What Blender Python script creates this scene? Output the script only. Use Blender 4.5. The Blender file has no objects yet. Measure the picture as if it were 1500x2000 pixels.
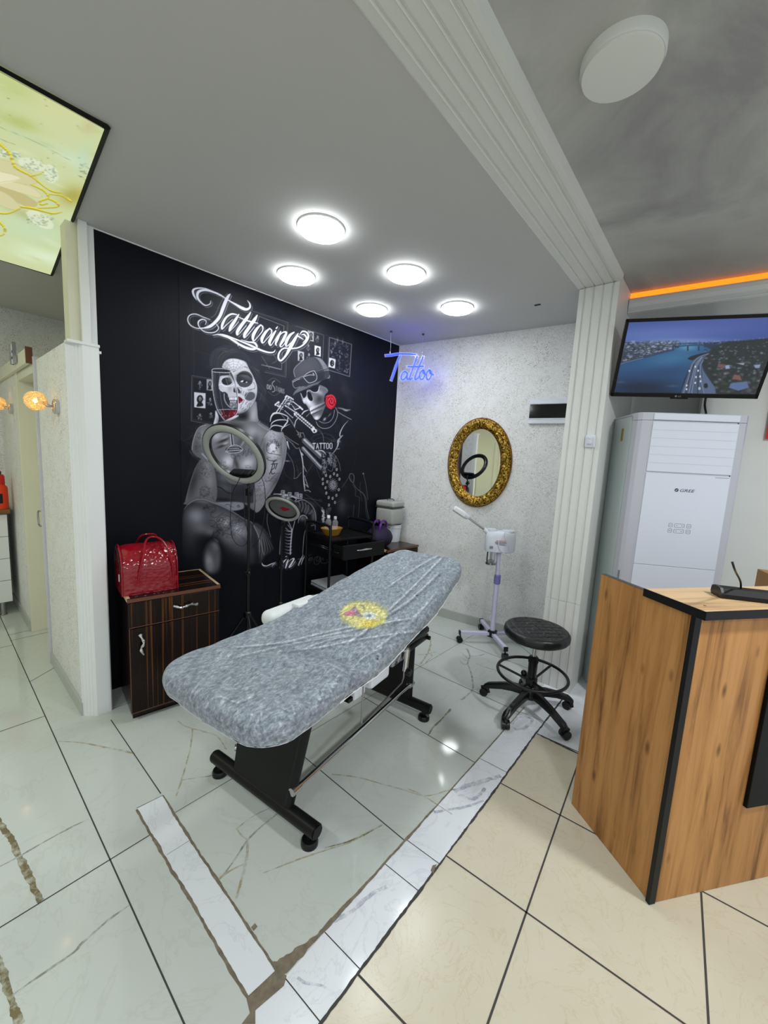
import bpy, bmesh, math, random
import numpy as np
from mathutils import Vector, Matrix, Euler
from math import sin, cos, pi, radians, atan2
random.seed(7)
C = bpy.context.scene.collection
SC = bpy.context.scene

# ------------------------------------------------------------------ camera
F, PIT, ROL, YAW, EYE = 773.43, .1297, -.0547, -.70493, 1.5
_f = np.array([sin(YAW)*cos(PIT), cos(YAW)*cos(PIT), -sin(PIT)])
_r = np.array([cos(YAW), -sin(YAW), 0.]); _d = np.cross(_f, _r)
RM = np.array([_r*cos(ROL)+_d*sin(ROL), -_r*sin(ROL)+_d*cos(ROL), _f])
cam = bpy.data.objects.new('camera', bpy.data.cameras.new('camera')); C.objects.link(cam)
cam.data.sensor_fit = 'HORIZONTAL'; cam.data.sensor_width = 36; cam.data.lens = F/1500*36
cam.data.clip_start = .02
cam.matrix_world = Matrix(((RM[0][0], -RM[1][0], -RM[2][0], 0), (RM[0][1], -RM[1][1], -RM[2][1], 0),
                           (RM[0][2], -RM[1][2], -RM[2][2], EYE), (0, 0, 0, 1)))
SC.camera = cam
SC.view_settings.view_transform = 'Standard'; SC.view_settings.look = 'None'
SC.view_settings.gamma = 1; SC.view_settings.use_curve_mapping = False
SC.view_settings.exposure = 0.0
# ------------------------------------------------------------------ daylight from the shop front behind the camera
W = bpy.data.worlds.new('world'); SC.world = W; W.use_nodes = True
W.node_tree.nodes['Background'].inputs[0].default_value = (.86, .93, 1, 1)
W.node_tree.nodes['Background'].inputs[1].default_value = WORLD_STR = .8
LAMP_STR = 36.0          # ceiling lamps
NEON_STR = 11.0
PANEL_STR = .95
for lx, ly, lw in ((-.2, -.9, 10), (-1.9, -1.0, 14), (1.3, -.3, 28), (1.0, 1.6, 36), (-3.6, -1.2, 12), (-3.8, 2.0, 14)):   # unseen disk lights added to brighten the room, the left ones tinted yellow-green
    ld = bpy.data.lights.new('fill_light', 'AREA'); ld.shape = 'DISK'; ld.size = .24; ld.energy = lw; ld.color = (.95, .98, 1) if lx > -3 else (.98, 1, .72)
    lo = bpy.data.objects.new('fill_light', ld); C.objects.link(lo); lo.location = (lx, ly, 2.60)

# ------------------------------------------------------------------ measuring helpers
def ray(x, y): return RM.T @ np.array([(x-750)/F, (y-1000)/F, 1.])
def fp(x, y, z=0.):                       # point at height z seen at photo position x, y
    d = ray(x, y); t = (z-EYE)/d[2]; return Vector((d[0]*t, d[1]*t, z))
def vp(x, y, P, D):                       # point on the vertical plane through P along D -> (s, z)
    d = ray(x, y); L = math.hypot(*D); n = (-D[1]/L, D[0]/L)
    t = (n[0]*P[0]+n[1]*P[1])/(n[0]*d[0]+n[1]*d[1])
    return ((d[0]*t-P[0])*D[0]+(d[1]*t-P[1])*D[1])/L, d[2]*t+EYE
def pxof(X):                              # array of points -> photo positions
    v = (X-np.array([0, 0, EYE])) @ RM.T
    return 750+F*v[:, 0]/v[:, 2], 1000+F*v[:, 1]/v[:, 2]

# ------------------------------------------------------------------ materials
def s2l(c):
    c = c/255. if c > 1.0001 or isinstance(c, int) else c
    return c/12.92 if c <= .04045 else ((c+.055)/1.055)**2.4
def col(r, g, b): return (s2l(int(r)), s2l(int(g)), s2l(int(b)), 1)
class NT:
    def __init__(s, name):
        s.m = bpy.data.materials.new(name); s.m.use_nodes = True; s.t = s.m.node_tree; s.b = s.t.nodes['Principled BSDF']
    def n(s, typ, **k):
        o = s.t.nodes.new(typ)
        for a, v in k.items():
            if a in o.inputs: o.inputs[a].default_value = v
            else: setattr(o, a, v)
        return o
    def l(s, a, b): s.t.links.new(a, b)
    def coord(s, kind='Object', scale=(1, 1, 1), rot=(0, 0, 0)):
        c = s.n('ShaderNodeTexCoord'); m = s.n('ShaderNodeMapping'); s.l(c.outputs[kind], m.inputs[0])
        m.inputs['Scale'].default_value = scale; m.inputs['Rotation'].default_value = rot; return m.outputs[0]
    def noise(s, vec, scale, detail=4, rough=.5, dist=0.):
        o = s.n('ShaderNodeTexNoise'); o.inputs['Scale'].default_value = scale; o.inputs['Detail'].default_value = detail
        o.inputs['Roughness'].default_value = rough; o.inputs['Distortion'].default_value = dist
        if vec: s.l(vec, o.inputs['Vector'])
        return o.outputs[0]
    def ramp(s, fac, stops):
        o = s.n('ShaderNodeValToRGB'); e = o.color_ramp.elements
        while len(e) < len(stops): e.new(.5)
        for i, (p, c) in enumerate(stops): e[i].position = p; e[i].color = c if len(c) == 4 else (*c, 1)
        s.l(fac, o.inputs[0]); return o.outputs[0]
    def mix(s, fac, a, b, mode='MIX'):
        o = s.n('ShaderNodeMix', data_type='RGBA', blend_type=mode)
        for sock, v in ((o.inputs[0], fac), (o.inputs[6], a), (o.inputs[7], b)):
            if hasattr(v, 'is_linked') or hasattr(v, 'links'): s.l(v, sock)
            else: sock.default_value = v
        return o.outputs[2]
    def base(s, v):
        if isinstance(v, tuple): s.b.inputs['Base Color'].default_value = v
        else: s.l(v, s.b.inputs['Base Color'])
    def set(s, rough=.5, metal=0., spec=.5, coat=0., trans=0., alpha=1., ior=1.45, sheen=0.):
        i = s.b.inputs; i['Roughness'].default_value = rough; i['Metallic'].default_value = metal
        i['Specular IOR Level'].default_value = spec; i['Coat Weight'].default_value = coat
        i['Transmission Weight'].default_value = trans; i['Alpha'].default_value = alpha; i['IOR'].default_value = ior
        i['Sheen Weight'].default_value = sheen; return s
    def bump(s, h, strength=.3, dist=.002):
        o = s.n('ShaderNodeBump', Strength=strength, Distance=dist); s.l(h, o.inputs['Height']); s.l(o.outputs[0], s.b.inputs['Normal'])
        return s
def plain(name, c, rough=.5, metal=0., vary=.06, nscale=30, bump=0., **k):
    m = NT(name); n = m.noise(m.coord(), nscale, 3)
    a = tuple(min(1, x*(1-vary)) for x in c[:3])+(1,); b = tuple(min(1, x*(1+vary)) for x in c[:3])+(1,)
    m.base(m.mix(n, a, b)); m.set(rough, metal, **k)
    if bump: m.bump(n, bump)
    return m.m
def emit(name, c, st):
    m = NT(name); m.base((0.02, .02, .02, 1)); m.b.inputs['Emission Color'].default_value = c; m.b.inputs['Emission Strength'].default_value = st; return m.m
def painted(name, rough=.5, emission=0., spec=.5, coat=0.):
    m = NT(name); a = m.n('ShaderNodeVertexColor', layer_name='paint')
    if emission:
        m.base((.01, .01, .01, 1)); m.l(a.outputs[0], m.b.inputs['Emission Color']); m.b.inputs['Emission Strength'].default_value = emission
    else: m.base(a.outputs[0])
    m.set(rough, spec=spec, coat=coat); return m.m

M = {}
M['white_paint'] = plain('white_paint', col(222, 224, 220), .55, vary=.03, nscale=6)
M['white_gloss'] = plain('white_gloss', col(228, 230, 228), .3, vary=.03, nscale=5)
M['cream_paint'] = plain('cream_paint', col(222, 220, 198), .5, vary=.04, nscale=5)
M['ceiling'] = plain('ceiling_paint', col(196, 196, 194), .8, vary=.03, nscale=2)
def mk():
    m = NT('rough_plaster'); v = m.coord(); n = m.noise(v, 1.6, 6, .6, .6); n2 = m.noise(v, 70, 4)
    c = m.ramp(n, [(.3, col(150, 150, 152)), (.5, col(186, 187, 184)), (.7, col(172, 172, 170))])
    m.base(m.mix(n2, c, m.mix(.12, c, (.4, .4, .4, 1)))); m.set(.85); m.bump(n2, .35, .002); return m.m
M['plaster'] = mk()
def mk():
    m = NT('wallpaper'); v = m.coord()
    a = m.noise(v, 95, 2, .5, 2.2); b = m.noise(v, 9, 2, .5)
    c = m.ramp(a, [(.0, (0, 0, 0)), (.565, (0, 0, 0)), (.60, (1, 1, 1)), (.66, (1, 1, 1)), (.70, (0, 0, 0))])
    mask = m.mix(1., c, m.ramp(b, [(.35, (.35, .35, .35)), (.6, (.95, .95, .95))]), 'MULTIPLY')
    ink = m.mix(m.noise(v, 2.5, 1), col(150, 132, 92), col(150, 148, 146))
    basec = m.mix(m.noise(v, 30, 3), col(222, 224, 222), col(236, 237, 236))
    m.base(m.mix(mask, basec, ink)); m.set(.6, spec=.3); m.bump(a, .15, .001); return m.m
M['wallpaper'] = mk()
def marble(name, c1, c2, vein, amount, rough, scale=1.):
    m = NT(name); v = m.coord(); n = m.noise(v, 1.3*scale, 5, .55, .8)
    w = m.noise(v, 2.2*scale, 6, .6, 1.6)
    l = m.ramp(w, [(0, (0, 0, 0)), (.485, (0, 0, 0)), (.5, (amount,)*3), (.515, (0, 0, 0))])
    m.base(m.mix(l, m.mix(n, c1, c2), vein)); m.set(rough, spec=.6)
    s = m.noise(v, 60, 2); return m.m
M['marble'] = marble('floor_marble', col(190, 197, 191), col(208, 213, 208), col(170, 168, 152), .18, .07)
M['marble_strip'] = marble('strip_marble', col(220, 225, 230), col(234, 238, 242), col(176, 182, 192), .25, .1, 1.6)
M['beige_tile'] = marble('beige_tile', col(196, 188, 164), col(210, 204, 184), col(190, 170, 134), .4, .22, 2.6)
M['grout'] = plain('dark_grout', col(66, 66, 64), .9, vary=.3, nscale=60)
M['dirt'] = plain('dirt_filler', col(122, 112, 96), .95, vary=.6, nscale=45, bump=.6)
def mk(name, c, base, th=.5):
    m = NT(name); v = m.coord(); n = m.noise(v, 26, 4, .7); f = m.ramp(n, [(th-.12, (0, 0, 0)), (th+.1, (1, 1, 1))])
    m.base(m.mix(f, base, c)); m.set(.09, spec=.6); return m.m
M['vein_brown'] = mk('vein_brown', col(118, 108, 78), col(188, 190, 176), .44)
M['vein_tan'] = mk('vein_tan', col(168, 156, 122), col(192, 200, 196), .5)
M['vein_grey'] = mk('vein_grey', col(140, 140, 134), col(190, 197, 195), .5)
M['vein_blue'] = mk('vein_blue', col(168, 174, 188), col(224, 229, 233), .5)
def wood(name, dark, mid, light, axis, scale=1., knots=True, rough=.45):
    m = NT(name); sc = [14., 14., 14.]; sc[axis] = .9
    v = m.coord(scale=tuple(x*scale for x in sc)); n = m.noise(v, 1.6, 8, .62, .5)
    v2 = m.coord(scale=tuple((x*.28)*scale for x in sc)); n2 = m.noise(v2, 1.3, 3, .5, .9)
    c = m.ramp(n, [(.34, dark), (.45, mid), (.60, light), (.74, mid)])
    c = m.mix(m.ramp(n2, [(.35, (0, 0, 0)), (.7, (.4, .4, .4))]), c, mid)
    if knots:
        sk = [5., 5., 5.]; sk[axis] = 1.9
        k = m.n('ShaderNodeTexVoronoi', Scale=2.6); m.l(m.coord(scale=tuple(x*scale for x in sk)), k.inputs['Vector'])
        kf = m.ramp(k.outputs['Distance'], [(0, (1, 1, 1)), (.06, (.8, .8, .8)), (.17, (0, 0, 0))])
        c = m.mix(kf, c, dark)
    m.base(c); m.set(rough, spec=.35); m.bump(n, .08, .001); return m.m
M['oak'] = wood('oak_laminate', col(104, 68, 34), col(168, 118, 66), col(192, 140, 84), 2)
M['oak_top'] = wood('oak_top', col(160, 124, 84), col(200, 166, 122), col(214, 184, 142), 0, knots=False)
def ebony(name, ax, dirv):
    m = NT(name); sc = [1., 1., 1.]; sc[ax] = 60.
    for q in range(3):
        if q != ax: sc[q] = .5 if q == dirv else 2.
    v = m.coord(scale=tuple(sc)); n = m.noise(v, 1., 1, .4)
    sc2 = [x*(2.2 if i == ax else 1) for i, x in enumerate(sc)]; n2 = m.noise(m.coord(scale=tuple(sc2)), 1., 2, .5)
    c = m.ramp(n, [(0, col(14, 7, 6)), (.60, col(24, 13, 9)), (.665, col(124, 76, 34)), (.70, col(120, 74, 36)), (.74, col(30, 18, 12))])
    c2 = m.ramp(n2, [(.35, col(12, 6, 5)), (.6, col(30, 17, 11)), (.72, col(46, 27, 18))])
    m.base(m.mix(.5, c, c2)); m.set(.2, spec=.25); return m.m
M['ebony_front'] = ebony('ebony_front', 1, 2)
M['ebony_top'] = ebony('ebony_top', 0, 1)
M['ebony_plain'] = plain('ebony_plain', col(24, 14, 12), .2, vary=.2)
M['beige_edge'] = plain('beige_edge', col(186, 166, 132), .5)
M['brown_edge'] = plain('brown_edge', col(104, 62, 44), .4)
M['black_metal'] = plain('black_metal', col(13, 13, 15), .35, vary=.1)
M['black_satin'] = plain('black_satin', col(15, 15, 16), .42, vary=.15, spec=.3)
M['black_plastic'] = plain('black_plastic', col(14, 14, 15), .3, vary=.1)
M['black_matte'] = plain('black_matte', col(12, 12, 13), .7)
M['chrome'] = plain('chrome', col(205, 205, 208), .14, 1., vary=.02)
M['steel'] = plain('brushed_steel', col(165, 165, 168), .3, 1., vary=.05)
M['gold'] = (lambda m: (m.base(m.ramp(m.noise(m.coord(), 75, 3, .6, .5), [(.36, col(40, 20, 6)), (.48, col(140, 96, 20)), (.62, col(240, 208, 96))])),
                        m.set(.3, .85), m.bump(m.noise(m.coord(), 75, 3, .6, .5), 1., .01), m.m)[-1])(NT('carved_gold'))
M['bronze'] = plain('bronze_rim', col(128, 74, 34), .35, .6)
M['mirror'] = (lambda m: (m.base((.86, .88, .86, 1)), m.set(.01, 1.), m.m)[-1])(NT('mirror_glass'))
M['leather'] = (lambda m: (m.base(col(24, 25, 27)), m.set(.38, spec=.5), m.bump(m.noise(m.coord(), 160, 3), .12, .001), m.m)[-1])(NT('black_leather'))
M['lilac'] = plain('lilac_metal', col(206, 204, 228), .35)
M['violet'] = plain('violet_plastic', col(118, 116, 176), .4)
M['white_plastic'] = plain('white_plastic', col(220, 224, 232), .3, vary=.02)
M['ac_white'] = plain('ac_white', col(216, 222, 234), .28, vary=.02, nscale=3)
M['ac_grey'] = plain('ac_grey', col(188, 189, 198), .3, vary=.02, nscale=3)
M['ac_side'] = plain('ac_side', col(190, 202, 202), .35, vary=.03, nscale=3)
M['line_grey'] = plain('line_grey', col(130, 136, 148), .5)
M['print_dark'] = plain('print_dark', col(60, 64, 72), .5)
M['print_red'] = plain('print_red', col(214, 128, 132), .5)
M['acrylic'] = (lambda m: (m.base((.95, .96, 1, 1)), m.set(.05, alpha=.14, spec=.5), m.m)[-1])(NT('clear_acrylic'))
M['clear_glass'] = (lambda m: (m.base((.96, .97, .95, 1)), m.set(.02, trans=1., ior=1.3), m.m)[-1])(NT('clear_glass'))
M['bottle_clear'] = (lambda m: (m.base((.93, .93, .95, 1)), m.set(.08, trans=.85, ior=1.15), m.m)[-1])(NT('bottle_clear'))
M['neon'] = emit('neon_blue', (.003, .015, 1, 1), NEON_STR)
M['lamp'] = emit('lamp_diffuser', (.94, .98, 1, 1), LAMP_STR)
M['led_orange'] = emit('led_orange', (1, .205, .008, 1), 1.9)
M['bulb'] = emit('warm_bulb', (1, .72, .25, 1), 26)
M['amber_crystal'] = (lambda m: (m.base(col(236, 204, 146)), m.set(.15, spec=.9), m.b.inputs['Emission Color'].__setattr__('default_value', (1, .6, .22, 1)), m.b.inputs['Emission Strength'].__setattr__('default_value', .16), m.m)[-1])(NT('amber_crystal'))
M['ring_diffuser'] = plain('ring_diffuser', col(166, 170, 164), .35, vary=.02)
M['croc_red'] = (lambda m: [m.base(col(138, 6, 26)), m.set(.14, spec=.6, coat=.4), m])(NT('croc_red'))[2]
_v = M['croc_red'].n('ShaderNodeTexVoronoi', Scale=42.); M['croc_red'].l(M['croc_red'].coord(scale=(1, 1, 1.6)), _v.inputs['Vector'])
M['croc_red'].bump(_v.outputs['Distance'], .8, .004); M['croc_red'] = M['croc_red'].m
M['red_leather'] = plain('red_leather', col(140, 8, 28), .25)
M['purple'] = plain('purple_fabric', col(26, 12, 46), .7)
M['purple_bright'] = plain('purple_bright', col(86, 30, 128), .4)
def mk():
    m = NT('grey_weave'); v = m.coord(scale=(1, 1, 1)); n = m.noise(v, 220, 2); n2 = m.noise(v, 12, 2)
    m.base(m.mix(n, col(140, 142, 138), m.mix(n2, col(206, 208, 200), col(176, 178, 172)))); m.set(.6); m.bump(n, .3, .001); return m.m
M['grey_weave'] = mk()
M['yellow_plastic'] = plain('yellow_basket', col(150, 112, 36), .45)
M['red_cloth'] = plain('red_disc', col(190, 18, 34), .6)
M['silver_lid'] = plain('silver_lid', col(176, 180, 182), .35)
M['blue_print'] = plain('blue_print', col(50, 98, 148), .5)
M['orange_bottle'] = plain('orange_bottle', col(226, 60, 14), .35)
M['brown_wood'] = wood('brown_countertop', col(80, 52, 28), col(118, 80, 44), col(140, 98, 56), 1, knots=False)
M['lilac_trim'] = plain('lilac_trim', col(200, 200, 206), .4)
M['grey_base'] = plain('grey_skirting', col(178, 182, 176), .3, vary=.08, nscale=4)
M['dark_gap'] = plain('dark_gap', col(70, 70, 72), .8)
M['mattress'] = plain('mattress_black', col(28, 30, 34), .5)
M['cardboard'] = plain('cardboard', col(150, 112, 62), .7)
M['white_sheet'] = plain('white_sheet', col(226, 230, 230), .8)
M['leaf_foil'] = plain('hoop_black', col(12, 12, 14), .35)

# ------------------------------------------------------------------ mesh builder
class MB:
    def __init__(s): s.v = []; s.f = []; s.mi = []; s.sm = []
    def add(s, vs, fs, mat=0, smooth=False, mtx=None):
        o = len(s.v)
        for v in vs: s.v.append(tuple(mtx @ Vector(v)) if mtx else tuple(v))
        for f in fs: s.f.append([i+o for i in f]); s.mi.append(mat); s.sm.append(smooth)
        return s
    def bm(s, bm, mat=0, smooth=False, mtx=None):
        bm.verts.index_update(); s.add([v.co[:] for v in bm.verts], [[v.index for v in f.verts] for f in bm.faces], mat, smooth, mtx); bm.free(); return s
    def box(s, x0, x1, y0, y1, z0, z1, bev=0., mat=0, mtx=None, seg=2):
        bm = bmesh.new(); bmesh.ops.create_cube(bm, size=1)
        for v in bm.verts: v.co = Vector(((x0+x1)/2+v.co.x*(x1-x0), (y0+y1)/2+v.co.y*(y1-y0), (z0+z1)/2+v.co.z*(z1-z0)))
        if bev: bmesh.ops.bevel(bm, geom=bm.edges[:], offset=bev, segments=seg, profile=.5, affect='EDGES')
        return s.bm(bm, mat, False, mtx)
    def tube(s, pts, r, n=10, mat=0, closed=False, cap=True, sub=0, mtx=None):
        P = [Vector(p) for p in pts]; R_ = list(r) if hasattr(r, '__len__') else [r]*len(P)
        if sub:
            Q = []; RR = []; m = len(P); rng = range(m if closed else m-1)
            for i in rng:
                p0 = P[i-1] if (i > 0 or closed) else P[i]; p1 = P[i]; p2 = P[(i+1) % m]; p3 = P[(i+2) % m] if (i+2 < m or closed) else p2
                for k in range(sub):
                    t = k/sub
                    Q.append(.5*((2*p1)+(p2-p0)*t+(2*p0-5*p1+4*p2-p3)*t*t+(3*p1-p0-3*p2+p3)*t**3)); RR.append(R_[i]*(1-t)+R_[(i+1) % m]*t)
            if not closed: Q.append(P[-1]); RR.append(R_[-1])
            P, R_ = Q, RR
        m = len(P); vs = []; prev = None
        for i in range(m):
            a = P[i-1] if (i > 0 or closed) else P[i]; b = P[(i+1) % m] if (i < m-1 or closed) else P[i]
            t = (b-a).normalized() if (b-a).length > 1e-9 else Vector((0, 0, 1))
            if prev is None: u = t.cross(Vector((0, 0, 1))); u = u if u.length > 1e-3 else t.cross(Vector((1, 0, 0)))
            else: u = prev-t*prev.dot(t)
            u.normalize(); prev = u; w = t.cross(u)
            for k in range(n): a_ = 2*pi*k/n; vs.append(P[i]+(u*cos(a_)+w*sin(a_))*R_[i])
        fs = [[i*n+k, i*n+(k+1) % n, ((i+1) % m)*n+(k+1) % n, ((i+1) % m)*n+k] for i in range(m if closed else m-1) for k in range(n)]
        if cap and not closed:
            o = len(vs); fs.append(list(range(n))[::-1]); fs.append([(m-1)*n+k for k in range(n)])
        return s.add(vs, fs, mat, True, mtx)
    def cyl(s, p0, p1, r, n=20, mat=0, mtx=None): return s.tube([p0, p1], r, n, mat, mtx=mtx)
    def lathe(s, prof, c=(0, 0, 0), n=32, mat=0, axis=None, mtx=None, smooth=True, cap=True):
        vs = []; m = len(prof)
        for (r, z) in prof:
            for k in range(n): a = 2*pi*k/n; vs.append(Vector((r*cos(a), r*sin(a), z)))
        fs = [[i*n+k, i*n+(k+1) % n, (i+1)*n+(k+1) % n, (i+1)*n+k] for i in range(m-1) for k in range(n)]
        if cap: fs.append(list(range(n))[::-1]); fs.append([(m-1)*n+k for k in range(n)])
        q = Vector(axis).to_track_quat('Z', 'Y').to_matrix().to_4x4() if axis else Matrix()
        T = Matrix.Translation(Vector(c)) @ q
        if mtx: T = mtx @ T
        return s.add(vs, fs, mat, smooth, T)
    def prism(s, poly, z0, z1, mat=0, mtx=None, smooth=False):
        n = len(poly); vs = [(x, y, z0) for x, y in poly]+[(x, y, z1) for x, y in poly]
        fs = [list(range(n))[::-1], [n+i for i in range(n)]]+[[i, (i+1) % n, n+(i+1) % n, n+i] for i in range(n)]
        return s.add(vs, fs, mat, smooth, mtx)
    def ball(s, c, r, mat=0, sc=(1, 1, 1), mtx=None, n=16):
        bm = bmesh.new(); bmesh.ops.create_uvsphere(bm, u_segments=n, v_segments=max(6, n*3//4), radius=r)
        for v in bm.verts: v.co = Vector((v.co.x*sc[0]+c[0], v.co.y*sc[1]+c[1], v.co.z*sc[2]+c[2]))
        return s.bm(bm, mat, True, mtx)
    def torus(s, c, R_, r, n=64, k=12, axis=None, mat=0, mtx=None, prof=None):
        q = Vector(axis).to_track_quat('Z', 'Y').to_matrix().to_4x4() if axis else Matrix()
        T = Matrix.Translation(Vector(c)) @ q; T = mtx @ T if mtx else T
        pr = prof or [(r*cos(2*pi*j/k), r*sin(2*pi*j/k)) for j in range(k)]; k = len(pr)
        vs = [((R_+a)*cos(2*pi*i/n), (R_+a)*sin(2*pi*i/n), b) for i in range(n) for a, b in pr]
        fs = [[i*k+j, ((i+1) % n)*k+j, ((i+1) % n)*k+(j+1) % k, i*k+(j+1) % k] for i in range(n) for j in range(k)]
        return s.add(vs, fs, mat, True, T)
    def build(s, name, mats, parent=None, inv=True, auto=True):
        me = bpy.data.meshes.new(name); me.from_pydata(s.v, [], s.f)
        mats = mats if isinstance(mats, (list, tuple)) else [mats]
        for m in mats: me.materials.append(M[m] if isinstance(m, str) else m)
        me.polygons.foreach_set('material_index', s.mi); me.polygons.foreach_set('use_smooth', s.sm)
        bm = bmesh.new(); bm.from_mesh(me); bmesh.ops.recalc_face_normals(bm, faces=bm.faces[:]); bm.to_mesh(me); bm.free()
        me.update(); o = bpy.data.objects.new(name, me); C.objects.link(o)
        if auto and any(s.sm):
            me.set_sharp_from_angle(angle=radians(42))
        if parent: o.parent = parent
        return o
def tag(o, label=None, cat=None, group=None, kind=None):
    if label: o['label'] = label
    if cat: o['category'] = cat
    if group: o['group'] = group
    if kind: o['kind'] = kind
    return o
def thing(name, label, cat, loc=(0, 0, 0), rz=0., group=None):
    o = bpy.data.objects.new(name, None); C.objects.link(o); o.empty_display_size = .05
    o.location = loc; o.rotation_euler = (0, 0, rz); tag(o, label, cat, group); return o
def wpart(mb, name, mats, root):          # part whose mesh was measured in room coordinates
    T = (Matrix.Translation(root.location) @ Matrix.Rotation(root.rotation_euler.z, 4, 'Z')).inverted()
    mb.v = [tuple(T @ Vector(v)) for v in mb.v]
    return mb.build(name, mats, root)
def place(ob, P):                          # put the origin of a room-coordinate mesh at P
    d = Vector(P); ob.data.transform(Matrix.Translation(-d)); ob.location = d; return ob
def copy_tree(o, parent=None):
    c = o.copy(); C.objects.link(c); c.parent = parent
    for ch in list(o.children): copy_tree(ch, c)
    return c
def text_mesh(txt, size, depth=.0008, shear=0., align='CENTER'):
    cu = bpy.data.curves.new('lettering', 'FONT'); cu.body = txt; cu.size = size; cu.extrude = depth; cu.shear = shear
    cu.align_x = align; cu.resolution_u = 3
    o = bpy.data.objects.new('lettering', cu); C.objects.link(o); dg = bpy.context.evaluated_depsgraph_get()
    me = bpy.data.meshes.new_from_object(o.evaluated_get(dg)); bpy.data.objects.remove(o); bpy.data.curves.remove(cu); return me
def mesh_into(mb, me, mtx, mat=0):
    mb.add([v.co[:] for v in me.vertices], [list(p.vertices) for p in me.polygons], mat, False, mtx); return mb
def struct(mb, name, mats): return tag(mb.build(name, mats), kind='structure')
def frame_mtx(P, D, up=(0, 0, 1)):        # x along D, y up, z out of the wall (towards the viewer side)
    x = Vector((*D, 0)).normalized() if len(D) == 2 else Vector(D).normalized(); y = Vector(up); z = x.cross(y)
    m = Matrix((x, y, z)).transposed().to_4x4(); m.translation = Vector(P); return m

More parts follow.
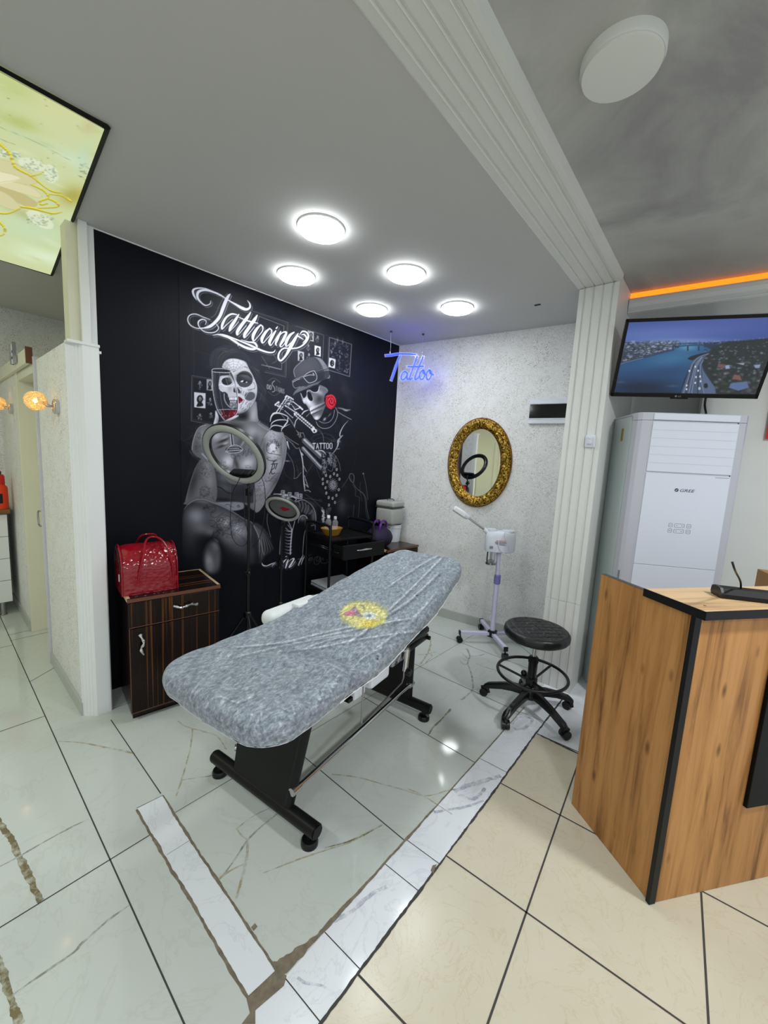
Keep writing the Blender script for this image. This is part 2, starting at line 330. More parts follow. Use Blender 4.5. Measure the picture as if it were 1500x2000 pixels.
# ------------------------------------------------------------------ painter for printed surfaces (colour per vertex)
class Paint:
    def __init__(s, PX, PY, base):
        s.X = PX; s.Y = PY; s.I = np.empty(PX.shape+(3,)); s.I[:] = np.array(base, float); s.o = (0, 0); s.k = 1.; s.rng = random.Random(3)
    def crop(s, ox, oy, k): s.o = (ox, oy); s.k = k; return s
    def c(s, pts): return np.array([(s.o[0]+p[0]/s.k, s.o[1]+p[1]/s.k) for p in pts], float)
    @staticmethod
    def sm(p, sub=6, closed=False):
        p = np.array(p, float); n = len(p); out = []
        for i in range(n if closed else n-1):
            p0 = p[i-1] if (i or closed) else p[i]; p1 = p[i]; p2 = p[(i+1) % n]; p3 = p[(i+2) % n] if (i+2 < n or closed) else p2
            for k in range(sub):
                t = k/sub; out.append(.5*(2*p1+(p2-p0)*t+(2*p0-5*p1+4*p2-p3)*t*t+(3*p1-p0-3*p2+p3)*t**3))
        if not closed: out.append(p[-1])
        return np.array(out)
    def box(s, P, m):
        b = (s.X > P[:, 0].min()-m) & (s.X < P[:, 0].max()+m) & (s.Y > P[:, 1].min()-m) & (s.Y < P[:, 1].max()+m)
        if not b.any(): return None
        r = np.where(b.any(1))[0]; c = np.where(b.any(0))[0]; return (slice(r[0], r[-1]+1), slice(c[0], c[-1]+1))
    @staticmethod
    def col(c):
        if isinstance(c, (int, float)): return np.array([c, c, min(255, c*1.05+1)], float)/255
        return np.array(c, float)/255
    def blend(s, sl, c, a):
        if sl is None: return
        a = np.clip(a, 0, 1)[..., None]; s.I[sl] = s.I[sl]*(1-a)+s.col(c)*a
    def mask(s, pts, soft=.9, smooth=True):
        P = s.c(pts)
        if smooth: P = s.sm(P, 5, True)
        sl = s.box(P, soft*2+1)
        if sl is None: return None, None
        X = s.X[sl]; Y = s.Y[sl]; ins = np.zeros(X.shape, bool); D = np.full(X.shape, 1e9); n = len(P)
        for i in range(n):
            ax, ay = P[i]; bx, by = P[(i+1) % n]
            if ay != by:
                cnd = ((ay > Y) != (by > Y)) & (X < (bx-ax)*(Y-ay)/(by-ay)+ax); ins ^= cnd
            dx, dy = bx-ax, by-ay; L = dx*dx+dy*dy+1e-9; t = np.clip(((X-ax)*dx+(Y-ay)*dy)/L, 0, 1)
            D = np.minimum(D, (X-ax-t*dx)**2+(Y-ay-t*dy)**2)
        D = np.sqrt(D)*np.where(ins, 1, -1); return sl, np.clip(.5+D/(2*soft), 0, 1)
    def poly(s, pts, c, a=1., soft=.5, smooth=True, blobs=(), rim=None):
        sl, m = s.mask(pts, soft, smooth)
        if sl is None: return
        s.blend(sl, c, m*a)
        for (x, y, rx, ry, rot, g, al) in blobs: s.blend(sl, g, m*s.g(sl, x, y, rx, ry, rot)*al)
        if rim: s.line(list(pts)+[pts[0]], rim[1], rim[0], rim[2])
    def g(s, sl, x, y, rx, ry, rot=0., p=2.):
        cx, cy = s.c([(x, y)])[0]; X = s.X[sl]-cx; Y = s.Y[sl]-cy; r = radians(rot); u = (X*cos(r)+Y*sin(r))/(rx/s.k); v = (-X*sin(r)+Y*cos(r))/(ry/s.k)
        return np.exp(-(u*u+v*v)**(p/2))
    def blob(s, x, y, rx, ry, rot, c, a=1., p=2.):
        R_ = max(rx, ry)*2.2; P = s.c([(x-R_, y-R_), (x+R_, y+R_)]); sl = s.box(P, 0)
        if sl: s.blend(sl, c, s.g(sl, x, y, rx, ry, rot, p)*a)
    def ell(s, x, y, rx, ry, rot, c, a=1., soft=.5):
        r = radians(rot); s.poly([(x+rx*cos(t)*cos(r)-ry*sin(t)*sin(r), y+rx*cos(t)*sin(r)+ry*sin(t)*cos(r)) for t in np.linspace(0, 2*pi, 16, endpoint=False)], c, a, soft)
    def line(s, pts, w, c, a=1., soft=.5, smooth=True):        # pts may carry a width as third value
        W_ = [p[2] if len(p) > 2 else w for p in pts]; P = s.c(pts); Q = np.c_[P, np.array(W_)/(2*s.k)]
        if smooth and len(Q) > 2: Q = s.sm(Q, 5)
        mx = Q[:, 2].max()+soft+1; sl = s.box(Q[:, :2], mx)
        if sl is None: return
        X = s.X[sl]; Y = s.Y[sl]; cov = np.zeros(X.shape)
        for i in range(len(Q)-1):
            ax, ay, aw = Q[i]; bx, by, bw = Q[i+1]
            b = (X > min(ax, bx)-mx) & (X < max(ax, bx)+mx) & (Y > min(ay, by)-mx) & (Y < max(ay, by)+mx)
            if not b.any(): continue
            r = np.where(b.any(1))[0]; c_ = np.where(b.any(0))[0]; q = (slice(r[0], r[-1]+1), slice(c_[0], c_[-1]+1))
            x = X[q]; y = Y[q]; dx, dy = bx-ax, by-ay; L = dx*dx+dy*dy+1e-9; t = np.clip(((x-ax)*dx+(y-ay)*dy)/L, 0, 1)
            d = np.sqrt((x-ax-t*dx)**2+(y-ay-t*dy)**2); ww = np.maximum(aw+(bw-aw)*t, 0)
            cv = np.clip(.5+(ww-d)/(2*soft), 0, 1)*np.minimum(1, (ww+.15)/.5); cov[q] = np.maximum(cov[q], cv)
        s.blend(sl, c, cov*a)
    def scrib(s, x, y, rx, ry, n, w, c, a=.8, ln=.35, curl=1.):
        R_ = s.rng
        for _ in range(n):
            t = R_.random()*2*pi; q = R_.random()**.5; px, py = x+rx*q*cos(t), y+ry*q*sin(t); h = R_.random()*2*pi; pts = [(px, py)]; st = ln*(rx+ry)/2/4
            for _k in range(5): h += R_.uniform(-1, 1)*curl; px += st*cos(h); py += st*sin(h); pts.append((px, py))
            s.line(pts, w, c, a)
    def portrait(s, x, y, w, h, light, sk=0.):
        q = [(x-w, y-h-sk*w), (x+w, y-h+sk*w), (x+w*.97, y+h+sk*w), (x-w, y+h-sk*w)]
        if light: s.poly(q, light, 1, .5, False)
        ink, hi = (28, 120) if light else (max(60, 0), 165)
        if light:
            s.ell(x, y-.15*h, w*.55, h*.55, 10, ink); s.ell(x+.05*w, y-.2*h, w*.26, h*.3, 0, hi); s.poly([(x-w*.6, y+h*.8), (x-w*.2, y+.2*h), (x+w*.3, y+.25*h), (x+w*.6, y+h*.7), (x, y+h*.85)], ink)
            s.scrib(x, y, w*.6, h*.7, 7, w*.06, 20)
        else:
            s.ell(x, y-.35*h, w*.3, h*.28, 0, hi, .8); s.scrib(x, y-.3*h, w*.3, h*.3, 5, w*.08, 25); s.scrib(x, y+.2*h, w*.6, h*.6, 12, w*.1, hi, .8); s.scrib(x, y+.2*h, w*.5, h*.5, 6, w*.08, 30)
    GL = {'T': [[(0, 0), (4, 0)], [(2, 0), (2, 6)]], 'A': [[(0, 6), (2, 0), (4, 6)], [(1, 4), (3, 4)]], 'O': [[(0, 1), (0, 5), (1.2, 6), (2.8, 6), (4, 5), (4, 1), (2.8, 0), (1.2, 0), (0, 1)]],
          'D': [[(0, 0), (0, 6), (2.6, 6), (4, 4.5), (4, 1.5), (2.6, 0), (0, 0)]], 'S': [[(4, 1), (2.8, 0), (1, 0), (0, 1.4), (1, 2.7), (3, 3.3), (4, 4.6), (3, 6), (1, 6), (0, 5)]],
          'I': [[(2, 0), (2, 6)]], 'G': [[(4, 1), (2.8, 0), (1.2, 0), (0, 1.2), (0, 5), (1.2, 6), (4, 6), (4, 3.4), (2.4, 3.4)]], 'H': [[(0, 0), (0, 6)], [(4, 0), (4, 6)], [(0, 3), (4, 3)]], 'U': [[(0, 0), (0, 5), (1.2, 6), (2.8, 6), (4, 5), (4, 0)]]}
    def text(s, t, x, y, dx, dy, cw, ch, w, c, a=1.):
        for i, L in enumerate(t):
            for g in s.GL.get(L, []): s.line([(x+i*dx+px*cw/4, y+i*dy+py*ch/6+px*cw/4*dy/dx) for px, py in g], w, c, a, smooth=False)
def painted_grid(name, fn, nu, nv, base, draw, mat, parent=None):   # fn(u, v) arrays -> points
    U, V = np.meshgrid(np.linspace(0, 1, nu), np.linspace(0, 1, nv)); X = fn(U, V); px, py = pxof(X.reshape(-1, 3))
    P = Paint(px.reshape(U.shape), py.reshape(U.shape), np.array(base)/255.); draw(P)
    me = bpy.data.meshes.new(name); me.vertices.add(nu*nv); me.vertices.foreach_set('co', X.reshape(-1).astype(np.float32))
    i = np.arange(nu*nv).reshape(nv, nu); Q = np.stack([i[:-1, :-1], i[:-1, 1:], i[1:, 1:], i[1:, :-1]], -1).reshape(-1, 4)
    me.loops.add(Q.size); me.loops.foreach_set('vertex_index', Q.reshape(-1)); me.polygons.add(len(Q)); me.polygons.foreach_set('loop_start', np.arange(0, Q.size, 4)); me.polygons.foreach_set('loop_total', np.full(len(Q), 4))
    me.update(calc_edges=True)
    a = me.color_attributes.new('paint', 'BYTE_COLOR', 'POINT'); rgba = np.ones((nu*nv, 4), np.float32); rgba[:, :3] = np.clip(P.I.reshape(-1, 3), 0, 1); a.data.foreach_set('color_srgb', rgba.reshape(-1))
    me.materials.append(mat); o = bpy.data.objects.new(name, me); C.objects.link(o)
    if parent: o.parent = parent
    return o
# =================================================================== SETTING
ZC = 2.64; ZR = 2.668
W0 = Vector((-2.716, .62)); CN = Vector((-2.624, 3.188)); DB = Vector((1.316, .173)).normalized(); DW = (CN-W0).normalized()
def vwall(px, py, P, D, off=0.):
    s_, z = vp(px, py, P, D); D = Vector(D).normalized(); n = Vector((D.y, -D.x)); q = Vector(P)+D*s_+n*off; return Vector((q.x, q.y, z))
# ---- floor: one mesh, tiles, strips, joints, grooves and veins
FM = ['marble', 'beige_tile', 'marble_strip', 'grout', 'dirt', 'vein_brown', 'vein_tan', 'vein_grey', 'vein_blue']
fl = MB()
def fq(x0, x1, y0, y1, z, m): fl.add([(x0, y0, z), (x1, y0, z), (x1, y1, z), (x0, y1, z)], [[0, 1, 2, 3]], m)
fq(-5.3, -.786, -3.2, 4.4, 0, 0); fq(-.786, -.634, -3.2, 4.4, 0, 2); fq(-.634, 3.2, -3.2, 2.2, 0, 1); fq(-.634, 3.2, 2.2, 4.4, 0, 2)
def ribbon(pts, w, z, m, jit=0., step=.009, seed=1):
    rg = random.Random(seed); jw = [0., 0.]; P = [Vector(p[:2]) for p in pts]; Wd = [p[2] if len(p) > 2 else w for p in pts]; Q = []
    for i in range(len(P)-1):
        n = max(1, int((P[i+1]-P[i]).length/step)) if jit else 1
        for k in range(n): Q.append((P[i].lerp(P[i+1], k/n), Wd[i]+(Wd[i+1]-Wd[i])*k/n))
    Q.append((P[-1], Wd[-1])); vs = []
    for i, (q, ww) in enumerate(Q):
        a = Q[max(0, i-1)][0]; b = Q[min(len(Q)-1, i+1)][0]; t = (b-a).normalized(); nn = Vector((-t.y, t.x))
        for sg in (-1, 1):
            q_ = 0 if sg < 0 else 1; jw[q_] = jw[q_]*.6+rg.uniform(-jit, jit)*.75; r = ww/2*(1+jw[q_]); v = q+nn*sg*r; vs.append((v.x, v.y, z))
    fl.add(vs, [[2*i, 2*i+1, 2*i+3, 2*i+2] for i in range(len(Q)-1)], m)
J = lambda *p, w=.004: ribbon(p, w, .0006, 3)
# joints of the white marble
for y, xa, xb in ((.36, -4.9, -.83), (.595, -2.4, -1.7), (1.166, -2.65, -.786), (1.745, -2.65, -.786), (2.32, -2.6, -.786), (2.9, -2.6, -.62), (-.215, -4.9, -.8), (-.79, -4.9, -.8)): J((xa, y), (xb, y), w=.0045)
for x, ya, yb in ((-1.528, -3, .5), (-2.68, -3, .36), (-3.83, -3, .36)): J((x, ya), (x, yb), w=.0045)
for ya, yb, x in ((.6, 3.2, -1.56), (.6, 1.166, -2.5), (1.166, 3.2, -2.62)): J((x, ya), (x+.03 if yb > 1.2 else x, yb), w=.0028)
J((-3.148, .36), (-3.257, .504)); J((-4.054, .352), (-4.057, .487)); J((-3.924, .352), (-3.929, .599))
J((-1.243, 3.299), (-1.003, 3.127), (-.86, 3.0))
# joints of the narrow strips
for y in (1.174, .746, .594, 1.042, 1.79, 2.33, .05, -.5): J((-.786, y), (-.638, y+.01), w=.003)
for x0, x1, y in ((-1.40, -1.40, 0),): J((x0, .506), (x1+.004, .588), w=.0015)
# beige joints, turned 3.5 degrees
rot = radians(4.1)
def bj(o, d, a, b): d = Vector((cos(d), sin(d))); o = Vector(o); p = o+d*a; q = o+d*b; J((p.x, p.y), (q.x, q.y), w=.0062)
for k in range(-5, 2):
    o = Vector((-.366, 1.733))+Vector((sin(rot), -cos(rot)))*(-k*.486) if 0 else Vector((-.366, 1.733))+Vector((.0753, -.997))*(-k*.484)
    a = (-.634-o.x)/cos(rot); bj(o, rot, a, 3.0)
for k in range(0, 7):
    o = Vector((-.366, 1.733))+Vector((cos(rot), sin(rot)))*(k*.487)
    bj(o, pi/2+rot*1.05, -4, (2.2-o.y))
ribbon([(-.634, 2.2), (1.5, 2.2)], .012, .0009, 3, .5, seed=4)
# grooves filled with dirt beside the strips
ribbon([(-.815, .588, .045), (-.794, .72, .014), (-.789, 1.0, .008), (-.788, 1.17, .011), (-.786, 1.4, .007), (-.785, 1.8, .006), (-.784, 2.4, .005)], .01, .0008, 4, .35, seed=2)
ribbon([(-.637, -1.5), (-.637, .6), (-.636, .95), (-.635, 1.7), (-.64, 2.2), (-.635, 2.7)], .009, .0008, 3, .4, seed=3)
def fpoly(pxs, z, m): fl.add([fp(*p, z) for p in pxs], [list(range(len(pxs)))], m)
K5 = lambda *q: [(x*.5333, 1400+y*.5333) for x, y in q]
fpoly(K5((500, 337), (597, 288), (1016, 930), (908, 1030)), .0005, 2)
fpoly(K5((1012, 925), (1050, 948), (1040, 985), (935, 1075), (935, 1125), (885, 1125), (915, 1085), (902, 1028), (960, 975)), .0007, 4)
g5 = lambda pts, w, m, seed: ribbon([(*fp(*q, 0)[:2], ww*.75) for q, ww in zip(K5(*[p[:2] for p in pts]), [p[2] if len(p) > 2 else w for p in pts])], w, .0009, m, .45, .012, seed)
g5([(500, 340, .009), (555, 435, .013), (640, 580, .014), (740, 745, .011), (830, 905, .012), (908, 1030, .010)], .01, 4, 5)
g5([(597, 288, .006), (640, 360, .012), (720, 485, .012), (800, 605, .011), (925, 795, .010), (1012, 930, .009)], .01, 4, 6)
g5([(500, 335), (597, 288)], .004, 3, 7)
g5([(925, 780, .018), (940, 765, .02)], .02, 4, 8)
fpoly([(845, 1690), (853, 1688), (846, 1706), (841, 1700)], .0012, 4)
# veins
def vein(pts, w, m, o, k, z=.0003, seed=1):
    z += seed*8e-6; ribbon([(*fp(o[0]+p[0]/k, o[1]+p[1]/k, 0)[:2], (p[2] if len(p) > 2 else w)) for p in Paint.sm([p if len(p) > 2 else (*p, w) for p in pts], 4)], w, z, m, .4, .008, seed)
A5 = ((0, 1400), 1.875); A6 = ((780, 1350), 2.0833); A9 = ((900, 1230), 5.357); AB = ((600, 1220), 5.357)
for i, (pts, w, m, a) in enumerate([
    ([(-40, 340), (0, 395), (35, 440), (70, 510), (110, 590), (130, 640), (152, 675)], .017, 5, A5), ([(-20, 870), (10, 930), (25, 990), (50, 1060), (75, 1130)], .017, 5, A5),
    ([(0, 548, .004), (60, 517), (150, 465), (260, 405), (325, 375, .002)], .007, 7, A5), ([(45, 1020, .004), (150, 945), (270, 862), (300, 830), (390, 750), (480, 685, .002)], .007, 7, A5),
    ([(215, 90), (300, 95), (400, 115, .012), (495, 135, .01)], .006, 6, A5), ([(650, 15), (680, 35), (730, 50), (790, 68), (810, 90), (828, 120)], .007, 6, A5),
    ([(705, 45), (698, 110), (680, 180), (662, 240), (645, 290)], .007, 6, A5), ([(665, 232), (760, 218), (880, 200)], .005, 7, A5),
    ([(985, 335), (920, 368), (866, 410)], .005, 7, A5), ([(1015, 355), (960, 400), (906, 452), (862, 520), (805, 595)], .008, 7, A5),
    ([(906, 452), (906, 500), (892, 570), (865, 665)], .009, 6, A5), ([(805, 590), (850, 560), (895, 540)], .007, 6, A5), ([(866, 408), (880, 430), (906, 452)], .006, 6, A5),
    ([(965, 572, .003), (1100, 520), (1200, 487), (1300, 450, .011), (1402, 395, .008)], .006, 6, A5), ([(1190, 480, .002), (1290, 452, .006), (1400, 397, .003)], .006, 5, A5),
    ([(1215, 210), (1300, 220), (1400, 246), (1480, 268), (1560, 290), (1640, 270), (1700, 262)], .006, 6, A5),
    ([(612, 335), (592, 385), (574, 435)], .006, 7, A5), ([(650, 582), (685, 563), (722, 545)], .004, 7, A5), ([(728, 707), (750, 705), (757, 685)], .004, 7, A5), ([(815, 835), (822, 865), (832, 900)], .004, 7, A5),
    ([(1090, 955), (1120, 975), (1180, 985), (1225, 1010)], .006, 8, A5), ([(1220, 750), (1290, 710), (1340, 665), (1415, 620)], .014, 8, A5),
    ([(225, 410), (270, 385), (330, 370), (412, 345)], .02, 8, A6), ([(140, 492), (200, 482), (270, 470), (345, 445)], .012, 8, A6), ([(240, 420), (300, 440), (350, 395)], .014, 8, A6),
    ([(60, 195), (95, 275), (72, 345), (108, 460), (126, 560), (122, 625), (60, 692), (0, 735)], .012, 7, A9), ([(95, 278), (170, 272), (255, 256)], .006, 7, A9), ([(120, 630), (215, 615)], .006, 7, A9),
    ([(160, 355), (280, 400), (420, 440)], .006, 7, A9), ([(530, 985), (600, 915), (720, 920), (740, 960), (660, 1030), (560, 1040)], .018, 8, A9), ([(0, 235), (60, 290), (95, 330)], .006, 7, A9), ([(-10, 330), (40, 365), (80, 340), (20, 300)], .006, 7, A9),
    ([(1235, 55), (1290, 165), (1270, 280), (1215, 370), (1180, 420)], .014, 6, AB), ([(1110, 310), (1230, 312), (1350, 285)], .005, 7, AB), ([(1290, 310), (1305, 330), (1240, 400)], .006, 7, AB),
    ([(1500, 885), (1400, 1000), (1320, 1072), (1262, 1165)], .012, 7, AB), ([(1500, 880), (1405, 990), (1330, 1062), (1270, 1155)], .007, 5, AB),
    ([(30, 275), (90, 300), (160, 345), (215, 380)], .005, 6, ((780, 1408), 2.0833))]):
    vein(pts, w, m, *a, seed=i)
struct(fl, 'floor', FM)
# ---- beige tile fine cracks stay in the material
# ---- dark wall with the printed mural
def wall_strip(name, P, D, s0, s1, z0, z1, mat, thick=.1, kind='structure'):
    D = Vector(D).normalized(); n = Vector((D.y, -D.x)); m = MB(); P = Vector(P); a = P+D*s0; b = P+D*s1; A_ = a-n*thick; B_ = b-n*thick
    m.prism([(a.x, a.y), (b.x, b.y), (B_.x, B_.y), (A_.x, A_.y)], z0, z1); return struct(m, name, mat)
M['mural_dark'] = (lambda m: (m.base(m.mix(m.noise(m.coord(), 4, 3), col(12, 14, 20), col(18, 20, 28))), m.set(.45, spec=.15), m.m)[-1])(NT('mural_dark'))
wall_strip('wall_left', W0, DW, 0, (CN-W0).length, 0, ZC+.1, 'mural_dark')
wall_strip('wall_back', CN, DB, -.1, 1.83, 0, ZC+.1, 'wallpaper')
m = MB(); n_ = Vector((DB.y, -DB.x)); a = CN+n_*.0; b = CN+DB*1.8
m.prism([(a.x, a.y), (b.x, b.y), (b.x+n_.x*.014, b.y+n_.y*.014), (a.x+n_.x*.014, a.y+n_.y*.014)], 0.001, .085); struct(m, 'baseboard_back', 'grey_base')
# plaster bead where the dark wall meets the ceiling and the corner
m = MB(); m.tube([(W0.x+.004, W0.y, ZC), (CN.x+.004, CN.y, ZC)], .005, 6); m.tube([(CN.x+.002, CN.y-.004, 0), (CN.x+.002, CN.y-.004, ZC)], .004, 6); struct(m, 'trim_1', 'white_paint')
# ---- fluted column and ceiling beam (same board profile)
def flutes(x0, x1, gr, d=.008, w=.010):
    pts = [(x0, 0)]
    for g in gr: pts += [(g-w*1.6, 0), (g-w*1.2, -d*.5), (g-w*.8, -d*.3), (g-w*.5, d), (g+w*.1, d), (g+w*.6, d*.3), (g+w*1.4, 0)]
    return pts+[(x1, 0)]
GX = [-.812, -.76, -.708, -.655]
pr = flutes(-.845, -.622, GX, .006, .0055)
m = MB(); poly = [(x, 2.77+d) for x, d in pr]+[(-.622, 3.6), (-.845, 3.6)]
m.prism(poly, .0, .62, smooth=False); m.prism([(x, y+(.003 if y < 3 else 0)) for x, y in poly], .62, .626); m.prism(poly, .626, ZC-.012)
struct(m, 'wall_pilaster', 'white_paint')
m = MB(); vs = []; 
prb = [(-.86, .0), (-.85, -.007)]+[(x, -.009+d) for x, d in pr[1:-1]]+[(-.64, -.009), (-.635, -.014), (-.612, -.014), (-.606, ZR-ZC+.03), (-.86, ZR-ZC+.03)]
n = len(prb); vs = [(x, -3.2, ZC+z) for x, z in prb]+[(x, 2.785, ZC+z) for x, z in prb]
m.add(vs, [list(range(n)), [n+i for i in range(n)][::-1]]+[[i, (i+1) % n, n+(i+1) % n, n+i] for i in range(n)]); struct(m, 'trim_2', 'white_paint')
# ---- ceilings
m = MB(); m.box(-5.3, -.84, -3.2, 4.4, ZC, ZC+.08); struct(m, 'ceiling', 'ceiling')
m = MB(); m.box(-.846, -.6215, 2.784, 4.4, ZC-.013, ZC+.08); struct(m, 'ceiling', 'white_paint')
m = MB(); m.box(-.62, 3.2, -3.2, 4.4, ZR, ZR+.08); struct(m, 'ceiling', 'plaster')
# ---- right-hand back: recess, lighter wall, box cornice with a lit gap
DR = Vector((.9914, .1305)); P1 = Vector((-.62, 3.62)); P2 = Vector((-.62, 3.40))
wall_strip('wall_back_right', P1, DR, -.02, 3.2, 0, ZR+.05, 'white_paint')
sA = vp(1402, 587, P2, DR)[0]
wall_strip('wall_front_right', P2, DR, sA, 3.4, 0, ZR, 'white_paint', .2)
P3 = Vector((-.62, 3.07)); m = MB()
prof = [(0, 2.625), (-.012, 2.61), (-.016, 2.59), (-.012, 2.565), (0, 2.552), (.006, 2.546), (-.012, 2.542), (-.014, 2.534), (.0, 2.53), (.34, 2.53), (.34, 2.625)]
nn = Vector((DR.y, -DR.x)); n = len(prof); vs = []
for s_ in (.0, 3.):
    for d, z in prof: q = P3+DR*s_-nn*d; vs.append((q.x, q.y, z))
m.add(vs, [list(range(n)), [n+i for i in range(n)][::-1]]+[[i, (i+1) % n, n+(i+1) % n, n+i] for i in range(n)]); struct(m, 'trim_3', 'white_gloss')
m = MB(); a = P3-nn*.03; b = P3+DR*3-nn*.03
m.prism([(a.x, a.y), (b.x, b.y), (b.x-nn.x*.01, b.y-nn.y*.01), (a.x-nn.x*.01, a.y-nn.y*.01)], 2.627, ZR-.001)
tag(m.build('led_strip', 'led_orange'), 'orange glowing light strip along the top of the white cornice above the television', 'light strip')
m = MB(); a = vwall(1222, 700, P1, DR, .04); m.cyl((a.x, a.y, 0), (a.x, a.y, 2.53), .028); tag(m.build('wall_pipe', 'white_paint'), 'white painted vertical pipe in the recess behind the television', 'pipe')
# ---- partition on the left
m = MB(); m.box(-3.33, -2.54, .507, .62, 0, 2.0); struct(m, 'wall_partition', 'wallpaper')
m = MB(); m.box(-4.95, -4.03, .495, .612, 0, 2.0); struct(m, 'wall_partition', 'wallpaper')
m = MB(); m.box(-3.33, -2.545, .495, .5065, .001, .075); struct(m, 'baseboard_left', 'grey_base')
m = MB(); m.box(-4.95, -4.03, .483, .494, .001, .075); struct(m, 'baseboard_left', 'grey_base')
m = MB(); pp = [(-2.548, .500), (-2.543, .506), (-2.535, .506), (-2.531, .516), (-2.523, .519), (-2.519, .529), (-2.511, .531), (-2.507, .541), (-2.499, .543), (-2.492, .553), (-2.488, .556), (-2.488, .622), (-2.494, .628), (-2.548, .628)]
m.prism(pp, 0, 1.985); m.box(-2.552, -2.484, .497, .63, 1.985, 2.0, .003); struct(m, 'trim_4', 'white_gloss')
m = MB(); m.box(-2.80, -2.697, .553, .618, 2.0, ZC); struct(m, 'wall_post', 'cream_paint')
m = MB(); m.box(-2.694, -2.672, .60, .64, 2.0, ZC, .003); m.box(-2.73, -2.705, .642, .676, 2.0, ZC); m.box(-2.7, -2.66, .60, .68, 1.99, 2.003); struct(m, 'trim_5', 'white_gloss')
m = MB(); m.box(-3.36, -3.334, .492, .62, 0, 2.02, .002); struct(m, 'trim_6', 'lilac_trim')
m = MB(); m.box(-4.045, -4.0, .49, .615, 0, 2.0, .003); m.box(-4.0, -3.36, .50, .60, 1.93, 2.02, .003); struct(m, 'trim_7', 'cream_paint')
# door leaf
d = MB(); d.box(-4.0, -3.362, .585, .61, .01, 1.93, .002); d.box(-3.94, -3.42, .579, .586, .15, 1.8, .004); do = tag(d.build('door_1', 'cream_paint'), kind='structure')
hp = vwall(85, 1012, (0, .56), (1, 0)); h = MB(); h.tube([(hp.x+.03, .583, hp.z+.055), (hp.x+.03, .545, hp.z+.055), (hp.x-.02, .535, hp.z+.045), (hp.x-.02, .535, hp.z-.045), (hp.x+.03, .545, hp.z-.055), (hp.x+.03, .583, hp.z-.055)], .006, 8, sub=3)
h.build('door_handle', 'steel', do)
# pelmet over the door
m = MB(); m.box(-4.95, -3.40, .470, .495, 1.985, 2.075, .004); m.box(-3.40, -3.385, .466, .50, 1.98, 2.08, .001, 1); struct(m, 'trim_8', ['cream_paint', 'brown_edge'])
m = MB(); m.box(-5.05, -4.95, -3.2, 4.4, 0, ZC); struct(m, 'wall_far', 'wallpaper')
m = MB(); m.box(-4.95, -2.72, 3.3, 3.4, 0, ZC); struct(m, 'wall_room_behind', 'wallpaper')
m = MB(); m.box(-5.05, -1.5, -2.75, -2.65, 0, ZC); struct(m, 'wall_front', 'cream_paint')
m = MB(); m.box(-2.95, -2.05, -2.65, -2.62, 0, 2.05, .004); m.box(-2.85, -2.15, -2.62, -2.61, .1, 1.95, .01); struct(m, 'door_2', 'cream_paint')

